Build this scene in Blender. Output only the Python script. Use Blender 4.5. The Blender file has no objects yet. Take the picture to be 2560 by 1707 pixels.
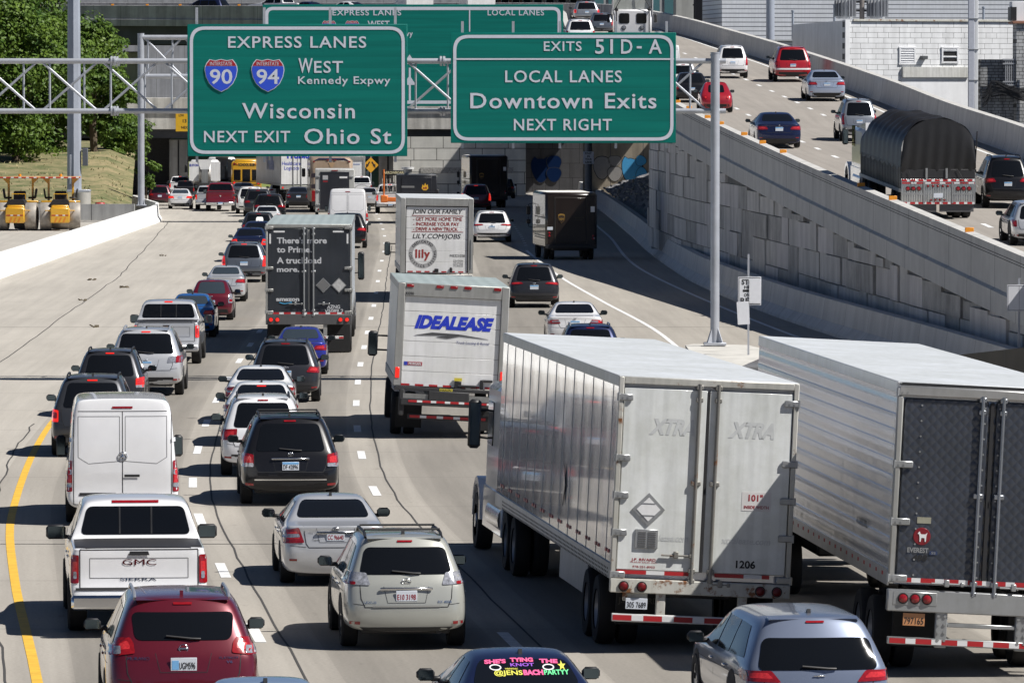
import bpy, bmesh, math, random
import numpy as np
from mathutils import Vector, Matrix
from mathutils.bvhtree import BVHTree

random.seed(7)
rng = np.random.default_rng(7)
sc = bpy.context.scene
R = math.radians

# ------------------------------------------------------------------ camera
F = 15500.0          # focal length in pixels of a 2560-pixel-wide picture
CAM_H = 7.9          # the photographer stands on an overpass
PITCH = math.atan(610.5 / F)
cam_data = bpy.data.cameras.new("camera")
cam = bpy.data.objects.new("camera", cam_data)
sc.collection.objects.link(cam)
sc.camera = cam
cam.location = (0, 0, CAM_H)
cam.rotation_euler = (math.pi / 2 - PITCH, 0, 0)
cam_data.sensor_width = 36
cam_data.lens = F / 2560 * 36
cam_data.clip_start = 1
cam_data.clip_end = 6000

# ------------------------------------------------------------------ light
SUN = Vector((1.0, -0.38, 1.28)).normalized()      # direction to the sun
world = bpy.data.worlds.new("World")
sc.world = world
world.use_nodes = True
wn = world.node_tree
wn.nodes.clear()
sky = wn.nodes.new("ShaderNodeTexSky")
sky.sky_type = 'NISHITA'
sky.sun_disc = False
sky.air_density = 0.5
sky.dust_density = 0.1
sky.ozone_density = 3.0
sky.altitude = 200
sky.sun_elevation = math.asin(SUN.z)
sky.sun_rotation = math.atan2(SUN.x, SUN.y)
bg = wn.nodes.new("ShaderNodeBackground")
bg.inputs[1].default_value = 0.05
wo = wn.nodes.new("ShaderNodeOutputWorld")
wn.links.new(sky.outputs[0], bg.inputs[0])
wn.links.new(bg.outputs[0], wo.inputs[0])
sun_data = bpy.data.lights.new("sun", 'SUN')
sun_data.energy = 5.0
sun_data.angle = R(0.5)
sun_data.color = (1.0, 0.965, 0.915)
sun = bpy.data.objects.new("sun", sun_data)
sc.collection.objects.link(sun)
sun.rotation_euler = SUN.to_track_quat('Z', 'Y').to_euler()
sc.view_settings.view_transform = 'Standard'
sc.view_settings.look = 'None'
sc.view_settings.exposure = 0.42
sc.view_settings.gamma = 1.0
sc.view_settings.use_curve_mapping = False
sc.cycles.max_bounces = 6
sc.cycles.glossy_bounces = 3
sc.cycles.transparent_max_bounces = 4

# ------------------------------------------------------------------ pixel -> world
FW = Vector((0, math.cos(PITCH), -math.sin(PITCH)))
UP = Vector((0, math.sin(PITCH), math.cos(PITCH)))
def ray(px, py):
    return FW + Vector((1, 0, 0)) * ((px - 1280) / F) + UP * ((853.5 - py) / F)
def P(px, py, z=0.0):
    d = ray(px, py)
    t = (z - CAM_H) / d.z
    return Vector((d.x * t, d.y * t, z))
def PD(px, py, dist):
    d = ray(px, py)
    t = dist / d.y
    return Vector((d.x * t, dist, CAM_H + d.z * t))
def hermite(tab):
    xs = [a for a, b in tab]; ys = [b for a, b in tab]
    n = len(xs)
    m = []
    for i in range(n):
        if i == 0: m.append((ys[1]-ys[0])/(xs[1]-xs[0]))
        elif i == n-1: m.append((ys[-1]-ys[-2])/(xs[-1]-xs[-2]))
        else: m.append((ys[i+1]-ys[i-1])/(xs[i+1]-xs[i-1]))
    def f(x):
        if x <= xs[0]: return ys[0] + m[0]*(x-xs[0])
        if x >= xs[-1]: return ys[-1] + m[-1]*(x-xs[-1])
        i = 0
        while x > xs[i+1]: i += 1
        h = xs[i+1]-xs[i]; t = (x-xs[i])/h
        return ((2*t**3-3*t**2+1)*ys[i] + (t**3-2*t**2+t)*h*m[i] + (-2*t**3+3*t**2)*ys[i+1] + (t**3-t**2)*h*m[i+1])
    return f

# ------------------------------------------------------------------ materials
MATS = {}
def mat(name, col, rough=0.5, metal=0.0, coat=0.0, vary=0.0, scale=6.0, bump=0.0, bscale=40.0, emit=None, estr=0.0, spec=0.5):
    if name in MATS: return MATS[name]
    m = bpy.data.materials.new(name)
    m.use_nodes = True
    nt = m.node_tree
    b = nt.nodes["Principled BSDF"]
    b.inputs["Base Color"].default_value = (*col, 1)
    b.inputs["Roughness"].default_value = rough
    b.inputs["Metallic"].default_value = metal
    b.inputs["Coat Weight"].default_value = coat
    b.inputs["Coat Roughness"].default_value = 0.05
    b.inputs["Specular IOR Level"].default_value = spec
    tc = nt.nodes.new("ShaderNodeTexCoord")
    if vary > 0:
        n = nt.nodes.new("ShaderNodeTexNoise")
        n.inputs["Scale"].default_value = scale
        n.inputs["Detail"].default_value = 6
        n.inputs["Roughness"].default_value = 0.65
        nt.links.new(tc.outputs["Object"], n.inputs["Vector"])
        r = nt.nodes.new("ShaderNodeValToRGB")
        r.color_ramp.elements[0].position = 0.3
        r.color_ramp.elements[1].position = 0.7
        r.color_ramp.elements[0].color = (*[c*(1-vary) for c in col], 1)
        r.color_ramp.elements[1].color = (*[min(1, c*(1+vary*0.6)) for c in col], 1)
        nt.links.new(n.outputs["Fac"], r.inputs["Fac"])
        nt.links.new(r.outputs["Color"], b.inputs["Base Color"])
    if bump > 0:
        n2 = nt.nodes.new("ShaderNodeTexNoise")
        n2.inputs["Scale"].default_value = bscale
        n2.inputs["Detail"].default_value = 4
        nt.links.new(tc.outputs["Object"], n2.inputs["Vector"])
        bp = nt.nodes.new("ShaderNodeBump")
        bp.inputs["Strength"].default_value = bump
        bp.inputs["Distance"].default_value = 0.02
        nt.links.new(n2.outputs["Fac"], bp.inputs["Height"])
        nt.links.new(bp.outputs["Normal"], b.inputs["Normal"])
    if emit:
        b.inputs["Emission Color"].default_value = (*emit, 1)
        b.inputs["Emission Strength"].default_value = estr
    MATS[name] = m
    return m
def paint(name, col, metal=0.0, rough=0.35):
    dk = max(col) < .08
    return mat("paint_" + name, col, rough, metal, .55 if dk else 1.0, 0.04, 3.0, spec=.22 if dk else .5)

GLASS = mat("tinted_glass", (0.006, 0.007, 0.009), 0.06, 0, 0.0, spec=0.30)
TYRE = mat("tyre_rubber", (0.016, 0.016, 0.017), 0.85, vary=0.2)
RIM = mat("alloy_rim", (0.42, 0.43, 0.45), 0.3, 0.85, vary=0.1)
BLACK = mat("black_plastic", (0.017, 0.017, 0.019), 0.5, vary=0.15)
GAP = mat("panel_gap", (0.02, 0.02, 0.022), 0.8)
CHROME = mat("chrome", (0.75, 0.76, 0.78), 0.12, 1.0)
LENS = mat("red_lens", (0.27, 0.008, 0.012), 0.15, 0, 0.7, vary=0.3, scale=20)
LENSLIT = mat("lit_red_lens", (0.45, 0.012, 0.01), 0.2, 0, 0.5, emit=(1.0, 0.03, 0.015), estr=0.55)
CLEAR = mat("clear_lens", (0.40, 0.41, 0.45), 0.1, 0.35, 0.7, vary=0.6, scale=22)
AMBER = mat("amber_reflector", (0.75, 0.28, 0.02), 0.4)
WHITE = mat("white_mark", (0.78, 0.78, 0.78), 0.5)
REDTAPE = mat("red_tape", (0.42, 0.02, 0.025), 0.4)
WHITETAPE = mat("white_tape", (0.72, 0.72, 0.72), 0.4)
INK = mat("black_ink", (0.014, 0.014, 0.016), 0.6)
REDINK = mat("red_ink", (0.32, 0.02, 0.03), 0.6)
BLUEINK = mat("blue_ink", (0.025, 0.05, 0.42), 0.5)
PLATE = mat("plate_white", (0.62, 0.66, 0.72), 0.45)
PLATEBLUE = mat("plate_blue", (0.18, 0.42, 0.72), 0.45)
STEEL = mat("galvanised_steel", (0.46, 0.48, 0.52), 0.42, 0.35, vary=0.16, scale=1.5, bump=0.06)
DARKSTEEL = mat("dark_chassis", (0.03, 0.03, 0.032), 0.7, vary=0.25)
ALU = mat("aluminium_trim", (0.55, 0.56, 0.58), 0.35, 0.7, vary=0.1)

# ------------------------------------------------------------------ objects
def link(o): sc.collection.objects.link(o)
def tag(o, label=None, cat=None, group=None, kind=None):
    if label: o["label"] = label
    if cat: o["category"] = cat
    if group: o["group"] = group
    if kind: o["kind"] = kind
    return o
def thing(name, label, cat, loc=(0, 0, 0), rot=(0, 0, 0), group=None):
    o = bpy.data.objects.new(name, None)
    o.empty_display_size = 0.3
    link(o)
    o.location = loc
    o.rotation_euler = rot
    return tag(o, label, cat, group)
def mesh_obj(name, me, m, parent=None):
    o = bpy.data.objects.new(name, me)
    link(o)
    if m: me.materials.append(m)
    if parent: o.parent = parent
    return o
def finish(me, smooth=True, ang=38):
    if smooth:
        me.polygons.foreach_set("use_smooth", [True]*len(me.polygons))
        me.set_sharp_from_angle(angle=R(ang))
    me.update()
class MB:
    def __init__(s): s.v = []; s.f = []
    def add(s, vs, fs, M=None):
        o = len(s.v)
        s.v += [tuple(M @ Vector(p)) if M else tuple(p) for p in vs]
        s.f += [tuple(i+o for i in f) for f in fs]
        return s
    def box(s, c, d, bev=0.0, M=None, rot=None):
        hx, hy, hz = d[0]/2, d[1]/2, d[2]/2
        T = Matrix.Translation(c)
        if rot: T = T @ rot.to_4x4()
        if M: T = M @ T
        if bev <= 0:
            v = [(x*hx, y*hy, z*hz) for z in (-1, 1) for y in (-1, 1) for x in (-1, 1)]
            f = [(0,2,3,1),(4,5,7,6),(0,1,5,4),(2,6,7,3),(0,4,6,2),(1,3,7,5)]
            return s.add(v, f, T)
        b = min(bev, hx*.95, hy*.95, hz*.95)
        v = []; ix = {}
        for sx in (-1, 1):
            for sy in (-1, 1):
                for sz in (-1, 1):
                    ix[sx, sy, sz] = len(v)
                    v += [(sx*hx, sy*(hy-b), sz*(hz-b)), (sx*(hx-b), sy*hy, sz*(hz-b)), (sx*(hx-b), sy*(hy-b), sz*hz)]
        f = []
        q = [(-1,-1),(1,-1),(1,1),(-1,1)]
        for g in (-1, 1):
            for ax in range(3):
                loop = []
                for a, c2 in q:
                    k = [0,0,0]; k[ax] = g; k[(ax+1)%3] = a; k[(ax+2)%3] = c2
                    loop.append(ix[tuple(k)] + ax)
                f.append(tuple(loop if g > 0 else loop[::-1]))
        for ax in range(3):
            b1, b2 = (ax+1)%3, (ax+2)%3
            for u in (-1, 1):
                for w in (-1, 1):
                    k0 = [0,0,0]; k0[ax] = -1; k0[b1] = u; k0[b2] = w
                    k1 = list(k0); k1[ax] = 1
                    a, c2 = ix[tuple(k0)], ix[tuple(k1)]
                    L = (a+b1, c2+b1, c2+b2, a+b2)
                    f.append(L if u*w > 0 else L[::-1])
        for k, a in ix.items():
            L = (a, a+1, a+2)
            f.append(L if k[0]*k[1]*k[2] > 0 else L[::-1])
        return s.add(v, f, T)
    def cyl(s, p0, p1, r0, r1=None, n=12, cap=True, M=None, twist=0.0):
        r1 = r0 if r1 is None else r1
        p0 = Vector(p0); p1 = Vector(p1)
        d = p1-p0
        if d.length < 1e-9: return s
        q = d.to_track_quat('Z', 'Y').to_matrix()
        v = []
        for p, r in ((p0, r0), (p1, r1)):
            for i in range(n):
                a = 2*math.pi*i/n + twist
                v.append(p + q @ Vector((math.cos(a)*r, math.sin(a)*r, 0)))
        f = [(i, (i+1)%n, n+(i+1)%n, n+i) for i in range(n)]
        if cap: f += [tuple(range(n-1, -1, -1)), tuple(range(n, 2*n))]
        return s.add(v, f, M)
    def tube(s, pts, r, n=8, M=None):
        pts = [Vector(p) for p in pts]
        v = []; f = []
        for k, p in enumerate(pts):
            t = (pts[min(k+1, len(pts)-1)] - pts[max(k-1, 0)]).normalized()
            q = t.to_track_quat('Z', 'Y').to_matrix()
            for i in range(n):
                a = 2*math.pi*i/n
                v.append(p + q @ Vector((math.cos(a)*r, math.sin(a)*r, 0)))
        for k in range(len(pts)-1):
            for i in range(n):
                f.append((k*n+i, k*n+(i+1)%n, (k+1)*n+(i+1)%n, (k+1)*n+i))
        f += [tuple(range(n-1, -1, -1)), tuple(range((len(pts)-1)*n, len(pts)*n))]
        return s.add(v, f, M)
    def lathe(s, prof, c, axis='x', n=20, M=None):
        v = []; f = []
        for (r, h) in prof:
            for i in range(n):
                a = 2*math.pi*i/n
                u, w = math.cos(a)*r, math.sin(a)*r
                if axis == 'x': q = (h, u, w)
                elif axis == 'y': q = (u, h, w)
                else: q = (u, w, h)
                v.append((q[0]+c[0], q[1]+c[1], q[2]+c[2]))
        for k in range(len(prof)-1):
            for i in range(n):
                f.append((k*n+i, k*n+(i+1)%n, (k+1)*n+(i+1)%n, (k+1)*n+i))
        return s.add(v, f, M)
    def prism(s, poly, a0, a1, axis='y', M=None):
        # poly in the two other axes: 'y' -> (x,z), 'x' -> (y,z), 'z' -> (x,y)
        def q(p, a):
            return (p[0], a, p[1]) if axis == 'y' else (a, p[0], p[1]) if axis == 'x' else (p[0], p[1], a)
        n = len(poly)
        v = [q(p, a0) for p in poly] + [q(p, a1) for p in poly]
        f = [tuple(range(n)), tuple(range(2*n-1, n-1, -1))] + [(i, n+i, n+(i+1)%n, (i+1)%n) for i in range(n)]
        return s.add(v, f, M)
    def build(s, name, m, parent=None, smooth=True, ang=38, recalc=True):
        me = bpy.data.meshes.new(name)
        me.from_pydata(s.v, [], s.f)
        if recalc:
            bm = bmesh.new(); bm.from_mesh(me)
            bmesh.ops.recalc_face_normals(bm, faces=bm.faces)
            bm.to_mesh(me); bm.free()
        finish(me, smooth, ang)
        return mesh_obj(name, me, m, parent)
def roundpoly(pts, r, k=4):
    out = []
    n = len(pts)
    for i in range(n):
        p = Vector(pts[i]); a = Vector(pts[i-1]); b = Vector(pts[(i+1)%n])
        da = (a-p); db = (b-p)
        rr = min(r, da.length*.45, db.length*.45)
        p0 = p + da.normalized()*rr; p1 = p + db.normalized()*rr
        for j in range(k+1):
            t = j/k
            out.append(tuple((1-t)**2*p0 + 2*t*(1-t)*p + t*t*p1))
    return out

# ------------------------------------------------------------------ lettering
TEXTCACHE = {}
def glyphs(s, bold=0.0, shear=0.0, spacing=1.0):
    key = (s, bold, shear, spacing)
    if key in TEXTCACHE: return TEXTCACHE[key]
    cu = bpy.data.curves.new("t", 'FONT')
    cu.body = s
    cu.offset = bold
    cu.shear = shear
    cu.space_character = spacing
    cu.resolution_u = 3
    cu.fill_mode = 'FRONT'
    o = bpy.data.objects.new("t", cu)
    link(o)
    dg = bpy.context.evaluated_depsgraph_get()
    me = bpy.data.meshes.new_from_object(o.evaluated_get(dg))
    v = [tuple(x.co) for x in me.vertices]
    f = [tuple(p.vertices) for p in me.polygons]
    bpy.data.objects.remove(o); bpy.data.curves.remove(cu); bpy.data.meshes.remove(me)
    TEXTCACHE[key] = (v, f)
    return v, f
CAPH = 0.69   # cap height of the built-in font at size 1 (measured below)
def text_mb(mb, s, x0, x1, z0, h, y=0.0, bold=0.02, shear=0.0, spacing=1.0, M=None, capref=None):
    """upright lettering facing -Y: left x0, right x1 (None: natural width), baseline z0, cap height h"""
    if bold > 0 and 'M' in s:      # thickening breaks this font's M: lay three thin copies side by side instead
        k_ = h/CAPH*bold*.8
        for q, dx in enumerate((-k_, 0, k_)): text_mb(mb, s, x0+dx, None if x1 is None else x1+dx, z0, h, y-.0006*q, 0, shear, spacing, M)
        return mb
    v, f = glyphs(s, bold, shear, spacing)
    if not v: return mb
    xs = [p[0] for p in v]
    k = h / CAPH
    lo, hi = min(xs), max(xs)
    kx = k if x1 is None else (x1-x0)/(hi-lo)
    return mb.add([(x0+(p[0]-lo)*kx, y, z0+p[1]*k) for p in v], f, M)
def text(parent, s, x0, x1, z0, h, m, y=-0.004, bold=0.02, shear=0.0, spacing=1.0, name="lettering", M=None):
    mb = MB()
    text_mb(mb, s, x0, x1, z0, h, y, bold, shear, spacing, M)
    return mb.build(name, m, parent, smooth=False, recalc=False)
v_, f_ = glyphs("H")
CAPH = max(p[1] for p in v_)
# ================================================================== THE SETTING
XB = hermite([(60, 2.9), (72, 1.6), (90, -0.02), (103, -1.15), (124, -2.74), (148, -3.7), (173, -4.3), (196, -4.68),
              (235, -5.24), (282, -6.03), (335, -6.86), (388, -8.2), (450, -10.2), (520, -13), (620, -18), (760, -26)])
def XBs(d): return XB(d)
def heading(d, f=None):
    f = f or XB
    return -math.atan((f(d+4)-f(d-4))/8)        # rotation about Z: positive turns left
def concrete(name, c, dark=0.72, joints=None, jw=0.012, streak=0.25, axis='Y', rough=0.85, brick=None, sc_=1.2):
    m = bpy.data.materials.new(name); m.use_nodes = True
    nt = m.node_tree; b = nt.nodes["Principled BSDF"]
    b.inputs["Roughness"].default_value = rough
    L = nt.links
    tc = nt.nodes.new("ShaderNodeTexCoord")
    n = nt.nodes.new("ShaderNodeTexNoise"); n.inputs["Scale"].default_value = sc_; n.inputs["Detail"].default_value = 8; n.inputs["Roughness"].default_value = .7
    L.new(tc.outputs["Object"], n.inputs["Vector"])
    mp = nt.nodes.new("ShaderNodeMapping"); mp.inputs["Scale"].default_value = (1.1, .55, 0.10)
    L.new(tc.outputs["Object"], mp.inputs["Vector"])
    st = nt.nodes.new("ShaderNodeTexNoise"); st.inputs["Scale"].default_value = 1.6; st.inputs["Detail"].default_value = 5
    L.new(mp.outputs[0], st.inputs["Vector"])
    r = nt.nodes.new("ShaderNodeValToRGB")
    r.color_ramp.elements[0].position = .32; r.color_ramp.elements[1].position = .68
    r.color_ramp.elements[0].color = (*[x*dark for x in c], 1); r.color_ramp.elements[1].color = (*c, 1)
    L.new(n.outputs["Fac"], r.inputs["Fac"])
    r2 = nt.nodes.new("ShaderNodeValToRGB")
    r2.color_ramp.elements[0].position = .35; r2.color_ramp.elements[1].position = .6
    v = 1-streak
    r2.color_ramp.elements[0].color = (v, v, v, 1); r2.color_ramp.elements[1].color = (1, 1, 1, 1)
    L.new(st.outputs["Fac"], r2.inputs["Fac"])
    mx = nt.nodes.new("ShaderNodeMix"); mx.data_type = 'RGBA'; mx.blend_type = 'MULTIPLY'; mx.inputs["Factor"].default_value = 1
    L.new(r.outputs[0], mx.inputs["A"]); L.new(r2.outputs[0], mx.inputs["B"])
    out = mx.outputs["Result"]
    sp = nt.nodes.new("ShaderNodeSeparateXYZ"); L.new(tc.outputs["Object"], sp.inputs[0])
    if brick:
        bw, rh, c1, c2, mort = brick
        cb = nt.nodes.new("ShaderNodeCombineXYZ")
        L.new(sp.outputs[axis], cb.inputs["X"]); L.new(sp.outputs["Z"], cb.inputs["Y"])
        bt = nt.nodes.new("ShaderNodeTexBrick")
        bt.inputs["Scale"].default_value = 1; bt.inputs["Brick Width"].default_value = bw; bt.inputs["Row Height"].default_value = rh
        bt.inputs["Mortar Size"].default_value = mort; bt.inputs["Mortar Smooth"].default_value = .1
        bt.inputs["Color1"].default_value = (c1, c1, c1, 1); bt.inputs["Color2"].default_value = (c2, c2, c2, 1)
        bt.inputs["Mortar"].default_value = (.16, .16, .16, 1); bt.offset = .5; bt.squash = 0.7; bt.squash_frequency = 3
        L.new(cb.outputs[0], bt.inputs["Vector"])
        m2 = nt.nodes.new("ShaderNodeMix"); m2.data_type = 'RGBA'; m2.blend_type = 'MULTIPLY'; m2.inputs["Factor"].default_value = 1
        L.new(out, m2.inputs["A"]); L.new(bt.outputs["Color"], m2.inputs["B"]); out = m2.outputs["Result"]
        bp = nt.nodes.new("ShaderNodeBump"); bp.inputs["Distance"].default_value = .03; bp.inputs["Strength"].default_value = .6
        L.new(bt.outputs["Color"], bp.inputs["Height"]); L.new(bp.outputs[0], b.inputs["Normal"])
    if joints:
        d = nt.nodes.new("ShaderNodeMath"); d.operation = 'DIVIDE'; d.inputs[1].default_value = joints
        L.new(sp.outputs[axis], d.inputs[0])
        fr = nt.nodes.new("ShaderNodeMath"); fr.operation = 'FRACT'; L.new(d.outputs[0], fr.inputs[0])
        gt = nt.nodes.new("ShaderNodeMath"); gt.operation = 'LESS_THAN'; gt.inputs[1].default_value = jw
        L.new(fr.outputs[0], gt.inputs[0])
        m3 = nt.nodes.new("ShaderNodeMix"); m3.data_type = 'RGBA'
        m3.inputs["B"].default_value = (.09, .09, .09, 1)
        L.new(gt.outputs[0], m3.inputs["Factor"]); L.new(out, m3.inputs["A"]); out = m3.outputs["Result"]
    L.new(out, b.inputs["Base Color"])
    return m
def roadmat(name, base, lanes=True):
    m = bpy.data.materials.new(name); m.use_nodes = True
    nt = m.node_tree; b = nt.nodes["Principled BSDF"]; L = nt.links
    b.inputs["Roughness"].default_value = .9
    b.inputs["Specular IOR Level"].default_value = .25
    uv = nt.nodes.new("ShaderNodeUVMap"); uv.uv_map = "lane"
    sp = nt.nodes.new("ShaderNodeSeparateXYZ"); L.new(uv.outputs[0], sp.inputs[0])
    def math_(op, a, bb=None, c=None):
        n = nt.nodes.new("ShaderNodeMath"); n.operation = op
        for i, x in enumerate((a, bb, c)):
            if x is None: continue
            if isinstance(x, (int, float)): n.inputs[i].default_value = x
            else: L.new(x, n.inputs[i])
        return n.outputs[0]
    def noise(sx, sy, scale, detail=6, rough=.65):
        mp = nt.nodes.new("ShaderNodeMapping"); mp.inputs["Scale"].default_value = (sx, sy, 1)
        L.new(uv.outputs[0], mp.inputs[0])
        n = nt.nodes.new("ShaderNodeTexNoise"); n.inputs["Scale"].default_value = scale; n.inputs["Detail"].default_value = detail
        n.inputs["Roughness"].default_value = rough
        L.new(mp.outputs[0], n.inputs["Vector"]); return n.outputs["Fac"]
    def ramp(fac, els):
        r = nt.nodes.new("ShaderNodeValToRGB")
        while len(r.color_ramp.elements) < len(els): r.color_ramp.elements.new(.5)
        for e, (p, v) in zip(r.color_ramp.elements, els):
            e.position = p; e.color = (v, v, v, 1) if isinstance(v, (int, float)) else (*v, 1)
        L.new(fac, r.inputs[0]); return r.outputs[0]
    def mul(a, bb, blend='MULTIPLY', fac=1.0):
        mx = nt.nodes.new("ShaderNodeMix"); mx.data_type = 'RGBA'; mx.blend_type = blend
        if isinstance(fac, (int, float)): mx.inputs["Factor"].default_value = fac
        else: L.new(fac, mx.inputs["Factor"])
        for k, x in (("A", a), ("B", bb)):
            if isinstance(x, tuple): mx.inputs[k].default_value = (*x, 1)
            else: L.new(x, mx.inputs[k])
        return mx.outputs["Result"]
    col = ramp(noise(.25, .05, 1.3), [(.3, tuple(c*.86 for c in base)), (.7, base)])
    col = mul(col, ramp(noise(1.6, .035, 1.5, 5), [(.3, .84), (.65, 1.0)]))         # streaks along the traffic
    col = mul(col, ramp(noise(6, 6, 3.0, 3), [(.3, .80), (.7, 1.0)]))               # grain of the tined surface
    # long slanted drag marks
    if lanes:
        fr = math_('FRACT', math_('DIVIDE', math_('ADD', sp.outputs[0], 365.0), 3.65))
        lane = ramp(fr, [(0, 1.0), (.21, 1.0), (.245, .84), (.42, .74), (.58, .80), (.74, .73), (.90, .85), (.935, 1.0)])
        inl = math_('MULTIPLY', math_('GREATER_THAN', sp.outputs[0], -7.0), math_('LESS_THAN', sp.outputs[0], 7.3))
        col = mul(col, lane, fac=inl)
        # tining: fine grooves across the lane, only in the worn bands
        g = math_('SINE', math_('MULTIPLY', math_('ADD', sp.outputs[1], math_('MULTIPLY', sp.outputs[0], .35)), 42.0))
        band = math_('MULTIPLY', inl, math_('MULTIPLY', math_('GREATER_THAN', fr, .235), math_('LESS_THAN', fr, .93)))
        gl = ramp(g, [(0, .82), (1, 1.0)])
        col = mul(col, gl, fac=math_('MULTIPLY', band, .8))
        col = mul(col, ramp(noise(2.2, .9, 1.1, 7, .75), [(.60, 1.0), (.70, .76)]), fac=inl)      # oil drips and patches
        col = mul(col, ramp(noise(.5, .012, 1.7, 3), [(.52, 1.0), (.62, .88)]), fac=inl)
    if lanes:
        sh = math_('LESS_THAN', sp.outputs[0], -7.6)
        col = mul(col, (1.17, 1.18, 1.19), fac=sh)
    jt = math_('LESS_THAN', math_('FRACT', math_('DIVIDE', sp.outputs[1], 9.2)), .006)
    col = mul(col, (.12, .11, .10), blend='MIX', fac=math_('MULTIPLY', jt, .7))
    L.new(col, b.inputs["Base Color"])
    return m
def strip(name, pts_l, pts_r, m, uvf=None, kind='structure', parent=None):
    """a sheet between two polylines"""
    n = len(pts_l)
    me = bpy.data.meshes.new(name)
    me.from_pydata([tuple(p) for p in pts_l]+[tuple(p) for p in pts_r], [], [(i, n+i, n+i+1, i+1) for i in range(n-1)])
    o = mesh_obj(name, me, m, parent)
    if kind: o["kind"] = kind
    return o
ROADC = (0.425, 0.393, 0.345)
M_ROAD = roadmat("road_concrete", ROADC)
M_RAMP = roadmat("ramp_concrete", (0.36, 0.33, 0.295), lanes=False)
# ---- ground and carriageway
me = bpy.data.meshes.new("ground")
me.from_pydata([(-1500, -200, -.06), (1500, -200, -.06), (1500, 3000, -.06), (-1500, 3000, -.06)], [], [(0, 1, 2, 3)])
mesh_obj("ground", me, mat("bare_ground", (.11, .11, .105), .95, vary=.4, scale=.05))["kind"] = "structure"
us = [-32, -28, -24, -20, -16, -12, -8, -4, 0, 4, 8, 12, 16, 20]
ds = list(np.arange(40, 700, 3.0))
vs, fs, uvs = [], [], []
for d in ds:
    for u in us:
        vs.append((XB(d)+u, d, 0)); uvs.append((u, d))
nu = len(us)
for i in range(len(ds)-1):
    for j in range(nu-1):
        fs.append((i*nu+j, i*nu+j+1, (i+1)*nu+j+1, (i+1)*nu+j))
me = bpy.data.meshes.new("road"); me.from_pydata(vs, [], fs)
lay = me.uv_layers.new(name="lane")
idx = np.zeros(len(me.loops), dtype=np.int32); me.loops.foreach_get("vertex_index", idx)
lay.data.foreach_set("uv", np.array(uvs, dtype=np.float32)[idx].ravel())
mesh_obj("road", me, M_ROAD)["kind"] = "structure"
# ---- the overpass the camera stands on and unseen city blocks added to darken reflections
mb = MB(); mb.box((0, -6, 5.75), (90, 11.5, 1.0)); mb.box((0, -.4, 6.6), (90, .3, 1.0)); mb.box((0, -11.6, 6.6), (90, .3, 1.0))
for x in (-24, 9.5, 30): mb.box((x, -6, 2.6), (1.2, 9, 5.3))
mb.build("overpass", concrete("overpass_concrete", (.30, .30, .30)), smooth=False)["kind"] = "structure"
mb = MB(); rb = random.Random(2)
for k in range(26): mb.box((-190+k*15.5, -150-rb.uniform(0, 60), 20), (rb.uniform(11, 15), 25, rb.uniform(30, 75)))
tag(mb.build("reflection_blocks", mat("reflection_block_dark", (.10, .10, .11), .6, vary=.3, scale=.1), smooth=False), kind="stuff", label="far city blocks behind the viewer", cat="city")
# ---- paint on the road
M_LINE = mat("road_paint_white", (.74, .74, .73), .7, vary=.3, scale=5)
M_YEL = mat("road_paint_yellow", (.70, .42, .045), .7, vary=.22, scale=3)
M_CRACK = mat("joint_sealant", (.05, .048, .045), .9)
def ribbon(mb, f, d0, d1, w, z=.006, step=3.0, wob=0.0):
    d = d0; rows = []
    while True:
        x = f(d) + (random.uniform(-wob, wob) if wob else 0)
        rows.append([(x-w/2, d, z), (x+w/2, d, z)])
        if d >= d1: break
        d = min(d1, d+step)
    o = len(mb.v)
    for r_ in rows: mb.v += r_
    for i in range(len(rows)-1):
        a = o+2*i
        mb.f.append((a, a+1, a+3, a+2))
def pl_(tab, x):
    for (a, b1), (c, d1) in zip(tab, tab[1:]):
        if x <= c: return b1+(d1-b1)*(x-a)/(c-a)
    return tab[-1][1]
def ygd(y): return CAM_H*F/(y-243)
mb = MB()
BY = [1700, 1605, 1462, 1335, 1228, 1138, 1072, 1008, 955, 911, 868, 831, 796, 764, 732, 703, 677, 652, 629, 608, 590, 573, 559, 547, 535]
AY = [1584, 1427, 1299, 1207, 1125, 1058, 1000, 948, 902, 862, 828, 795, 766, 738, 712, 690]
for y in BY: ribbon(mb, XB, ygd(y)-1.5, ygd(y)+1.5, .17)
for y in AY: ribbon(mb, lambda d: XB(d)-3.65, ygd(y)-1.6, ygd(y)+1.6, .17)
for y in BY[1:]: ribbon(mb, lambda d: XB(d)+3.65, ygd(y)-1.5, ygd(y)+1.5, .15)
for k in range(16): ribbon(mb, lambda d: XB(d)+7.5+max(0, (d-330)*.012), 330+k*5.2, 331.2+k*5.2, .16)
mb.build("lane_dashes", M_LINE, smooth=False)["kind"] = "structure"
XE = hermite([(150, 13.0), (170, 11.6), (196, 9.9), (221, 8.5), (255, 6.95), (284, 5.95), (307, 5.62), (347, 5.55), (377, 5.25), (430, 4.8), (495, 3.6)])
XG = hermite([(160, 5.9), (175, 5.6), (190, 5.35), (212, 4.8), (240, 3.5), (272, 2.15), (310, 1.0), (330, .5)])
mb = MB(); ribbon(mb, XE, 160, 495, .16); ribbon(mb, XG, 182, 320, .15)
mb.build("edge_lines", M_LINE, smooth=False)["kind"] = "structure"
XY = hermite([(60, -4.3), (72, -5.35), (85.5, -6.6), (101.7, -8.18), (117.6, -9.5), (148, -11.1), (173, -11.65), (235, -12.6), (282, -13.4), (400, -16)])
mb = MB(); ribbon(mb, XY, 60, 420, .15); mb.build("yellow_edge_line", M_YEL, smooth=False)["kind"] = "structure"
mb = MB()
for u in (-3.65, 0): ribbon(mb, lambda d: XB(d)+u+.36, 60, 330, .035, z=.005, step=2.2, wob=.02)
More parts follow.
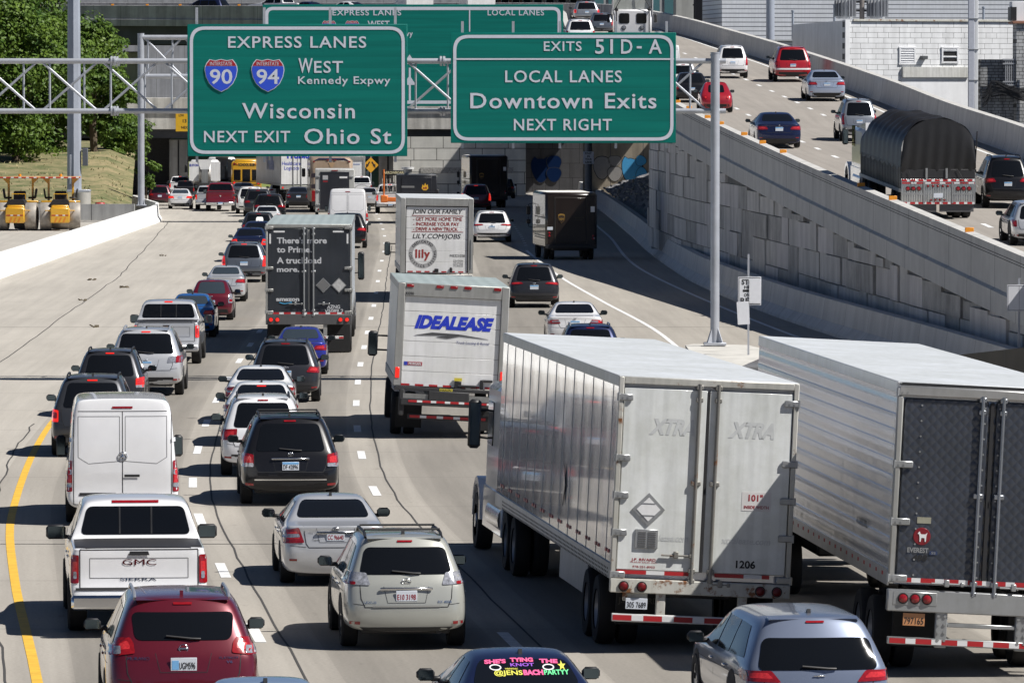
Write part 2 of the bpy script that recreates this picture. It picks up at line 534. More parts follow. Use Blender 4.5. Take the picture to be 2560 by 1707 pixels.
ribbon(mb, lambda d: XY(d)-.42, 60, 150, .035, z=.005, step=1.7, wob=.05)
ribbon(mb, lambda d: XB(d)+3.65+.36, 70, 330, .03, z=.005, step=1.7, wob=.05)
pa, pb = P(0, 905), P(300, 690); ribbon(mb, lambda d: pa.x+(pb.x-pa.x)*(d-pa.y)/(pb.y-pa.y), pa.y, pb.y, .04, step=4, wob=.05)
pa2, pb2 = P(300, 690), P(425, 553); ribbon(mb, lambda d: pa2.x+(pb2.x-pa2.x)*(d-pa2.y)/(pb2.y-pa2.y), pa2.y, pb2.y, .045, step=5, wob=.06)
mb.build("pavement_cracks", M_CRACK, smooth=False)["kind"] = "structure"
mb = MB()
for y in (556, 818, 1360):
    p0 = P(407 if y < 600 else 0, y); p1 = P(2100, y)
    for i in range(40):
        a = p0.lerp(p1, i/40); b_ = p0.lerp(p1, (i+1)/40)
        w = .09 if y > 600 else .3
        mb.add([(a.x, a.y, .005), (b_.x, b_.y, .005), (b_.x, b_.y+w, .005), (a.x, a.y+w, .005)], [(0, 1, 2, 3)])
mb.build("transverse_joints", M_CRACK, smooth=False)["kind"] = "structure"
mb = MB()
for dx in (-.13, .13):
    for y0, y1 in ((1150, 1215), (1040, 1075)):
        q0 = P(336, y0); q1 = P(326, y1); ribbon(mb, lambda d: q0.x+dx+(q1.x-q0.x)*(d-q0.y)/(q1.y-q0.y), q1.y, q0.y, .07, z=.0055, step=1.0, wob=.015)
mb.build("skid_marks", mat("skid_rubber", (.17, .165, .16), .9), smooth=False)["kind"] = "structure"
# leaves and rubbish blown on the shoulder
mb = MB()
for px, py in [(232, 818), (204, 752), (310, 720), (230, 700), (408, 640)]:
    c = P(px, py)
    for k in range(5):
        a = random.uniform(0, 6.28); r_ = random.uniform(.03, .09)
        q = c + Vector((math.cos(a)*.15, math.sin(a)*.5, .03))
        mb.box(q, (r_*1.6, r_*2, .03), rot=Matrix.Rotation(a, 3, 'Z') @ Matrix.Rotation(.5, 3, 'X'))
tag(mb.build("litter", mat("dry_leaves", (.10, .08, .05), .9), smooth=False), "dry twigs and leaf litter scattered on the left shoulder", "litter", kind="stuff")

# ---- swept walls
def sweep(name, path, prof, m, closed_prof=True, parent=None, caps=True):
    """profile of (sideways, up) pairs carried along a path of world points; sideways is to the right of travel"""
    n = len(path); k = len(prof); v = []; f = []
    for i, p in enumerate(path):
        t = Vector(path[min(i+1, n-1)]) - Vector(path[max(i-1, 0)]); t.z = 0; t.normalize()
        s = Vector((t.y, -t.x, 0))
        for (a, h) in prof: v.append(tuple(Vector(p) + s*a + Vector((0, 0, h))))
    for i in range(n-1):
        for j in range(k if closed_prof else k-1):
            f.append((i*k+j, i*k+(j+1) % k, (i+1)*k+(j+1) % k, (i+1)*k+j))
    if caps and closed_prof: f += [tuple(range(k)), tuple(range((n-1)*k, n*k))]
    mb = MB(); mb.v = v; mb.f = f
    return mb.build(name, m, parent, ang=30)
JERSEY = [(-.30, 0), (-.30, .08), (-.14, .33), (-.09, 1.07), (.09, 1.07), (.14, .33), (.30, .08), (.30, 0)]
M_BARW = concrete("barrier_white", (.80, .80, .78), .9, joints=9.0, jw=.004, streak=.08, axis='Y')
M_BARG = concrete("barrier_grey", (.42, .41, .39), .8, joints=6.0, jw=.006, streak=.2)
M_WALLG = concrete("wall_grey", (.36, .36, .36), .78, joints=3.0, jw=.01, axis='X')
bpath = [Vector((-22.55, d, 0)) for d in np.arange(150, 385, 6)] + [Vector((-22.5, 386, 0)), Vector((-22.6, 394, 0)), Vector((-23.0, 402, 0)), Vector((-24.6, 416, 0)), Vector((-26.4, 432, 0))]
tag(sweep("concrete_barrier", bpath, JERSEY, M_BARW), "long white concrete barrier along the left shoulder below the rollers", "barrier")
tag(sweep("concrete_barrier", [(-60, 399, 0), (-40, 398.5, 0), (-30, 398, 0), (-24.2, 397.6, 0)], [(-.2, 0), (-.2, 1.05), (.2, 1.05), (.2, 0)], concrete("barrier_plain_grey", (.42, .42, .41), .85, joints=4.5, jw=.012, axis='X')),
    "plain grey concrete wall behind the two yellow rollers", "barrier")
ebar = hermite([(160, 13.9), (184, 12.4), (221, 9.95), (260, 8.2), (290, 7.6), (316, 7.3), (355, 7.1), (430, 6.5), (500, 5.4)])
M_BARS = concrete("barrier_ramp_side", (.58, .575, .56), .86, joints=6.0, jw=.006, streak=.15)
tag(sweep("concrete_barrier", [Vector((ebar(d)+.1, d, 0)) for d in np.arange(160, 505, 5)], [(-.45, 0), (-.45, .1), (-.2, .38), (-.1, 1.1), (.25, 1.1), (.3, 0)], M_BARS),
    "curving concrete barrier at the foot of the panelled ramp wall", "barrier")

# ---- the ramp that becomes the flyover
LP = [(15.6,150),(14.1,171),(12.6,195),(10.8,228),(9.2,258),(7.9,283),(6.9,316),(5.9,350),(4.8,390),(4.0,430),(3.9,470),(4.0,500),(3.0,524),(-2,545),(-12,560),(-26,572),(-50,583),(-80,592),(-120,602)]
RP = [(24.3,150),(23.6,175),(22.9,200),(22.3,230),(21.5,261),(20.6,290),(19.8,318),(18.7,350),(17.2,390),(15.3,430),(13.2,468),(10.8,505),(8.6,538),(3.5,563),(-6,582),(-22,594),(-46,605),(-78,614),(-118,624)]
ZP = [3.9+.034*((a[1]+b[1])/2-212) for a, b in zip(LP[:12], RP[:12])] + [14.4, 14.9, 15.2, 15.35, 15.6, 16.0, 16.2]
N = 130
iL = [hermite(list(enumerate([p[k] for p in LP]))) for k in (0, 1)]
iR = [hermite(list(enumerate([p[k] for p in RP]))) for k in (0, 1)]
iZ = hermite(list(enumerate(ZP)))
ts = [i*(len(LP)-1)/N for i in range(N+1)]
PL = [Vector((iL[0](t), iL[1](t), iZ(t))) for t in ts]
PR = [Vector((iR[0](t), iR[1](t), iZ(t))) for t in ts]
cols = 6
vs, fs, uvs = [], [], []
acc = 0; prev = None
for a, b_ in zip(PL, PR):
    mid = (a+b_)/2
    if prev: acc += (mid-prev).length
    prev = mid
    for j in range(cols+1):
        p = a.lerp(b_, j/cols); vs.append(tuple(p)); uvs.append((j/cols*(b_-a).length, acc))
for i in range(N):
    for j in range(cols):
        q = i*(cols+1)+j; fs.append((q, q+1, q+cols+2, q+cols+1))
me = bpy.data.meshes.new("ramp_road"); me.from_pydata(vs, [], fs)
lay = me.uv_layers.new(name="lane")
idx = np.zeros(len(me.loops), dtype=np.int32); me.loops.foreach_get("vertex_index", idx)
lay.data.foreach_set("uv", np.array(uvs, dtype=np.float32)[idx].ravel())
mesh_obj("ramp_road", me, M_RAMP)["kind"] = "structure"
RAMPBVH = BVHTree.FromPolygons([Vector(v) for v in vs], fs)
def on_ramp(px, py):
    h = RAMPBVH.ray_cast(Vector((0, 0, CAM_H)), ray(px, py))
    return h[0]
def ramp_at(X, Y):
    h = RAMPBVH.ray_cast(Vector((X, Y, 60)), Vector((0, 0, -1)))
    return h[0].z if h[0] else 0
mb = MB()
def rampline(frac, i0, i1, w, dz=.008):
    for i in range(i0, i1):
        a = PL[i].lerp(PR[i], frac); b_ = PL[i+1].lerp(PR[i+1], frac)
        s = Vector((w/2, 0, dz))
        mb.add([a+Vector((-w/2, 0, dz)), a+s, b_+s, b_+Vector((-w/2, 0, dz))], [(0, 1, 2, 3)])
rampline(.88, 0, 90, .15); rampline(.055, 0, 90, .15)
for fr in (.33, .62):
    for i in range(0, 100):
        if i % 2 == 0:
            a = PL[i].lerp(PR[i], fr); b_ = PL[i+1].lerp(PR[i+1], fr); c = a.lerp(b_, .55)
            mb.add([a+Vector((-.09, 0, .008)), a+Vector((.09, 0, .008)), c+Vector((.09, 0, .008)), c+Vector((-.09, 0, .008))], [(0, 1, 2, 3)])
mb.build("ramp_lane_lines", M_LINE, smooth=False)["kind"] = "structure"
M_PARA = concrete("parapet_concrete", (.56, .55, .525), .86, joints=4.9, jw=.012, streak=.12)
M_PARF = concrete("parapet_flyover", (.40, .40, .405), .75, joints=2.6, jw=.012, streak=.3, axis='X')
iw = min(range(N+1), key=lambda i: abs(PL[i].y-316))
ic = min(range(N+1), key=lambda i: abs(PL[i].y-505))
PARAPET = [(-.12, -.95), (-.12, -.34), (0, -.28), (0, .02), (.0, .93), (.30, .95), (.42, .35), (.55, .02), (.55, -.95)]
rpp = tag(sweep("ramp_parapet", PL[:ic+1], PARAPET, M_PARA), "sunlit topped concrete parapet along the near edge of the ramp", "parapet")
for zz in (.62, .70): sweep("parapet_groove", PL[:ic+1], [(-.004, zz), (-.004, zz+.022)], GAP, closed_prof=False, parent=rpp, caps=False)
tag(sweep("flyover_parapet", PL[ic:], PARAPET, M_PARF), "grey concrete parapet of the flyover above the trees", "parapet")
RPARA = [(.0, -.9), (.0, .02), (-.22, .3), (-.30, 1.18), (-.02, 1.20), (.06, -.9)]
tag(sweep("ramp_barrier", PR[:ic+1], [(-a, h) for a, h in [(-.1, -.9), (.5, -.0), (.36, .35), (.28, 1.22), (-.04, 1.24)]], M_PARA), "tall concrete barrier along the far right edge of the ramp", "barrier")
tag(sweep("flyover_barrier", PR[ic:], [(-a, h) for a, h in [(-.1, -.9), (.5, -.0), (.36, .35), (.28, 1.5), (-.04, 1.52)]], M_PARF), "far concrete barrier of the flyover behind its traffic", "barrier")
# girders and underside
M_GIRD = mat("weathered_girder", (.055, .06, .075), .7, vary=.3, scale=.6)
k0 = min(range(N+1), key=lambda i: abs(PL[i].y-318))
GP = [PL[i].lerp(PR[i], .5) for i in range(k0, N+1)]
GW = [(PR[i]-PL[i]).length for i in range(k0, N+1)]
mb = MB()
for k in range(len(GP)-1):
    i = k0+k
    a, b_, c, d = PL[i], PR[i], PR[i+1], PL[i+1]
    for fr in (.06, .35, .65, .94):
        p, q = a.lerp(b_, fr), d.lerp(c, fr)
        dep = 1.5 if PL[i].y < 500 else 2.6
        mb.add([p+Vector((-.15, 0, -.35)), p+Vector((.15, 0, -.35)), q+Vector((.15, 0, -.35)), q+Vector((-.15, 0, -.35)),
                p+Vector((-.15, 0, -dep)), p+Vector((.15, 0, -dep)), q+Vector((.15, 0, -dep)), q+Vector((-.15, 0, -dep))],
               [(0, 1, 2, 3), (4, 5, 6, 7), (0, 4, 7, 3), (1, 5, 6, 2)])
    mb.add([a+Vector((0, 0, -.34)), b_+Vector((0, 0, -.34)), c+Vector((0, 0, -.34)), d+Vector((0, 0, -.34))], [(0, 1, 2, 3)])
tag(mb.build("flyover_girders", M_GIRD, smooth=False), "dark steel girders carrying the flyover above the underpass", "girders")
M_PIER = concrete("pier_concrete", (.42, .41, .38), .75, streak=.3, joints=None)
for n_, i in enumerate([min(range(N+1), key=lambda i: abs(PL[i].y-y)) for y in (372, 425, 470)]):
    p = PR[i].lerp(PL[i], .12); q = PL[i].lerp(PR[i], .12)
    t = thing("bridge_pier", ["round concrete pier under the ramp nearest the panelled wall", "round concrete pier under the ramp behind the lane sign post", "round concrete pier under the ramp farthest into the shade"][n_], "pier", (p.x, p.y, 0))
    zt = p.z-2.6
    MB().cyl((0, 0, 0), (0, 0, zt-.1), .55, n=18).build("column", M_PIER, t)
    MB().box((-(p.x-q.x)/2, 0, zt+.45), (p.x-q.x+1.5, 1.2, 1.1), .05).build("cap_beam", M_PIER, t)
for n_, (x, y) in enumerate([(-36, 588), (-14, 574), (-64, 596)]):
    t = thing("flyover_pier", ["grey flyover pier behind the trees", "grey flyover pier behind the express lanes sign", "grey flyover pier beyond the left edge"][n_], "pier", (x, y, 0))
    MB().box((0, 0, 6.1), (2.2, 1.6, 12.2), .1).build("column", M_PIER, t)
# ---- panelled retaining wall
M_MSE = concrete("panel_wall", (.17, .167, .16), .84, streak=.2)
wall = PL[:iw+1]
_lt = sorted((q.y, q.x) for q in PL[:iw+3])
def iLx(y): return pl_(_lt, y)
vs = []; fs = []
for p in wall: vs += [(p.x+.12, p.y, 0), (p.x+.12, p.y, p.z-.6), (p.x+.6, p.y, p.z-.6), (p.x+.6, p.y, 0)]
for i in range(len(wall)-1):
    for j in range(4): fs.append((4*i+j, 4*i+(j+1) % 4, 4*i+4+(j+1) % 4, 4*i+4+j))
fs.append((4*(len(wall)-1), 4*(len(wall)-1)+1, 4*(len(wall)-1)+2, 4*(len(wall)-1)+3)); fs.append((0, 1, 2, 3))
mb = MB(); mb.v = vs; mb.f = fs
wo_ = tag(mb.build("retaining_wall", M_MSE, smooth=False), "tall retaining wall of large concrete panels holding up the ramp", "wall")
# precast panels in staggered courses, each a little proud of or behind its neighbours, with dark open joints
mbs = [MB(), MB(), MB()]; rr = random.Random(3)
for row in range(6):
    z0 = .35+row*.98; y = 150+rr.uniform(0, 3)
    while y < 315:
        ln = .021*y*rr.choice([.5, .75, 1, 1, 1.15]); ye = min(y+ln, 315.9)
        a = min(PL, key=lambda q: abs(q.y-y)); c = min(PL, key=lambda q: abs(q.y-ye)); top = min(a.z, c.z)-.98
        h = min(.98*rr.choice([1, 1, 1, 2]), top-z0) if row < 5 else min(.98, top-z0)
        if h > .2:
            o = -rr.choice([.02, .05, .06, .09, .13]); g = .06
            xa, xc = iLx(y)+.12, iLx(ye)+.12
            v = [(x+o_, yy, z) for z in (z0+.02, z0+h-.02) for x, yy, o_ in ((xa, y+g, o), (xc, ye-g, o), (xc, ye-g, .05), (xa, y+g, .05))]
            rr.choice([mbs[0], mbs[0], mbs[1], mbs[2]]).add(v, [(0, 1, 2, 3), (7, 6, 5, 4), (0, 4, 5, 1), (1, 5, 6, 2), (2, 6, 7, 3), (3, 7, 4, 0)])
        y = ye
for m3, c3, k3 in zip(mbs, ((.62, .60, .57), (.50, .485, .46), (.66, .63, .61)), (.8, .6, .85)): m3.build("precast_panel", concrete("panel_raised", c3, k3, streak=.25), wo_, smooth=False)
rw = [q for q in PR if q.y < 447]  # unseen wall added under the right edge to keep sun off the gravel
tag(sweep("retaining_wall", rw, [(-.5, -.6), (-.1, -.6), (-.1, -20), (-.5, -20)], M_MSE), "far side retaining wall hidden behind the ramp's right barrier", "wall")
# end return of the wall
p = PL[iw]
tag(MB().box((p.x+6.4, 320.5, (p.z-1.5)/2), (12, 1.2, p.z-1.5)).build("abutment", M_MSE), "shaded concrete abutment where the ramp leaves its retaining wall", "abutment")
# ---- stones and graffiti wall under the ramp
vs = []; fs = []
gx = 26; gy = 30
for i in range(gy+1):
    for j in range(gx+1):
        d = 322+i*(452-322)/gy; x0 = ebar(d)+.45; x = x0+(14-x0)*j/gx
        vs.append((x, d, .85+1.35*min(1, j/14)+max(0, (d-400))*.008+rng.normal(0, .05)))
for i in range(gy):
    for j in range(gx):
        q = i*(gx+1)+j; fs.append((q, q+1, q+gx+2, q+gx+1))
mb = MB(); mb.v = vs; mb.f = fs
tag(mb.build("gravel_slope", mat("grey_gravel", (.22, .22, .23), .95, vary=.5, scale=3, bump=1, bscale=6), smooth=False), kind="structure")
mb = MB()
for k in range(260):
    i = rng.integers(18, gy); j = rng.integers(0, gx-4)
    c = Vector(vs[i*(gx+1)+j]) + Vector((rng.uniform(-.4, .4), rng.uniform(-2, 2), .05))
    r_ = rng.uniform(.06, .15)
    mb.box(c, (r_*2, r_*1.6, r_*1.2), r_*.5, rot=Matrix.Rotation(rng.uniform(0, 3), 3, 'Z') @ Matrix.Rotation(rng.uniform(0, 1), 3, 'X'))
tag(mb.build("rubble", mat("white_stone", (.42, .41, .39), .9, vary=.3), smooth=False), "pale broken stones on the slope under the ramp", "stones", kind="stuff")
gw = tag(MB().box((9.0, 455.6, 4.0), (7.6, .8, 8)).build("graffiti_wall", concrete("graffiti_wall_concrete", (.36, .31, .24), .75, joints=2.4, jw=.02, streak=.35, axis='X')), "tan concrete wall with round blue graffiti beside the panelled wall", "wall")
M_GB = mat("graffiti_blue", (.06, .33, .62), .6, vary=.1)
M_GG = mat("graffiti_grey", (.26, .25, .24), .7, vary=.1)
def blob(px, py, rx, ry, dd, m, parent, name="graffiti", cut=None, seed=0):
    c = PD(px, py, dd); s = dd/F
    pts = []
    for k in range(28):
        a = 2*math.pi*k/28
        q = 1+.07*math.sin(3*a+seed)
        if cut and abs(a-cut) < .5: q *= .72
        pts.append((c.x+rx*s*q*math.cos(a), c.z+ry*s*q*math.sin(a)))
    o = MB().prism(pts, dd-.012, dd-.006).build(name, m, parent, smooth=False)
    pts2 = [(c.x+(x-c.x)*1.07, c.z+(z-c.z)*1.07) for x, z in pts]
    MB().prism(pts2, dd-.005, dd-.001).build("graffiti_outline", INK, parent, smooth=False)
blob(1579, 420, 25, 33, 455.2, M_GB, gw, cut=1.6, seed=1)
blob(1602, 402, 13, 13, 455.17, M_GB, gw, seed=2); blob(1604, 434, 14, 15, 455.17, M_GB, gw, seed=3)
blob(1505, 418, 21, 28, 455.2, M_GG, gw); blob(1537, 402, 16, 13, 455.2, M_GG, gw); blob(1537, 434, 18, 18, 455.17, M_GG, gw)
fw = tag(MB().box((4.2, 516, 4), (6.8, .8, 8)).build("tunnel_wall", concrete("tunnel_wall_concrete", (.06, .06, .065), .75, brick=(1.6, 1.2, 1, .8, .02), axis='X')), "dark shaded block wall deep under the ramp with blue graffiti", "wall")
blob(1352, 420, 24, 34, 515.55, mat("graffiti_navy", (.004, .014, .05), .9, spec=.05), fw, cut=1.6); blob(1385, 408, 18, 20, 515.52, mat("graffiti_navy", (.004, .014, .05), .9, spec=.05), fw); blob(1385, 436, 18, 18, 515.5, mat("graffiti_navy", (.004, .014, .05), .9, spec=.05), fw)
# post with the lane sign
c = PD(1471, 456, 428)
t = thing("sign_post", "thick dark post with a small white lane sign under the ramp", "sign post", (c.x, 428, 0))
MB().cyl((0, 0, 0), (0, 0, 6.4), .25, n=16).build("post", mat("post_grey", (.16, .17, .19), .6, vary=.2), t)
MB().box((0, -.29, 3.72), (.74, .04, .86), .01).build("sign_panel", mat("sign_white", (.66, .67, .72), .5, vary=.06), t)
mb = MB()
for k, w in enumerate(["STAY", "IN", "YOUR", "LANE"]):
    ww = .17 if w == "IN" else .46
    text_mb(mb, w, -ww/2, ww/2, 3.95-k*.2, .13, -.315, .03)
mb.build("lettering", INK, t, smooth=False, recalc=False)

# ---- the street bridge over the expressway
M_BR = concrete("bridge_concrete", (.66, .64, .59), .72, streak=.4, joints=None, axis='X')
t = thing("street_bridge", "low street bridge of stained concrete crossing over the express lanes", "bridge", (-20, 498, 0))
MB().box((-4, 4, 7.35), (40, 8, 1.0), .03).build("parapet", M_BR, t)
MB().box((-4, 4.2, 6.05), (40, 8, 1.5), .03).build("deck_edge", M_BR, t)
MB().box((5.2, 3.72, 5.85), (22, .5, 2.0), .03).build("flyover_shade_strip", M_GIRD, t)  # dark strip stands in for the flyover's shadow on the bridge side
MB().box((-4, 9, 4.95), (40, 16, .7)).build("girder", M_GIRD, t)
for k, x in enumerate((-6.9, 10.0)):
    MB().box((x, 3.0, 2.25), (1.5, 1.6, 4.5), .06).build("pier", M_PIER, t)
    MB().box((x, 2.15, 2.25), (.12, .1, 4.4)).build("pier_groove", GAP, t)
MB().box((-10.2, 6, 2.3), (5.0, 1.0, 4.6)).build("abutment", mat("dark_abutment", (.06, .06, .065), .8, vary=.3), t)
t2 = thing("clearance_sign", "yellow low clearance sign half hidden behind the express lanes sign", "sign", (PD(460, 305, 497.3).x, 497.3, PD(460, 305, 497.3).z))
MB().box((0, 0, 0), (1.35, .06, 1.55), .02).build("sign_panel", mat("sign_yellow", (.72, .42, .02), .5, vary=.06), t2)
mb = MB(); text_mb(mb, "LOW", -.42, .0, .42, .18, -.035, .03); text_mb(mb, "13", -.1, .2, -.06, .26, -.035, .03); text_mb(mb, "NEXT", -.22, .45, -.55, .2, -.035, .02)
mb.build("lettering", INK, t2, smooth=False, recalc=False)
t = thing("block_retaining_wall", "sunlit retaining wall of pale rough blocks between the two underpass openings", "wall", (-4.2, 496.3, 0))
MB().box((0, 0, 2.37), (10.6, 1.2, 4.74), .02).build("wall_face", concrete("pale_block_wall", (.66, .65, .60), .85, streak=.12, brick=(2.6, .95, 1, .9, .03), axis='X'), t)
MB().box((.6, -.63, 2.05), (7.4, .06, .45)).build("rough_band", mat("rough_band", (.36, .35, .33), .95, vary=.5, scale=8, bump=1, bscale=30), t)
t = thing("warning_sign", "yellow diamond sign with two split arrows in the dark underpass", "sign", (PD(927, 413, 492).x, 492, 0))
MB().cyl((0, .06, 0), (0, .06, 3.4), .04).build("post", STEEL, t)
zc = PD(927, 413, 492).z
MB().prism([(0, zc-.62), (.62, zc), (0, zc+.62), (-.62, zc)], -.02, .02).build("sign_panel", mat("sign_amber", (.72, .36, .02), .5), t, smooth=False)
mb = MB()
for sx in (-1, 1):
    mb.prism([(sx*.05, zc+.22), (sx*.12, zc+.30), (sx*.32, zc-.02), (sx*.25, zc-.10)], -.03, -.022)
    mb.prism([(sx*.16, zc-.02), (sx*.36, zc+.10), (sx*.36, zc-.24)], -.034, -.031)
mb.build("arrows", INK, t, smooth=False)
# sunlit bank beyond the underpass
mb = MB(); mb.add([(-60, 545, 0), (20, 545, 0), (20, 600, 4.2), (-60, 600, 4.2)], [(0, 1, 2, 3)])
tag(mb.build("far_bank", mat("far_grass", (.16, .20, .045), .95, vary=.3, scale=.4)), kind="structure")
# ================================================================== GANTRIES AND SIGNS
M_SIGN = bpy.data.materials.new("sign_green"); M_SIGN.use_nodes = True
nt = M_SIGN.node_tree; b_ = nt.nodes["Principled BSDF"]
b_.inputs["Roughness"].default_value = .55; b_.inputs["Specular IOR Level"].default_value = .2
tc = nt.nodes.new("ShaderNodeTexCoord"); mp = nt.nodes.new("ShaderNodeMapping"); mp.inputs["Scale"].default_value = (.12, 1, 2.6)
nz = nt.nodes.new("ShaderNodeTexNoise"); nz.inputs["Scale"].default_value = 2.0; nz.inputs["Detail"].default_value = 5
rp = nt.nodes.new("ShaderNodeValToRGB"); rp.color_ramp.elements[0].position = .35; rp.color_ramp.elements[1].position = .65
rp.color_ramp.elements[0].color = (.001, .150, .125, 1); rp.color_ramp.elements[1].color = (.002, .185, .150, 1)
nt.links.new(tc.outputs["Object"], mp.inputs[0]); nt.links.new(mp.outputs[0], nz.inputs["Vector"]); nt.links.new(nz.outputs["Fac"], rp.inputs[0]); 
sp_ = nt.nodes.new("ShaderNodeSeparateXYZ"); nt.links.new(tc.outputs["Object"], sp_.inputs[0])
dv = nt.nodes.new("ShaderNodeMath"); dv.operation = 'DIVIDE'; dv.inputs[1].default_value = .305; nt.links.new(sp_.outputs["Z"], dv.inputs[0])
fr_ = nt.nodes.new("ShaderNodeMath"); fr_.operation = 'FRACT'; nt.links.new(dv.outputs[0], fr_.inputs[0])
r3_ = nt.nodes.new("ShaderNodeValToRGB"); e_ = r3_.color_ramp.elements; e_[0].position = 0; e_[0].color = (.72, .72, .72, 1); e_[1].position = .07; e_[1].color = (.93, .93, .93, 1)
e2_ = e_.new(1.0); e2_.color = (1.0, 1.0, 1.0, 1)
nt.links.new(fr_.outputs[0], r3_.inputs[0])
mxs = nt.nodes.new("ShaderNodeMix"); mxs.data_type = 'RGBA'; mxs.blend_type = 'MULTIPLY'; mxs.inputs["Factor"].default_value = 1
nt.links.new(rp.outputs[0], mxs.inputs["A"]); nt.links.new(r3_.outputs[0], mxs.inputs["B"]); nt.links.new(mxs.outputs["Result"], b_.inputs["Base Color"])
M_LEG = mat("sign_legend", (.60, .63, .70), .5, vary=.05)
M_SHB = mat("shield_blue", (.03, .085, .62), .4)
M_SHR = mat("shield_red", (.36, .012, .02), .4)
def shield_pts(cx, cz, w, h):
    q = [(0, -.5), (-.2, -.40), (-.36, -.25), (-.46, -.05), (-.5, .15), (-.49, .27), (-.44, .38), (-.35, .49), (-.18, .455), (0, .495)]
    q = q + [(-x, z) for x, z in reversed(q[1:-1])]
    return [(cx+x*w, cz+z*h) for x, z in q]
class Sign:
    def __init__(s, label, x0, y0, x1, y1, d, cr, name="highway_sign"):
        s.d = d; s.k = d/F
        a = PD(x0, y1, d); b = PD(x1, y0, d)
        s.cx = (a.x+b.x)/2; s.z0 = a.z
        s.t = thing(name, label, "highway sign", (s.cx, d, a.z))
        W = b.x-a.x; H = b.z-a.z; s.W = W; s.H = H
        MB().box((0, .04, H/2), (W, .08, H), .01).build("sign_panel", M_SIGN, s.t)
        i = 6*s.k; w = 8*s.k
        o = roundpoly([(-W/2+i, i), (W/2-i, i), (W/2-i, H-i), (-W/2+i, H-i)], cr*s.k, 8)
        n = roundpoly([(-W/2+i+w, i+w), (W/2-i-w, i+w), (W/2-i-w, H-i-w), (-W/2+i+w, H-i-w)], (cr-7)*s.k, 8)
        mb = MB(); m = len(o)
        mb.v = [(x, -.008, z) for x, z in o]+[(x, -.008, z) for x, z in n]
        mb.f = [(k, (k+1) % m, m+(k+1) % m, m+k) for k in range(m)]
        mb.build("border", M_LEG, s.t, smooth=False)
        s.mb = MB()
    def q(s, px, py):
        p = PD(px, py, s.d); return p.x-s.cx, p.z-s.z0
    def text(s, w, x0, x1, ytop, ybase, bold=.012, spacing=1.0):
        a, z0 = s.q(x0, ybase); b, z1 = s.q(x1, ytop)
        text_mb(s.mb, w, a, b, z0, z1-z0, -.010, bold, spacing=spacing)
    def bar(s, x0, y0, x1, y1):
        a, za = s.q(x0, y1); b, zb = s.q(x1, y0)
        s.mb.add([(a, -.0095, za), (b, -.0095, za), (b, -.0095, zb), (a, -.0095, zb)], [(0, 1, 2, 3)])
    def shield(s, x0, y0, x1, y1, num):
        a, za = s.q(x0, y1); b, zb = s.q(x1, y0)
        cx, cz, w, h = (a+b)/2, (za+zb)/2, b-a, zb-za
        sh = MB().prism(shield_pts(cx, cz, w, h), -.02, -.006).build("interstate_shield", M_LEG, s.t, smooth=False)
        pts = shield_pts(cx, cz, w*.955, h*.955)
        zc = cz+h*.275
        # clip into the blue body and the red crown
        low = [(x, z) for x, z in pts if z < zc]
        xe = w*.955*.478
        low = sorted([p for p in low if p[0] <= cx+1e-6], key=lambda p: -p[1]) + sorted([p for p in low if p[0] > cx+1e-6], key=lambda p: p[1])
        low = [(cx-xe, zc)] + low + [(cx+xe, zc)]
        MB().prism(low, -.026, -.021).build("shield_body", M_SHB, sh, smooth=False)
        up = [(x, z) for x, z in pts if z > zc+.01*h]
        up = sorted(up, key=lambda p: p[0])
        up = [(cx-xe, zc+.015*h)] + up + [(cx+xe, zc+.015*h)]
        MB().prism(up, -.026, -.021).build("shield_crown", M_SHR, sh, smooth=False)
        mb = MB()
        text_mb(mb, "INTERSTATE", cx-w*.335, cx+w*.335, cz+h*.305, h*.105, -.028, .0)
        text_mb(mb, num, cx-w*.34, cx+w*.34, cz-h*.245, h*.42, -.028, .015)
        mb.build("lettering", M_LEG, sh, smooth=False, recalc=False)
    def done(s):
        s.mb.build("lettering", M_LEG, s.t, smooth=False, recalc=False)
        # hangers that stick up behind the panel
        return s.t
D1 = 172.0
def c1(x): return 400+.29762*x
def r1(y): return .29762*y
s = Sign("large green express lanes sign with two interstate shields on the near gantry", 469, 61, 1018, 391, D1-.75, 38)
for w, x0, x1, yt, yb in [("EXPRESS LANES", 572, 1733, 310, 402), ("W", 1163, 1283, 493, 612), ("EST", 1295, 1537, 517, 612), ("Kennedy Expwy", 1160, 1935, 645, 706),
                          ("Wisconsin", 690, 1637, 870, 994), ("NEXT EXIT", 370, 1093, 1103, 1195), ("Ohio St", 1212, 1945, 1085, 1208)]:
    s.text(w, c1(x0), c1(x1), r1(yt), r1(yb), spacing=1.12)
s.shield(c1(375), r1(497), c1(652), r1(775), "90"); s.shield(c1(767), r1(497), c1(1045), r1(775), "94")
for px in (491, 660, 825, 988):
    a, _ = s.q(px, 0)
    MB().box((a, .14, s.H/2+.15), (.07, .1, s.H+.62)).build("hanger", STEEL, s.t, smooth=False)
s.done()
def c2(x): return 1000+.34014*x
def r2(y): return .34014*y
s = Sign("large green local lanes sign for downtown exits on the near gantry", 1127, 82, 1690, 358, D1-.75, 38)
for w, x0, x1, yt, yb in [("EXITS", 1057, 1335, 308, 375), ("51", 1435, 1565, 292, 395), ("D", 1625, 1708, 293, 395), ("A", 1828, 1925, 293, 395),
                          ("LOCAL LANES", 773, 1630, 522, 605), ("Downtown Exits", 517, 1885, 687, 796), ("NEXT RIGHT", 837, 1558, 877, 958)]:
    s.text(w, c2(x0), c2(x1), r2(yt), r2(yb), spacing=1.12)
s.bar(c2(1740), r2(342), c2(1776), r2(358)); s.bar(c2(392), r2(430), c2(2014), r2(442))
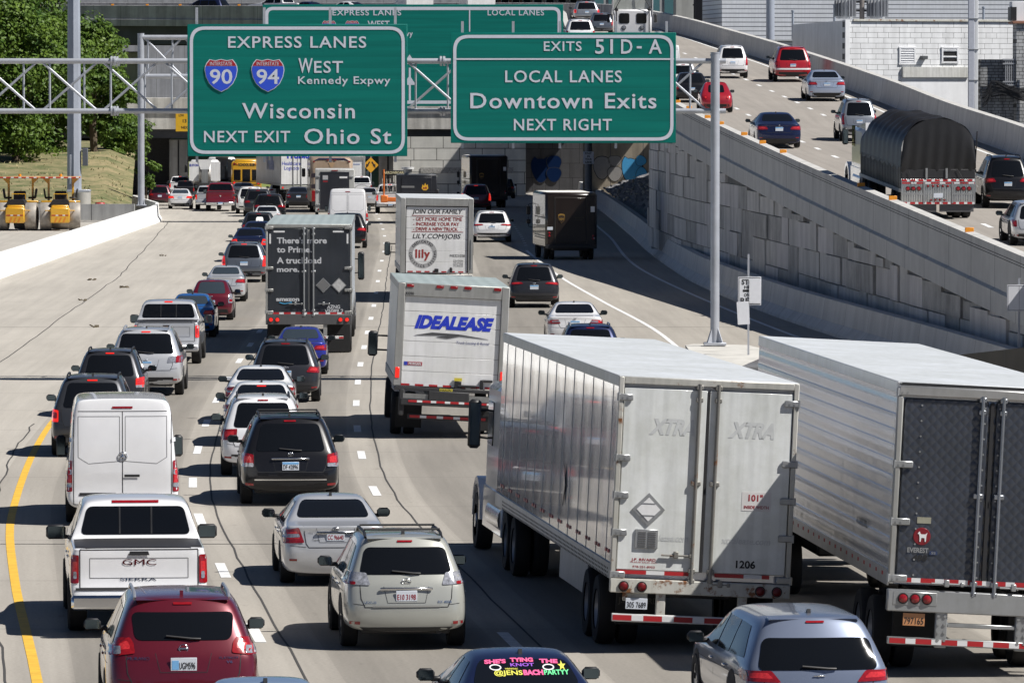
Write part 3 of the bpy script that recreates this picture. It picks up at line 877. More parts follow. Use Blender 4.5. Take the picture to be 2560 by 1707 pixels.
for px in (1156, 1283, 1400, 1540, 1667):
    a, _ = s.q(px, 0); MB().box((a, .14, s.H/2+.08), (.07, .1, s.H+.46)).build("hanger", STEEL, s.t, smooth=False)
s.done()
D2 = 391.0
s = Sign("huge green diagram sign behind the two near signs on the far gantry", 657, 12, 1408, 266, D2-1.0, 20)
s.text("EXPRESS LANES", 831, 1003, 25.5, 39, spacing=1.12); s.text("LOCAL LANES", 1219, 1360, 25, 39, spacing=1.12)
s.text("WEST", 919, 974, 53, 69); s.text("Kennedy Expwy", 905, 1032, 78, 91, spacing=1.1)
s.bar(1172.5, 18, 1175.5, 80)
s.shield(805, 52, 840, 88, "90"); s.shield(863, 52, 898, 88, "94")
# diagram stems of the lane arrows, mostly hidden by the near signs
s.bar(1022, 170, 1027, 255); 
a, za = s.q(1024, 141); s.mb.add([(a-.4, -.0095, za-.5), (a+.4, -.0095, za-.5), (a, -.0095, za+.1)], [(0, 1, 2)])
a, za = s.q(1024, 193); s.mb.add([(a-.4, -.0092, za-.5), (a+.4, -.0092, za-.5), (a, -.0092, za+.1)], [(0, 1, 2)])
s.done()
def truss(name, label, d, x0, x1, ztop, zbot, r, poles, depth=1.1, period=1.57, splice=(), pr=.13):
    t = thing(name, label, "sign gantry", ((x0+x1)/2, d, 0))
    cx = (x0+x1)/2
    L = x1-x0
    mb = MB()
    for z in (ztop, zbot):
        for y in (0, depth): mb.cyl((-L/2, y, z), (L/2, y, z), r, n=12)
    mb.build("chord", STEEL, t)
    mb = MB(); x = -L/2+.3; k = 0
    while x+period < L/2:
        mb.cyl((x, 0, ztop), (x+period, 0, zbot), r*.5, n=7); mb.cyl((x+period-.05, depth, ztop), (x-.05, depth, zbot), r*.5, n=7)
        mb.cyl((x+.25, 0, ztop), (x+.25, 0, zbot), r*.42, n=7)
        mb.cyl((x+period*.72, depth, ztop), (x+period*.72, depth, zbot), r*.42, n=7)
        mb.cyl((x, 0, zbot), (x+period, depth, zbot), r*.4, n=6); mb.cyl((x, 0, ztop), (x, depth, ztop), r*.4, n=6)
        x += period+.12; k += 1
    mb.build("bracing", STEEL, t)
    if splice:
        mb = MB()
        for px in splice:
            xx = PD(px, 0, d).x-cx
            for z in (ztop, zbot):
                for y in (0, depth):
                    mb.cyl((xx-.07, y, z), (xx-.02, y, z), r*1.9, n=14); mb.cyl((xx+.02, y, z), (xx+.07, y, z), r*1.9, n=14)
        mb.build("splice_flange", STEEL, t)
    for (xp, zb, zt, rr) in poles:
        p = MB()
        p.cyl((xp-cx, depth/2-.6, zb), (xp-cx, depth/2-.6, zt), rr, n=20); p.cyl((xp-cx, depth/2-.6, zt), (xp-cx, depth/2-.6, zt+.03), rr*1.06, n=20)
        po = p.build("pole", STEEL, t)
        q = MB(); q.box((xp-cx, depth/2-.6, zb+.04), (.62, .62, .08), .01)
        for a in range(4):
            an = a*math.pi/2+math.pi/4
            q.prism([(rr*.9, .08), (.3, .08), (rr*.95, .5)], -.015, .015, M=Matrix.Translation((xp-cx, depth/2-.6, zb)) @ Matrix.Rotation(an, 4, 'Z'))
        q.build("base_plate", STEEL, po)
    return t
pb_ = PD(1787, 866, D1); zch = PD(0, 153, D1).z; zcl = PD(0, 278, D1).z
truss("sign_gantry", "near steel truss gantry carrying the two large green signs", D1, -23.5, PD(1815, 0, D1).x, zch, zcl, .072,
      [(pb_.x, 1.02, PD(0, 134, D1).z, .125), (-22.9, 0, 9.6, .125)], splice=(283, 1106))
pb2 = PD(353, 515, D2)
truss("sign_gantry", "far steel truss gantry behind the near one with its tall left pole", D2, pb2.x-.1, 9.5, PD(0, 94, D2).z, PD(0, 191, D2).z, .15,
      [(pb2.x, 1.05, PD(0, 85, D2).z, .21), (9.2, 0, 12, .21)], depth=1.3, period=2.4, pr=.2)
# ---- the gore: barrier nose that carries the gantry pole
g0 = pb_
M_GORE = concrete("gore_concrete", (.62, .60, .55), .8, streak=.15)
mb = MB()
mb.prism([(g0.x-.75, g0.y-1.0-18), (g0.x+3.4, g0.y-30), (g0.x+4.4, g0.y-30), (g0.x+.95, g0.y+.8), (g0.x-.55, g0.y+1.5), (g0.x-.8, g0.y+.6)], 0, 1.0, axis='z')
tag(mb.build("gore_barrier", M_GORE, smooth=False), "pale concrete barrier nose at the gore under the gantry pole", "barrier")
c = P(2345, 895, 1.75); c2_ = P(2750, 850, 1.75)
M_DK = concrete("dark_wall", (.085, .078, .066), .8, joints=3.0, jw=.006, streak=.2)
dw = MB(); a = PD(2340, 893, 158); b_ = PD(2620, 862, 150)
dw.add([(a.x, a.y, 0), (b_.x, b_.y, 0), (b_.x+.5, b_.y+.3, 0), (a.x+.2, a.y+.6, 0), (a.x, a.y, a.z), (b_.x, b_.y, b_.z), (b_.x+.5, b_.y+.3, b_.z), (a.x+.2, a.y+.6, a.z)],
       [(0, 1, 5, 4), (1, 2, 6, 5), (2, 3, 7, 6), (3, 0, 4, 7), (4, 5, 6, 7)])
tag(dw.build("dark_wall", M_DK, smooth=False), "dark brown wall at the right edge beyond the silver trailer", "wall")
# ---- stop sign on the gore
D3 = 166.0
c = PD(1871, 880, D3)
t = thing("traffic_sign", "white stop here on red sign with blank plates hung over it", "traffic sign", (c.x, D3, 0))
k = D3/F
MB().box((0, .03, 1.85), (.05, .05, 3.7)).build("post", STEEL, t)
z = lambda y: PD(0, y, D3).z
x_ = lambda x: PD(x, 0, D3).x-c.x
def plate(x0, y0, x1, y1, yy, m, name, rot=0):
    return MB().box(((x_(x0)+x_(x1))/2, yy, (z(y0)+z(y1))/2), (x_(x1)-x_(x0), .012, z(y0)-z(y1)), .003, rot=Matrix.Rotation(rot, 3, 'Y')).build(name, m, t)
M_SW = mat("sign_sheet_white", (.72, .73, .76), .45, vary=.05)
plate(1846, 692, 1904, 763, 0, M_SW, "sign_panel")
mb = MB()
for (x0, y0, x1, y1) in [(1848, 694, 1902, 695.2), (1848, 759.8, 1902, 761), (1848, 694, 1849.2, 761), (1900.8, 694, 1902, 761), (1858, 724, 1878, 730)]:
    mb.add([(x_(x0), -.009, z(y1)), (x_(x1), -.009, z(y1)), (x_(x1), -.009, z(y0)), (x_(x0), -.009, z(y0))], [(0, 1, 2, 3)])
for w, x0, x1, yt, yb in [("STOP", 1855, 1895, 699, 711), ("HERE", 1862, 1890, 714.5, 721.5), ("ON", 1861, 1875, 734, 741), ("RED", 1852, 1890, 745, 758)]:
    text_mb(mb, w, x_(x0), x_(x1), z(yb), z(yt)-z(yb), -.010, .03)
mb.build("lettering", INK, t, smooth=False, recalc=False)
plate(1874, 697, 1903, 758, -.025, M_SW, "cover_plate"); plate(1844, 754, 1874, 811, -.025, M_SW, "cover_plate", rot=-.06)
t = thing("traffic_sign", "blank white sign at the right edge in front of the ramp wall", "traffic sign", (PD(2548, 745, 168).x, 168, 0))
MB().box((0, .03, 1.5), (.06, .05, 3.0)).build("post", STEEL, t)
MB().box((0, -.005, PD(0, 745, 168).z), (.66, .012, .72), .003).build("sign_panel", M_SW, t)
mb = MB(); zc = PD(0, 745, 168).z
for (a, b2, c_, d_) in [(-.31, -.34, .31, -.325), (-.31, .325, .31, .34), (-.31, -.34, -.295, .34), (.295, -.34, .31, .34), (-.005, -.34, .005, .34)]:
    mb.add([(a, -.014, zc+b2), (c_, -.014, zc+b2), (c_, -.014, zc+d_), (a, -.014, zc+d_)], [(0, 1, 2, 3)])
mb.build("sign_border", mat("faded_border", (.25, .25, .28), .6), t, smooth=False)
# ---- orange reflectors on the near ramp parapet
rm = None
for px, py in [(1692, 267), (1721, 284), (1758, 304), (1798, 322), (1842, 341), (1893, 362), (1948, 384), (2146, 469), (2224, 502), (2404, 579)]:
    pl = min(PL[:ic], key=lambda q: abs((1280+q.x*F/q.y)-px))
    if rm is None:
        o = MB().box((0, 0, .07), (.26, .10, .14), .01).build("reflector", AMBER); rm = o
    else:
        o = rm.copy(); link(o)
    o.location = (pl.x+.15, pl.y, pl.z+.93)
    tag(o, "small orange reflector block on top of the near ramp parapet", "reflector", "orange reflectors along the ramp parapet")
for k, px in enumerate((115, 227, 316, 400, 480, 617)):
    pl = min(PL[ic:], key=lambda q: abs((1280+q.x*F/q.y)-px))
    o = rm.copy(); link(o); o.location = (pl.x, pl.y+.15, pl.z+.94); o.rotation_euler = (0, 0, 0)
    tag(o, "small orange reflector block on top of the flyover parapet", "reflector", "orange reflectors along the flyover parapet")
# ---- high mast pole
sM = F/404; xM = (186-1280)/sM
t = thing("light_tower", "tall octagonal grey steel mast standing on the grass bank", "light mast", (xM, 404, .6))
MB().cyl((0, 0, 1.25), (0, 0, 34), .47, .30, n=8).build("mast", mat("mast_grey", (.36, .39, .45), .5, .2, vary=.12, scale=.7), t, ang=20)
MB().box((.3, 0, 1.2), (1.5, 1.3, .16), .02).build("base_plate", STEEL, t)
MB().cyl((.5, -.6, -.6), (.5, -.6, 1.1), .62, n=20).build("footing", M_BARG, t)
MB().box((.72, -.05, 3.4), (.34, .4, 1.15), .02).build("control_box", mat("cabinet_grey", (.10, .11, .13), .6), t)
MB().box((-.22, -.46, 2.6), (.12, .03, 1.9), .01).build("hand_hole", mat("mast_cover", (.34, .37, .42), .5, .25), t)
# ================================================================== CARS
def ccsub(vs, fs, levels=2):
    me = bpy.data.meshes.new("tmp"); me.from_pydata(vs, [], fs)
    bm = bmesh.new(); bm.from_mesh(me); bmesh.ops.recalc_face_normals(bm, faces=bm.faces); bm.to_mesh(me); bm.free()
    o = bpy.data.objects.new("tmp", me); link(o)
    md = o.modifiers.new("s", 'SUBSURF'); md.levels = levels; md.render_levels = levels
    dg = bpy.context.evaluated_depsgraph_get()
    out = bpy.data.meshes.new_from_object(o.evaluated_get(dg))
    bpy.data.objects.remove(o); bpy.data.meshes.remove(me)
    return out
def lerp(a, b, t): return a+(b-a)*t
def pl(tab, x):
    if x <= tab[0][0]: return tab[0][1]
    for (a, b), (c, d) in zip(tab, tab[1:]):
        if x <= c: return b+(d-b)*(x-a)/(c-a)
    return tab[-1][1]
# proportions: belt height, roof half width, rear-face skew, stations (y as share of length, top z as share of H, roof share of half width, plan width)
KIND = {
 'suv': dict(L=4.75, belt=.60, wr=.71, ground=.17,
    skew=[(0, .16), (.2, .05), (.27, .0), (.38, .0), (.43, .05), (.55, .07), (.61, .10), (.92, .40), (1.0, .50)],
    st=[(0, .985, .90, .90), (.03, .995, .96, .96), (.12, 1.0, 1, 1), (.30, 1.0, 1, 1), (.50, .995, 1, 1), (.58, .965, .97, 1), (.74, .655, 1.18, .99), (.88, .60, 1.15, .97), (.97, .52, 1.1, .90), (1, .45, 1.0, .82)]),
 'van': dict(L=5.6, belt=.45, wr=.86, ground=.13,
    skew=[(0, .1), (.12, .0), (.22, .0), (.25, .03), (.5, .03), (.9, .10), (1, .16)],
    st=[(0, 1, .97, .975), (.015, 1.0, .99, .99), (.08, 1, 1, 1), (.4, 1, 1, 1), (.72, .985, .99, 1), (.80, .93, .95, 1), (.90, .56, 1.05, .98), (.97, .47, 1.0, .94), (1, .40, .95, .85)]),
 'sedan': dict(L=4.75, belt=.66, wr=.66, ground=.15,
    skew=[(0, .18), (.2, .06), (.28, .0), (.42, .0), (.47, .05), (.60, .07), (.68, .06), (.8, .1)],
    st=[(0, .705, 1.30, .93), (.035, .715, 1.33, .97), (.13, .735, 1.32, .99), (.165, .76, 1.26, 1), (.31, .972, 1.0, 1), (.38, .995, .99, 1), (.50, 1, 1, 1), (.57, .97, .98, 1), (.755, .70, 1.32, .99), (.88, .64, 1.3, .97), (.97, .55, 1.25, .90), (1, .46, 1.15, .82)]),
 'hatch': dict(L=4.4, belt=.62, wr=.70, ground=.15,
    skew=[(0, .15), (.2, .04), (.28, .0), (.42, .0), (.47, .05), (.62, .10), (.70, .16), (.95, .85), (1, .95)],
    st=[(0, .985, .93, .93), (.03, .99, .98, .97), (.12, 1.0, 1, 1), (.35, 1, 1, 1), (.50, .99, 1, 1), (.76, .68, 1.26, .99), (.90, .60, 1.2, .96), (.97, .52, 1.15, .89), (1, .45, 1.1, .80)]),
 'pickup': dict(L=5.8, belt=.60, wr=.78, ground=.22,
    skew=[(0, .10), (.22, .02), (.30, .0), (.36, .0), (.38, .09), (.62, .09), (.66, .10), (1, .1)],
    st=[(0, .675, 1.22, .965), (.012, .68, 1.23, .975), (.05, .685, 1.23, .985), (.285, .685, 1.23, .985), (.296, .69, 1.22, .985), (.31, .955, 1.0, .985), (.325, .985, 1.0, .985), (.45, 1, 1, .985), (.55, .99, 1, .985), (.60, .95, .97, .985), (.70, .68, 1.2, .985), (.88, .645, 1.2, .98), (.975, .58, 1.16, .93), (1, .5, 1.1, .86)]),
 'beetle': dict(L=4.1, belt=.60, wr=.66, ground=.14,
    skew=[(0, .22), (.2, .08), (.3, .0), (.42, .02), (.55, .16), (.66, .42), (.85, .9), (1, 1.5)],
    st=[(0, .99, .85, .86), (.05, .99, .93, .95), (.14, 1.0, .97, 1), (.36, 1, 1, 1), (.52, .99, 1, 1), (.74, .66, 1.25, .98), (.90, .58, 1.15, .93), (.97, .48, 1.05, .82), (1, .40, .95, .70)]),
}
def car_body(kind, W, H, L):
    K = KIND[kind]; hw = W/2; zb = K['ground']*H; sk = [(a*H, b*H/1.6) for a, b in K['skew']]
    rings = []
    for si, (yf, zt, wrf, pw) in enumerate(K['st']):
        zr = zt*H; zs = min(K['belt']*H, zr-.025*H) if zt < .8 else K['belt']*H
        if kind == 'pickup' and zt < .7: zs = zr-.03*H
        ws = hw*pw; wr = min(hw*K['wr']*wrf, ws*.955)
        k = min(1, max(.12, (zr-zs)/.3))
        pts = [(0, zb), (.6*ws, zb), (.93*ws, zb+.015*H), (.985*ws, zb+.07*H), (ws, zb+.45*(zs-zb)), (.988*ws, zs-.05*H), (.955*ws, zs),
               (lerp(.955*ws, wr, .5), lerp(zs, zr-.06*k, .52)), (wr, zr-.075*k), (wr*.86, zr-.02*k), (wr*.45, zr-.003), (0, zr)]
        y = yf*L
        ring = []
        for x, z in pts:
            yy = y
            w = max(0, 1-yf/.34)
            if kind in ('suv', 'hatch', 'van', 'beetle'): yy = y + pl(sk, z)*max(0, 1-yf*3.2)
            elif yf < .06: yy = y + pl(sk, z)
            ring.append((x, yy, z))
        rings.append(ring)
    vs = []; fs = []
    n = 12; per = 2*n-2
    def vid(si, i, side):
        if i == 0: return si*per
        if i == n-1: return si*per+n-1
        return si*per+i if side > 0 else si*per+n-1+(n-1-i)
    for ring in rings:
        vs += ring
        vs += [(-x, y, z) for x, y, z in ring[n-2:0:-1]]
    for si in range(len(rings)-1):
        for i in range(n-1):
            fs.append((vid(si, i, 1), vid(si, i+1, 1), vid(si+1, i+1, 1), vid(si+1, i, 1)))
            fs.append((vid(si, i, -1), vid(si+1, i, -1), vid(si+1, i+1, -1), vid(si, i+1, -1)))
    # end caps with inner columns for a bulged face
    for si, sgn in ((0, -1), (len(rings)-1, 1)):
        cid = {}
        for i in range(1, n-1):
            x, y, z = rings[si][i]
            for j, fr in enumerate((-.6, 0, .6)):
                cid[i, j] = len(vs)
                vs.append((x*fr, y+sgn*.085*(1-fr*fr)*(.2 if kind in ('pickup', 'van') else 1), z))
            cid[i, -1] = vid(si, i, -1); cid[i, 3] = vid(si, i, 1)
        for i in range(1, n-2):
            for j in range(-1, 3): fs.append((cid[i, j], cid[i, j+1], cid[i+1, j+1], cid[i+1, j]))
        b0 = vid(si, 0, 1); t0 = vid(si, n-1, 1)
        fs += [(cid[1, -1], b0, cid[1, 1], cid[1, 0]), (b0, cid[1, 3], cid[1, 2], cid[1, 1])]
        fs += [(cid[n-2, -1], cid[n-2, 0], cid[n-2, 1], t0), (t0, cid[n-2, 1], cid[n-2, 2], cid[n-2, 3])]
    me = ccsub(vs, fs, 2)
    return me
class Shell:
    """a body mesh that other panels can be laid on"""
    def __init__(s, me):
        s.me = me
        v = [x.co.copy() for x in me.vertices]
        s.bvh = BVHTree.FromPolygons(v, [tuple(p.vertices) for p in me.polygons])
    def hit(s, a, b, axis, far=12):
        if axis == 'rear': o, d = Vector((a, -far, b)), Vector((0, 1, 0))
        elif axis == 'left': o, d = Vector((-far, a, b)), Vector((1, 0, 0))
        elif axis == 'right': o, d = Vector((far, a, b)), Vector((-1, 0, 0))
        else: o, d = Vector((a, b, far)), Vector((0, 0, -1))
        h = s.bvh.ray_cast(o, d)
        if h[0] is None:
            # past the outline: walk in until the ray meets the body
            for k in range(1, 14):
                f = 1-k*.012
                o2 = Vector((o.x*f, o.y, o.z)) if axis in ('rear', 'top') else o
                h = s.bvh.ray_cast(o2, d)
                if h[0] is not None: return h
            h = s.bvh.find_nearest(o+d*far)
        return h
    def patch(s, name, polys, axis, m, parent, off=.006, step=.09, mb=None):
        bm = bmesh.new()
        for poly in polys:
            try: bm.faces.new([bm.verts.new((p[0], p[1], 0)) for p in poly])
            except ValueError: pass
        bm.normal_update()
        lo = [min(v.co[k] for v in bm.verts) for k in (0, 1)]; hi = [max(v.co[k] for v in bm.verts) for k in (0, 1)]
        for k in (0, 1):
            c = math.ceil(lo[k]/step)*step
            while c < hi[k]:
                pc = [0, 0, 0]; pn = [0, 0, 0]; pc[k] = c; pn[k] = 1
                bmesh.ops.bisect_plane(bm, geom=bm.verts[:]+bm.edges[:]+bm.faces[:], plane_co=pc, plane_no=pn)
                c += step
        bmesh.ops.triangulate(bm, faces=bm.faces[:])
        for v in bm.verts:
            h = s.hit(v.co.x, v.co.y, axis)
            nn = h[1]
            ref = {'rear': Vector((0, -1, 0)), 'left': Vector((-1, 0, 0)), 'right': Vector((1, 0, 0)), 'top': Vector((0, 0, 1))}[axis]
            if nn.dot(ref) < 0: nn = -nn
            v.co = h[0]+nn*off
        if mb is not None:
            bm.verts.index_update()
            mb.add([v.co.copy() for v in bm.verts], [tuple(v.index for v in f.verts) for f in bm.faces]); bm.free(); return None
        bmesh.ops.recalc_face_normals(bm, faces=bm.faces)
        me = bpy.data.meshes.new(name); bm.to_mesh(me); bm.free()
        finish(me, True, 50)
        return mesh_obj(name, me, m, parent)
    def line(s, mb, pts, axis, w=.010, off=.004, step=.08):
        for (a, b) in zip(pts, pts[1:]):
            a = Vector(a); b = Vector(b); n = max(1, int((b-a).length/step)); t = (b-a).normalized(); q = Vector((-t.y, t.x))*w/2
            rows = []
            for i in range(n+1):
                p = a.lerp(b, i/n)
                r = []
                for sg in (-1, 1):
                    h = s.hit(p.x+sg*q.x, p.y+sg*q.y, axis)
                    nn = h[1]
                    ref = {'rear': Vector((0, -1, 0)), 'left': Vector((-1, 0, 0)), 'right': Vector((1, 0, 0)), 'top': Vector((0, 0, 1))}[axis]
                    if nn.dot(ref) < 0: nn = -nn
                    r.append(h[0]+nn*off)
                rows.append(r)
            o = len(mb.v)
            for r in rows: mb.v += [tuple(r[0]), tuple(r[1])]
            for i in range(n): mb.f.append((o+2*i, o+2*i+1, o+2*i+3, o+2*i+2))
def mir(poly): return [(-x, z) for x, z in reversed(poly)]
def wheel(parent, x, y, r, w, sgn, rim=True):
    mb = MB(); mb.lathe([(r*.62, -w/2), (r*.93, -w/2), (r, -w*.38), (r, w*.38), (r*.93, w/2), (r*.62, w/2), (r*.62, -w/2)], (0, 0, 0), 'x', 24)
    o = mb.build("wheel", TYRE, parent); o.location = (x, y, r)
    if rim:
        k = MB(); k.lathe([(.02, sgn*w*.40), (r*.16, sgn*w*.42), (r*.18, sgn*w*.36), (r*.55, sgn*w*.42), (r*.635, sgn*w*.46), (r*.635, sgn*w*.2)], (0, 0, 0), 'x', 20)
        k.build("rim", RIM, o)
        q = MB()
        for i in range(5):
            a = i*2*math.pi/5+.3
            q.box((sgn*w*.40, math.cos(a)*r*.42, math.sin(a)*r*.42), (w*.12, r*.12, r*.20), .004, rot=Matrix.Rotation(a, 3, 'X'))
        q.build("rim_opening", GAP, o)
    return o
def ringtube(mb, x, z, rx, rz, y, r=.006, n=20, a0=0, a1=2*math.pi):
    mb.tube([(x+math.cos(a0+(a1-a0)*i/n)*rx, y, z+math.sin(a0+(a1-a0)*i/n)*rz) for i in range(n+1)], r, 5)
def badge(parent, style, x, z, y, s=.05):
    mb = MB()
    if style == 'ovals':
        ringtube(mb, x, z, s, s*.68, y, s*.1); ringtube(mb, x, z+s*.15, s*.62, s*.28, y, s*.08); ringtube(mb, x, z+s*.0, s*.22, s*.62, y, s*.08)
    elif style == 'star':
        ringtube(mb, x, z, s, s, y, s*.12)
        for a in (90, 210, 330): mb.cyl((x, y, z), (x+math.cos(R(a))*s, y, z+math.sin(R(a))*s), s*.22, s*.05, n=6)
    elif style == 'lovale':
        ringtube(mb, x, z, s, s*.75, y, s*.1); mb.tube([(x+s*.1, y, z+s*.55), (x-s*.45, y, z-s*.3), (x+s*.6, y, z-s*.3)], s*.11, 5)
    elif style == 'ringbar':
        ringtube(mb, x, z, s, s*.9, y, s*.12); mb.box((x, y-.003, z), (s*2.3, .012, s*.38), .003)
    elif style == 'h':
        mb.box((x-s*.5, y, z), (s*.22, .01, s*1.3), rot=Matrix.Rotation(R(-8), 3, 'Y')); mb.box((x+s*.5, y, z), (s*.22, .01, s*1.3), rot=Matrix.Rotation(R(8), 3, 'Y')); mb.box((x, y, z), (s*.9, .01, s*.22))
    elif style == 'bowtie':
        mb.box((x, y, z), (s*2.0, .012, s*.36), .002, rot=Matrix.Rotation(R(-4), 3, 'Y')); mb.box((x, y, z), (s*.7, .012, s*.8), .002)
    elif style == 'rings4':
        for k in range(4): ringtube(mb, x+(k-1.5)*s*.75, z, s*.5, s*.5, y, s*.07, 14)
    elif style == 'wing':
        mb.box((x, y, z), (s*3.0, .012, s*.22), .003); mb.box((x, y, z), (s*.8, .014, s*.4), .003)
    elif style == 'ram':
        mb.prism([(x-s*.8, z+s*.5), (x-s*.3, z+s*.7), (x, z+s*.4), (x+s*.3, z+s*.7), (x+s*.8, z+s*.5), (x+s*.5, z-s*.1), (x+.0, z-s*.8), (x-s*.5, z-s*.1)], y-.006, y+.006)
    else:
        ringtube(mb, x, z, s, s, y, s*.12, 16); mb.box((x, y, z), (s*.9, .01, s*.5), .002)
    return mb.build("badge", CHROME, parent)
def plate(parent, x, z, y, txt=None, style='il', w=.31, h=.155, tilt=0.0):
    M = Matrix.Translation((x, y, z)) @ Matrix.Rotation(tilt, 4, 'X')
    base = PLATE if style != 'or' else mat("plate_orange", (.50, .23, .10), .5)
    o = MB().box((0, 0, 0), (w, .012, h), .003, M=M).build("license_plate", base, parent)
    if style in ('il', 'in'):
        q = MB()
        if style == 'il': q.box((0, -.007, h*.34), (w*.96, .003, h*.26), M=M)
        else: q.box((-w*.32, -.007, -.01), (w*.26, .003, h*.7), M=M)
        q.build("plate_band", PLATEBLUE, o)
    if txt:
        mb = MB(); lo = -w*.44 if style != 'in' else -w*.17
        text_mb(mb, txt, lo, w*.44, -h*.36, h*.5, -.009, .01, M=M)
        mb.build("lettering", INK if style != 'red' else REDINK, o, smooth=False, recalc=False)
    return o
LIGHTS = {   # (poly in half-width / height shares), material, drawn on the right and mirrored
 'tall':   [([(.80, .44), (.955, .44), (.945, .60), (.80, .58)], 'L')],
 'tallhi': [([(.80, .40), (.965, .40), (.93, .66), (.84, .66)], 'L')],
 'wide':   [([(.50, .52), (.965, .49), (.965, .58), (.60, .585)], 'L')],
 'slim':   [([(.42, .55), (.97, .515), (.97, .575), (.52, .585)], 'L')],
 'clear':  [([(.60, .50), (.97, .51), (.965, .615), (.63, .60)], 'C')],
 'mixed':  [([(.74, .45), (.965, .45), (.955, .60), (.74, .58)], 'L'), ([(.74, .445), (.965, .445), (.965, .485), (.74, .485)], 'C')],
 'sed':    [([(.58, .51), (.965, .50), (.955, .65), (.68, .685)], 'L'), ([(.66, .575), (.955, .565), (.955, .605), (.68, .615)], 'C')],
 'sedwide': [([(.48, .55), (.965, .53), (.955, .645), (.56, .635)], 'L')],
 'sedclear': [([(.50, .555), (.965, .535), (.955, .63), (.58, .635)], 'L'), ([(.52, .585), (.80, .575), (.80, .605), (.55, .61)], 'C')],
 'murano': [([(.62, .60), (.975, .575), (.965, .65), (.80, .675), (.69, .715), (.64, .675)], 'L'), ([(.80, .595), (.975, .585), (.975, .635), (.80, .65)], 'C')],
 'van':    [([(.885, .20), (.975, .20), (.965, .40), (.885, .40)], 'L'), ([(.89, .285), (.972, .285), (.970, .33), (.89, .33)], 'C')],
 'pick':   [([(.865, .435), (.965, .435), (.955, .625), (.865, .625)], 'L')],
 'round':  [([(.66+.10*math.cos(k*math.pi/6), .50+.062*math.sin(k*math.pi/6)) for k in range(12)], 'L')],
 'prius':  [([(.78, .44), (.965, .44), (.93, .66), (.80, .66)], 'C'), ([(.82, .47), (.95, .47), (.94, .53), (.82, .53)], 'L')],
}
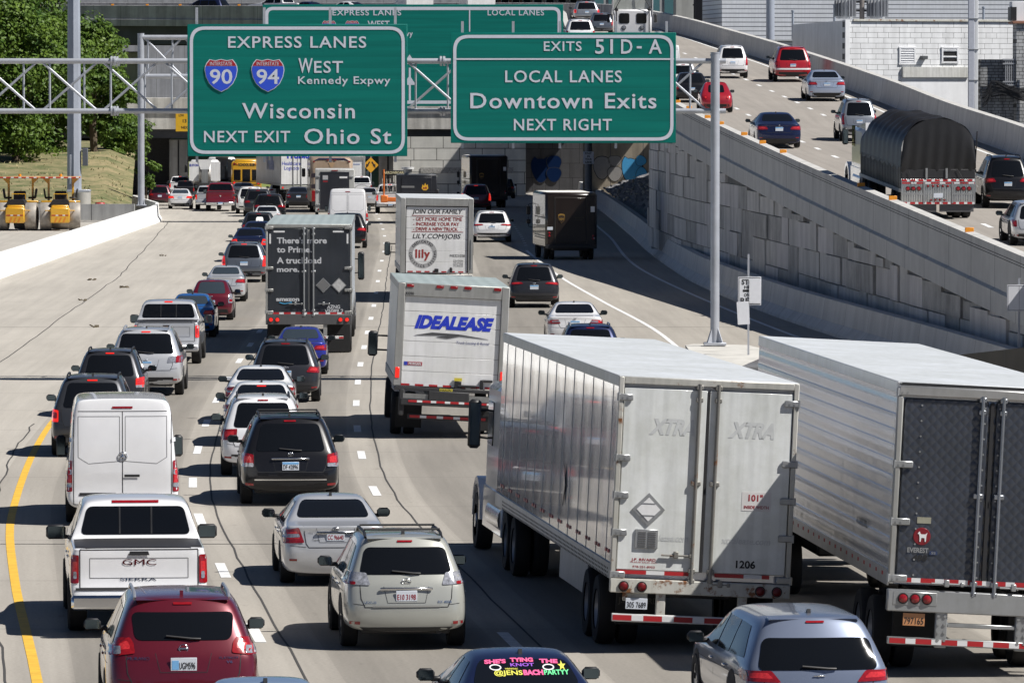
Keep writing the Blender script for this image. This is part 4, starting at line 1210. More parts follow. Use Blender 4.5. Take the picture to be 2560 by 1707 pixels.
def make_car(name, label, kind, W, H, loc, rotz, col, o=None, pitch=0.0, roll=0.0, group="vehicles in the traffic jam", cat="car"):
    """o: options. The root Empty is on the ground under the rear bumper, +Y is forward."""
    o = o or {}
    K = KIND[kind]; L = K['L']*(W/1.86 if kind != 'van' else W/2.0)*o.get('len', 1)
    hw = W/2
    t = thing(name, label, cat, loc, (pitch, roll, rotz), group)
    me = car_body(kind, W, H, L); finish(me, True, 60)
    S = Shell(me)
    body = mesh_obj("body", me, col, t)
    det = o.get('detail', 2)
    X = lambda poly: [(x*hw, z*H) for x, z in poly]
    both = lambda poly: [X(poly), X(mir(poly))]
    # ---- glass
    g = o.get('glass')
    if kind in ('suv',): rw = g or [(-.70, .615), (.70, .615), (.575, .915), (-.575, .915)]
    elif kind == 'sedan': rw = g or [(-.70, .765), (.70, .765), (.565, .945), (-.565, .945)]
    elif kind == 'hatch': rw = g or [(-.66, .67), (.66, .67), (.54, .95), (-.54, .95)]
    elif kind == 'beetle': rw = g or [(-.50, .66), (.50, .66), (.44, .90), (-.44, .90)]
    elif kind == 'pickup': rw = g or [(-.80, .715), (.80, .715), (.70, .93), (-.70, .93)]
    else: rw = g
    gm = o.get('glassmat', GLASS)
    if rw:
        gl = S.patch("rear_window", [roundpoly(X(rw), .09)], 'rear', gm, t, .007)
        if kind == 'pickup' and det > 1:
            S.patch("slider_frame", [[(x*hw, .72*H), (x*hw+.025, .72*H), (x*hw+.025, .925*H), (x*hw, .925*H)] for x in (-.24, .22)], 'rear', BLACK, gl, .012)
    by = K['belt']*H
    if kind == 'suv': sw = [[(.10, .645), (.30, .63), (.30, .90), (.17, .89)], [(.315, .63), (.49, .63), (.49, .90), (.315, .90)], [(.505, .63), (.68, .635), (.585, .90), (.505, .90)]]
    elif kind == 'hatch': sw = [[(.22, .66), (.46, .655), (.46, .92), (.34, .91)], [(.475, .655), (.70, .66), (.56, .91), (.475, .92)]]
    elif kind == 'sedan': sw = [[(.24, .695), (.445, .69), (.445, .925), (.345, .92)], [(.46, .69), (.68, .695), (.56, .92), (.46, .925)]]
    elif kind == 'pickup': sw = [[(.335, .69), (.45, .685), (.45, .925), (.345, .925)], [(.465, .685), (.655, .69), (.59, .925), (.465, .925)]]
    elif kind == 'beetle': sw = [[(.30, .66), (.68, .66), (.54, .92), (.38, .92)]]
    else: sw = [[(.70, .55), (.865, .52), (.80, .80), (.70, .82)]] + ([[(.06, .60), (.64, .60), (.64, .82), (.06, .82)]] if o.get('sideglass') else [])
    for sd, ax in (('left', -1), ('right', 1)):
        for p in sw: S.patch("side_window", [roundpoly([(y*L, z*H) for y, z in p], .05, 3)], sd, gm, t, .006, step=.14)
    # ---- lamps
    lt = o.get('lights', {'suv': 'wide', 'sedan': 'sed', 'hatch': 'tall', 'pickup': 'pick', 'van': 'van', 'beetle': 'round'}[kind])
    lit = o.get('lit', False)
    for sg in (1, -1):
        par = None
        for (poly, mm) in (LIGHTS[lt] if isinstance(lt, str) else lt):
            q = X(poly if sg > 0 else mir(poly))
            m_ = {'L': LENSLIT if lit else LENS, 'C': CLEAR, 'A': AMBER, 'D': LENS}[mm]
            if par is None:
                par = S.patch("tail_light", [roundpoly(q, .025, 3)], 'rear', m_, t, .012, .06)
                zs = [z for x, z in q]
                if lt not in ('round',) and kind != 'pickup':
                    S.patch("light_wrap", [roundpoly([(.02*L, min(zs)+.01), (.075*L, min(zs)+.03), (.085*L, max(zs)-.02), (.04*L, max(zs)-.01)], .02, 2)], 'left' if sg < 0 else 'right', m_, par, .009, .08)
                if det > 1 and mm == 'L':
                    cx = sum(x for x, z in q)/len(q); cz = sum(z for x, z in q)/len(q); e_ = [(cx+(x-cx)*.62, cz+(z-cz)*.5+.01) for x, z in q]
                    S.patch("lamp_core", [roundpoly(e_, .02, 2)], 'rear', mat("lamp_core_red", (.55, .03, .035), .2, 0, .6, vary=.35, scale=30), par, .0135, .06)
            else:
                S.patch("reversing_lamp" if mm == 'C' else "lamp_insert", [roundpoly(q, .015, 2)], 'rear', m_, par, .017, .06)
    # ---- third brake lamp
    b3 = o.get('brake3', {'suv': (.0, .945), 'van': (0, .93), 'pickup': (0, .962), 'hatch': (0, .965)}.get(kind))
    if b3:
        w3 = o.get('brake3w', .12)
        S.patch("high_brake_light", [[((b3[0]-w3)*hw, (b3[1]-.008)*H), ((b3[0]+w3)*hw, (b3[1]-.008)*H), ((b3[0]+w3)*hw, (b3[1]+.008)*H), ((b3[0]-w3)*hw, (b3[1]+.008)*H)]], 'rear', LENSLIT if o.get('lit3', lit) else LENS, t, .012, .1)
    # ---- lower valance, bumper, gaps
    if o.get('valance', True):
        vm = o.get('valmat', BLACK); vh = o.get('valh', .285 if kind != 'van' else .19)
        zb = K['ground']*H+.012
        S.patch("rear_valance", [X([(-.80, zb/H), (.80, zb/H), (.74, vh), (-.74, vh)])], 'rear', vm, t, .006, .15)
    if kind == 'pickup':
        bm_ = o.get('bumper', CHROME)
        mb = MB(); zc = .275*H
        mb.box((0, -.10, zc), (W*.97, .22, .20*H*.55), .04); mb.box((0, -.085, zc+.02), (W*.30, .23, .05), .01)
        bo = mb.build("bumper", bm_, t)
        MB().box((0, -.215, zc-.005), (.5, .01, .10), .01).build("bumper_step", BLACK, bo)
        S.patch("load_bed", [[(-.90*hw, .02*L), (.90*hw, .02*L), (.90*hw, .27*L), (-.90*hw, .27*L)]], 'top', o.get('bed', BLACK), t, .012, .25)
    gap = MB()
    if kind in ('suv', 'hatch', 'beetle'):
        S.line(gap, [(-.74*hw, .60*H), (-.72*hw, .46*H), (-.66*hw, .385*H), (.66*hw, .385*H), (.72*hw, .46*H), (.74*hw, .60*H)], 'rear', .012)
        S.line(gap, [(-.93*hw, .42*H), (-.66*hw, .405*H)], 'rear', .008); S.line(gap, [(.93*hw, .42*H), (.66*hw, .405*H)], 'rear', .008)
    elif kind == 'sedan':
        S.line(gap, [(-.60*hw, .70*H), (-.55*hw, .50*H), (-.50*hw, .455*H), (.50*hw, .455*H), (.55*hw, .50*H), (.60*hw, .70*H)], 'rear', .012)
        S.line(gap, [(-.94*hw, .48*H), (-.55*hw, .46*H)], 'rear', .008); S.line(gap, [(.94*hw, .48*H), (.55*hw, .46*H)], 'rear', .008)
    elif kind == 'pickup':
        S.line(gap, [(-.84*hw, .665*H), (-.84*hw, .375*H), (.84*hw, .375*H), (.84*hw, .665*H), (-.84*hw, .665*H)], 'rear', .014)
        S.line(gap, [(-.70*hw, .60*H), (-.70*hw, .45*H), (.70*hw, .45*H), (.70*hw, .60*H), (-.70*hw, .60*H)], 'rear', .007)
    elif kind == 'van':
        S.line(gap, [(0, .90*H), (0, .17*H)], 'rear', .014)
        S.line(gap, [(-.86*hw, .17*H), (-.86*hw, .90*H), (.86*hw, .90*H), (.86*hw, .17*H), (-.86*hw, .17*H)], 'rear', .012)
        S.line(gap, [(-.78*hw, .54*H), (-.78*hw, .86*H), (-.05*hw, .86*H), (-.05*hw, .51*H), (-.60*hw, .49*H), (-.78*hw, .54*H)], 'rear', .007)
        S.line(gap, [(.78*hw, .54*H), (.78*hw, .86*H), (.05*hw, .86*H), (.05*hw, .51*H), (.60*hw, .49*H), (.78*hw, .54*H)], 'rear', .007)
    for sd in ('left', 'right'):
        zl = K['ground']*H+.12
        ys = {'suv': (.27, .495, .70), 'sedan': (.26, .45, .70), 'hatch': (.47, .70), 'pickup': (.31, .455, .66), 'van': (.45, .69, .84), 'beetle': (.36, .68)}[kind]
        for yy in ys: S.line(gap, [(yy*L, zl), (yy*L, by-.02)], sd, .012, step=.2)
        S.line(gap, [(.10*L, by-.15), (.86*L, by-.17)], sd, .006, step=.3)
    if kind in ('suv', 'sedan') and det > 1 and o.get('plate', True):
        pz_ = o.get('platez', .475 if kind == 'suv' else .56)*H; S.line(gap, [(-.36*hw, pz_+.13), (-.30*hw, pz_-.10), (.30*hw, pz_-.10), (.36*hw, pz_+.13)], 'rear', .006)
    if o.get('gaps', True) and gap.v: gap.build("panel_gap", GAP, t, smooth=False)
    # ---- wheels and arches
    r = o.get('tyre', {'suv': .36, 'sedan': .32, 'hatch': .315, 'pickup': .40, 'van': .345, 'beetle': .32}[kind])
    w = .24 if kind != 'pickup' else .28
    ya = {'suv': .20, 'sedan': .225, 'hatch': .185, 'pickup': .215, 'van': .20, 'beetle': .19}[kind]*L; yb = {'suv': .795, 'sedan': .80, 'hatch': .80, 'pickup': .82, 'van': .83, 'beetle': .80}[kind]*L
    for sd, sg in (('left', -1), ('right', 1)):
        for yy in (ya, yb): S.patch("wheel_arch", [[(yy+math.cos(a*math.pi/10)*(r+.05), r+math.sin(a*math.pi/10)*(r+.06)) for a in range(11)]+[(yy-r-.04, K['ground']*H+.02), (yy+r+.04, K['ground']*H+.02)]], sd, o.get('arch', GAP), t, .006, .16)
        for yy in (ya, yb): wheel(t, sg*(hw-w/2-.005), yy, r, w, sg, rim=det > 0)
    # dark underbody between the wheels
    mb = MB(); mb.box((0, L*.5, K['ground']*H+.02), (W*.72, L*.9, .14), .03); mb.cyl((.32*W, .12, K['ground']*H+.01), (.32*W, .5, K['ground']*H+.01), .035, n=10)
    mb.build("underbody", DARKSTEEL, t)
    if det > 1 and kind != 'van':
        for yy in ({'suv': (.29, .50), 'sedan': (.28, .47), 'hatch': (.29, .49), 'pickup': (.325, .47), 'beetle': (.40,)}[kind]):
            h = S.hit(yy*L, by-.11, 'left'); MB().box(h[0]+Vector((-.02, .1, 0)), (.03, .2, .035), .012).build("door_handle", col if max(col.node_tree.nodes["Principled BSDF"].inputs["Base Color"].default_value[:3]) < .3 else CHROME, t)
        MB().cyl((.52*hw, .06, K['ground']*H-.01), (.52*hw, .3, K['ground']*H-.01), .036, n=12).build("exhaust_tip", DARKSTEEL, t)
    # ---- mirrors
    my = {'suv': .66, 'sedan': .665, 'hatch': .66, 'pickup': .635, 'van': .80, 'beetle': .66}[kind]*L; mz = {'van': .52}.get(kind, K['belt']+.06)*H
    mw, mh = o.get('mirror', (.22, .15) if kind not in ('pickup', 'van') else ((.24, .24) if kind == 'pickup' else (.17, .34)))
    mm = o.get('mirrormat', BLACK)
    for sg in (-1, 1):
        mb = MB(); xm = sg*(hw+mw*.42)
        mb.box((xm, my, mz), (mw, .11, mh), .045); mb.box((sg*(hw-.04), my+.03, mz-mh*.35), (.16, .06, .06), .02)
        mo = mb.build("wing_mirror", mm, t)
        MB().box((xm, my-.056, mz), (mw*.82, .004, mh*.78), .001).build("mirror_glass", mat("mirror_glass", (.09, .12, .14), .04, .9), mo)
    # ---- rails, antenna, wiper, spoiler
    if o.get('rails'):
        rm_ = {'black': BLACK, 'silver': ALU}[o['rails']]
        for sg in (-1, 1):
            xs = sg*hw*K['wr']*.86
            pts = []
            for k in range(9):
                yy = (.13+.40*k/8)*L; h = S.hit(xs, yy, 'top'); pts.append(h[0]+Vector((0, 0, .005 if k in (0, 8) else .05)))
            MB().tube(pts, .022, 6).build("roof_rail", rm_, t)
        if o.get('crossbars'):
            for yy in (.2, .42):
                h = S.hit(0, yy*L, 'top'); MB().cyl((-hw*K['wr']*.86, yy*L, h[0].z+.05), (hw*K['wr']*.86, yy*L, h[0].z+.05), .018, n=6).build("roof_bar", rm_, t)
    if o.get('fin', kind in ('suv', 'sedan')):
        yy = (.16 if kind == 'suv' else .36)*L; h = S.hit(0, yy, 'top')
        if h[0]: MB().prism([(yy-.07, h[0].z-.01), (yy-.05, h[0].z+.05), (yy-.03, h[0].z+.05), (yy+.10, h[0].z-.01)], -.022, .022, axis='x').build("antenna_fin", o.get('finmat', BLACK), t)
    if o.get('wiper', kind == 'suv' and det > 0):
        zw_ = min(z for x, z in rw)+.012; a = S.hit(.12*hw, zw_*H, 'rear')[0]; b = S.hit(-.22*hw, (zw_+.022)*H, 'rear')[0]
        MB().tube([a+Vector((.1, -.02, 0)), a+Vector((0, -.035, .005)), b+Vector((0, -.03, 0))], .012, 5).build("rear_wiper", BLACK, t)
    if kind == 'suv' and o.get('spoiler', True):
        ytop = pl([(a*H, b*H/1.6) for a, b in K['skew']], .965*H)
        sp = MB(); zt = .985*H
        sp.prism([(ytop-.03, zt-.045), (ytop-.06, zt-.025), (ytop+.14, zt-.002), (ytop+.2, zt-.05)], -hw*K['wr']*.84, hw*K['wr']*.84, axis='x')
        sp.build("roof_spoiler", o.get('spoilermat', col), t)
    if o.get('trunkspoiler'):
        h = S.hit(0, .06*L, 'top'); MB().box((0, .05*L, h[0].z+.08), (W*.66, .16, .03), .012).build("boot_spoiler", col, t)
    # ---- handle bar, plate, badge
    pz = o.get('platez', {'suv': .475, 'sedan': .56, 'hatch': .46, 'pickup': .275, 'van': .20, 'beetle': .35}[kind])
    h = S.hit(0, pz*H, 'rear')
    if o.get('plate', True):
        py = h[0].y-.012 if kind != 'pickup' else -.225
        plate(t, o.get('platex', 0)*hw, pz*H, py, o.get('platetxt'), o.get('platestyle', 'il'), w=.31*min(1.05, W/1.85), h=.155*min(1.05, W/1.85))
    if o.get('bar'):
        bz, bwid = o['bar']; hb = S.hit(0, bz*H, 'rear')
        MB().box((0, hb[0].y-.012, bz*H), (bwid*W, .03, .045), .012).build("trunk_bar", CHROME, t)
    if o.get('badge'):
        st, bz, bs = o['badge']; hb = S.hit(o.get('badgex', 0)*hw, bz*H, 'rear'); badge(t, st, o.get('badgex', 0)*hw, bz*H, hb[0].y-.012, bs)
    for (s_, x0, x1, zz, hh, mk) in o.get('texts', []):
        mb = MB(); text_mb(mb, s_, x0*hw, x1*hw, 0, hh*H, 0, .01, o.get('shear', 0))
        out = []
        for v in mb.v:
            hb = S.hit(v[0], v[2]+zz*H, 'rear'); out.append((v[0], hb[0].y-.008, v[2]+zz*H))
        mb.v = out; mb.build("lettering", mk, t, smooth=False, recalc=False)
    if o.get('reflectors', det > 1):
        if kind in ('suv', 'sedan'):
            for q in both([(.74, .235), (.90, .24), (.90, .265), (.74, .26)]) if kind == 'suv' else both([(.72, .30), (.86, .30), (.86, .325), (.72, .325)]): S.patch("bumper_reflector", [q], 'rear', LENS, t, .010, .1)
    for (nm, poly, ax, mk, off) in o.get('extra', []):
        S.patch(nm, [X(poly)] if ax == 'rear' else [[(a*L, b*H) for a, b in poly]] if ax in ('left', 'right') else [[(a*hw, b*L) for a, b in poly]], ax, mk, t, off, .09)
    t['_'] = 0; del t['_']
    return t, S, L
# ================================================================== PLACING VEHICLES
ROOF = {'suv': 1.4, 'sedan': 2.0, 'hatch': 1.8, 'pickup': 2.3, 'van': 1.0, 'beetle': 1.8}
def place(xl, xr, yb, yt, H=None, front=0.9, roof=1.0):
    """pixel box of a rear face -> width, height, ground point under the rear bumper"""
    d = CAM_H*F/(yb-243) - front
    s = F/d
    W = (xr-xl)/s
    X = ((xl+xr)/2-1280)/s
    if H is None: H = CAM_H-(yt-243)*(d+roof)/F
    return W, H, Vector((X, d, 0))
def place_ramp(xl, xr, yb, yt, H=None, front=0.9):
    p = on_ramp((xl+xr)/2, yb)
    d = p.y-front; s = F/d
    X = ((xl+xr)/2-1280)/s
    z = ramp_at(X, d)
    W = (xr-xl)/s
    if H is None: H = CAM_H-(yt-243)*(d+1.0)/F-ramp_at(X, d+1.0)
    return W, H, Vector((X, d, z))
def ramp_heading(X, Y):
    i = min(range(1, N), key=lambda i: (PL[i].lerp(PR[i], .5)-Vector((X, Y, PL[i].z))).length)
    a = PL[i-1].lerp(PR[i-1], .5); b = PL[i+1].lerp(PR[i+1], .5)
    t = b-a
    return -math.atan2(t.x, t.y), math.atan2(t.z, Vector((t.x, t.y)).length)
C = {}
def pc(n, c, metal=.0, rough=.3): C[n] = paint(n, c, metal, rough)
pc('white', (.74, .74, .75)); pc('pearl', (.70, .70, .69)); pc('silver', (.52, .53, .55), .3); pc('silver_blue', (.40, .46, .58), .35)
pc('dark_grey', (.055, .058, .065), .4); pc('black', (.010, .010, .012)); pc('charcoal', (.035, .036, .042), .3); pc('navy', (.012, .018, .06), .3)
pc('blue', (.02, .13, .42), .3); pc('royal', (.028, .035, .30), .3); pc('burgundy', (.125, .008, .018), .3); pc('red', (.34, .012, .022), .2); pc('maroon', (.10, .012, .022), .2)
pc('champagne', (.40, .405, .37), .25); pc('steel_blue', (.20, .235, .32), .4); pc('light_blue', (.30, .40, .55), .4); pc('slate', (.14, .155, .18), .5); pc('ramred', (.17, .008, .018), .2); pc('firered', (.36, .012, .018))
pc('fog', (.30, .32, .35), .5)
GL2 = mat("light_tint_glass", (.03, .04, .05), .05, spec=.5)
J = "vehicles in the traffic jam"
RG = "vehicles on the ramp"
def jam(name, label, kind, xl, xr, yb, yt, col, cat="car", H=None, turn=0.0, **o):
    W, H, p = place(xl, xr, yb, yt, H, roof=ROOF[kind])
    return make_car(name, label, kind, W, H, p, heading(p.y+2)+turn, C[col], o, group=J, cat=cat)
def ramp(name, label, kind, xl, xr, yb, yt, col, cat="car", H=None, turn=0.0, **o):
    W, H, p = place_ramp(xl, xr, yb, yt, H)
    hz, pt = ramp_heading(p.x, p.y+2)
    p.z += .01
    return make_car(name, label, kind, W, H, p, hz+turn, C[col], o, pitch=pt, group=RG, cat=cat)
# ---- nearest row
jam("estate_car", "red crossover with angular tail lights at the bottom left", 'suv', 262, 652, 1825, 1475, 'burgundy', cat="suv", lights='murano', badge=('ringbar', .635, .055), rails='silver',
    glass=[(-.62, .69), (.62, .69), (.66, .885), (-.66, .885)], platetxt="UGM596", platestyle='in', platez=.525, finmat=C['burgundy'],
    texts=[("MURANO", -.72, -.44, .555, .022, CHROME), ("PLATINUM", .46, .70, .56, .016, CHROME), ("V6", .55, .63, .53, .018, CHROME)], bar=None)
jam("light_blue_car", "light blue car of which only the roof shows at the bottom edge", 'sedan', 492, 876, 2052, 1697, 'light_blue', H=1.47)
jam("sedan", "dark sedan with a painted rear window at the bottom centre", 'sedan', 1138, 1532, 1950, 1630, 'navy', H=1.42)
jam("minivan", "silver blue minivan with a wide tinted rear window at the bottom right", 'suv', 1858, 2242, 1830, 1522, 'steel_blue', cat="minivan", turn=.03, badge=('wing', .52, .05), len=1.05,
    glass=[(-.80, .565), (.80, .565), (.70, .82), (-.70, .82)], lights=[([(.50, .465), (.97, .475), (.965, .56), (.62, .56)], 'L')], plate=False, valh=.2)
# ---- left express lane
jam("pickup_truck", "white pickup with red lettering across its tailgate", 'pickup', 170, 522, 1582, 1240, 'white', cat="pickup", platetxt=None, plate=False,
    texts=[("GMC", -.235, .245, .548, .044, mat("badge_red", (.20, .01, .02), .2, .5)), ("SIERRA", -.27, .25, .43, .022, CHROME), ("SLT", .70, .84, .335, .02, CHROME)],
    lights=[([(.855, .41), (.965, .41), (.955, .625), (.855, .625)], 'L'), ([(.885, .445), (.93, .445), (.93, .50), (.885, .50)], 'C')], brake3w=.34, bed=mat("tonneau_cover", (.022, .022, .024), .55, vary=.1),
    extra=[("tailgate_handle", [(-.15, .622), (.15, .622), (.13, .652), (-.13, .652)], 'rear', BLACK, .016), ("bumper_gap", [(-.90, .355), (.90, .355), (.90, .375), (-.90, .375)], 'rear', GAP, .012)], mirror=(.30, .22))
jam("cargo_van", "white windowless cargo van with vertical tail lights behind the white pickup", 'van', 163, 447, 1307, 991, 'white', cat="van", badge=('star', .545, .08), plate=False, brake3w=.18,
    lights=[([(.885, .27), (.978, .27), (.965, .515), (.885, .515)], 'L'), ([(.89, .305), (.974, .305), (.972, .34), (.89, .34)], 'C'), ([(.89, .405), (.974, .405), (.970, .445), (.89, .445)], 'C')],
    extra=[("door_handle", [(.03, .385), (.30, .385), (.30, .405), (.03, .405)], 'rear', BLACK, .02), ("step_trim", [(-.76, .24), (-.12, .24), (-.12, .262), (-.76, .262)], 'rear', BLACK, .012),
           ("door_hinge", [(-.93, .66), (-.86, .66), (-.86, .69), (-.93, .69)], 'rear', C['white'], .03), ("door_hinge", [(.86, .66), (.93, .66), (.93, .69), (.86, .69)], 'rear', C['white'], .03)], mirror=(.18, .42))
jam("suv", "dark grey suv with lit brake lights ahead of the white cargo van", 'suv', 124, 333, 1138, 935, 'dark_grey', cat="suv", lit=True, lights='tall', rails='black')
jam("estate_car", "black estate car with lit brake lights between the silver minivan and a grey suv", 'suv', 184, 361, 1040, 870, 'charcoal', cat="estate car", lit=True, lights='mixed', rails='black', badge=('wing', .57, .035))
jam("minivan", "silver minivan in the left lane with clear topped tail lights", 'suv', 270, 456, 987, 817, 'silver', cat="minivan", lights=[([(.58, .50), (.97, .51), (.955, .60), (.62, .585)], 'C'), ([(.80, .50), (.97, .505), (.965, .60), (.82, .595)], 'L')], rails='silver', badge=('ovals', .53, .06), len=1.05, lit3=True, glass=[(-.76, .63), (.76, .63), (.64, .92), (-.64, .92)])
jam("pickup_truck", "silver pickup with lit brake lights in the left lane", 'pickup', 330, 499, 910, 748, 'silver', cat="pickup", lit=True, bumper=ALU, plate=False, mirror=(.26, .26), extra=[("tailgate_handle", [(-.10, .60), (.10, .60), (.10, .63), (-.10, .63)], 'rear', BLACK, .016)])
jam("hatchback", "bright blue small sedan just ahead of the silver pickup", 'sedan', 416, 538, 842, 729, 'blue', lights='sedwide', glassmat=GL2, H=1.42)
jam("hatchback", "dark red hatchback with tall clear tail lights", 'hatch', 474, 582, 799, 693, 'burgundy', lights='prius', H=1.42, glassmat=GL2, badge=('ovals', .60, .04))
jam("sedan", "silver sedan between the red hatchback and the grey suv", 'sedan', 512, 614, 753, 658, 'silver', lights='sedwide', H=1.38, glassmat=GL2)
jam("suv", "grey suv with lit brake lights left of the dark trailer", 'suv', 552, 667, 705, 598, 'slate', cat="suv", lit=True, lights='tallhi', rails='black', H=1.72)
jam("sedan", "dark blue sedan with a boot spoiler ahead of the grey suv", 'sedan', 576, 672, 654, 568, 'navy', lit=True, trunkspoiler=True)
jam("sedan", "dark blue sedan roof between the spoiler sedan and the sunshade hatchback", 'sedan', 598, 690, 635, 552, 'navy')
jam("suv", "dark hatchback with a white sunshade in its rear window", 'suv', 602, 690, 604, 519, 'charcoal', cat="suv", lights='wide', H=1.62, extra=[("sunshade", roundpoly([(-.15, .68), (.28, .68), (.26, .84), (-.12, .84)], .08), 'rear', WHITE, .015)])
jam("sedan", "white sedan with its roof above the dark trailer's front edge", 'sedan', 630, 704, 575, 508, 'white', H=1.45, detail=1)
jam("suv", "black suv in front of the white sedan roof", 'suv', 632, 714, 551, 478, 'black', cat="suv", lights='wide', H=1.7, detail=1)
jam("suv", "charcoal suv half hidden beside the black suv", 'suv', 608, 682, 541, 472, 'charcoal', cat="suv", rails='black', detail=1)
jam("suv", "white suv with dark rear glass right of the red pickup", 'suv', 589, 662, 534, 457, 'pearl', cat="suv", lights='tallhi', detail=1, H=1.85)
jam("pickup_truck", "dark red pickup with a pale bumper far ahead", 'pickup', 514, 588, 528, 455, 'ramred', cat="pickup", badge=('ram', .53, .09), detail=1)
jam("pickup_truck", "silver pickup hidden behind the dark red pickup", 'pickup', 488, 552, 524, 463, 'silver', cat="pickup", lit=True, detail=1)
jam("sedan", "small white sedan at the far end of the left lane", 'sedan', 420, 481, 522, 471, 'white', lit=True, lights='sedwide', detail=1, glassmat=GL2)
jam("suv", "maroon suv beside the far gantry pole", 'suv', 370, 429, 514, 462, 'maroon', cat="suv", detail=1, badge=('x', .50, .05))
jam("pickup_truck", "white pickup ahead of the small white sedan", 'pickup', 423, 477, 490, 443, 'white', cat="pickup", lit=True, detail=1, H=1.6)
jam("pickup_truck", "black pickup between the white pickup and the red pickup", 'pickup', 440, 486, 500, 455, 'black', cat="pickup", detail=1, H=1.5)
jam("suv", "white suv right of the school bus under the big sign", 'suv', 672, 725, 500, 459, 'white', cat="suv", detail=1, H=1.45)
jam("sedan", "dark grey sedan left of the motorhome", 'sedan', 714, 778, 520, 464, 'charcoal', detail=1, H=1.5)
jam("sedan", "grey blue sedan behind the yellow school bus", 'sedan', 575, 640, 500, 462, 'slate', detail=1, H=1.35)
# ---- second lane
jam("sedan", "deep blue sedan under the tail of the dark trailer", 'sedan', 682, 818, 935, 812, 'royal', lights='sedwide', glassmat=GL2, H=1.34)
jam("suv", "dark grey suv with pointed red tail lights beside the deep blue sedan", 'suv', 626, 800, 1003, 842, 'charcoal', cat="suv", lights=[([(.60, .50), (.965, .48), (.965, .575), (.70, .585)], 'L')], rails='black', badge=('rings4', .57, .05), H=1.60)
jam("coupe", "white sedan roof just ahead of the other white sedan in the second lane", 'sedan', 560, 740, 1058, 901, 'white', H=1.37)
jam("sedan", "white sedan with a lit high brake light between two white cars", 'sedan', 556, 748, 1112, 945, 'white', brake3=(0, .925), lit3=True, H=1.42)
jam("suv", "white suv with round cornered red lights just ahead of the black suv", 'suv', 550, 764, 1187, 984, 'white', cat="suv", lights=[([(.62, .475), (.975, .455), (.965, .59), (.60, .60)], 'L')], rails='black', platex=0)
jam("suv", "black suv with a chrome tailgate bar in the second lane", 'suv', 601, 850, 1259, 1034, 'black', cat="suv", lights='mixed', rails='black', crossbars=True, badge=('ovals', .585, .055), bar=(.535, .38), platetxt="DF 42896", platez=.455,
    extra=[("bumper_trim", [(-.72, .295), (.72, .295), (.72, .308), (-.72, .308)], 'rear', CHROME, .014)], spoilermat=C['black'])
jam("sedan", "silver sedan with red and clear tail lights in the second lane", 'sedan', 704, 972, 1457, 1226, 'silver', lights='sed', badge=('ovals', .665, .055), platetxt="CC 96640", platestyle='red', platez=.585, bar=(.625, .36), H=1.40, valance=False,
    texts=[("XLE", -.50, -.40, .625, .02, ALU), ("Toyota", -.44, -.30, .535, .016, INK)])
jam("suv", "champagne suv with clear tail lights in the second lane", 'suv', 858, 1173, 1615, 1326, 'champagne', cat="suv", lights=[([(.57, .575), (.97, .58), (.965, .69), (.63, .68)], 'C'), ([(.80, .58), (.97, .58), (.97, .605), (.80, .605)], 'L')],
    rails='black', crossbars=True, badge=('lovale', .605, .065), bar=(.545, .42), platetxt="E10 3198", platestyle='red', platez=.485, valh=.21, glass=[(-.74, .665), (.74, .665), (.64, .895), (-.64, .895)],
    extra=[("bumper_pad", [(-.54, .385), (.54, .385), (.54, .40), (-.54, .40)], 'rear', mat("bumper_pad", (.22, .22, .21), .7), .012)], texts=[("LEXUS", -.68, -.48, .42, .018, CHROME), ("RX 400h", .50, .72, .42, .022, CHROME)])
jam("suv", "black suv mostly hidden on the right of the dark trailer", 'suv', 818, 917, 620, 532, 'black', cat="suv")
jam("cargo_van", "white panel van with plain rear doors ahead of the dark trailer", 'van', 818, 921, 582, 471, 'white', cat="van", badge=('ram', .36, .06), badgex=-.5, plate=False, lights=[([(.885, .28), (.975, .28), (.96, .50), (.885, .50)], 'L'), ([(.89, .32), (.972, .32), (.970, .36), (.89, .36)], 'C')],
    extra=[("door_handle", [(.05, .33), (.16, .33), (.16, .41), (.05, .41)], 'rear', BLACK, .02)])
jam("pickup_truck", "white pickup right of the black enclosed trailer", 'pickup', 880, 930, 500, 442, 'white', cat="pickup", detail=1, H=1.85)
jam("sedan", "silver sedan right of the white panel van", 'sedan', 900, 948, 523, 464, 'silver', detail=1, H=1.55)
jam("pickup_truck", "white work pickup carrying an orange crane arm and a sign board", 'pickup', 940, 1012, 533, 453, 'pearl', cat="pickup", lit=True, detail=1, H=2.0)
# ---- right lanes
jam("suv", "red suv with lit lights between the two brown delivery trucks", 'suv', 1152, 1229, 528, 460, 'maroon', cat="suv", lit=True, lights='tallhi', detail=1)
jam("suv", "small dark car beyond the far brown delivery truck", 'suv', 1240, 1289, 496, 446, 'black', cat="suv", detail=0)
jam("suv", "white suv with thin red tail lights beside the white box truck", 'suv', 1181, 1279, 605, 515, 'white', cat="suv", lights='slim', badge=('ovals', .55, .05), valh=.30, H=1.72)
jam("suv", "dark grey suv with thin red tail lights near the gore", 'suv', 1272, 1399, 768, 655, 'charcoal', cat="suv", lights='slim', badge=('ovals', .55, .05), H=1.66, platez=.47)
jam("sedan", "white sedan beside the painted gore right of the box truck", 'sedan', 1366, 1510, 868, 740, 'white', lights='sedclear', badge=('bowtie', .665, .05), H=1.42)
jam("hatchback", "dark blue hatchback roof showing over the white trailer", 'suv', 1396, 1558, 950, 806, 'navy', cat="hatchback", H=1.56, rails='silver')
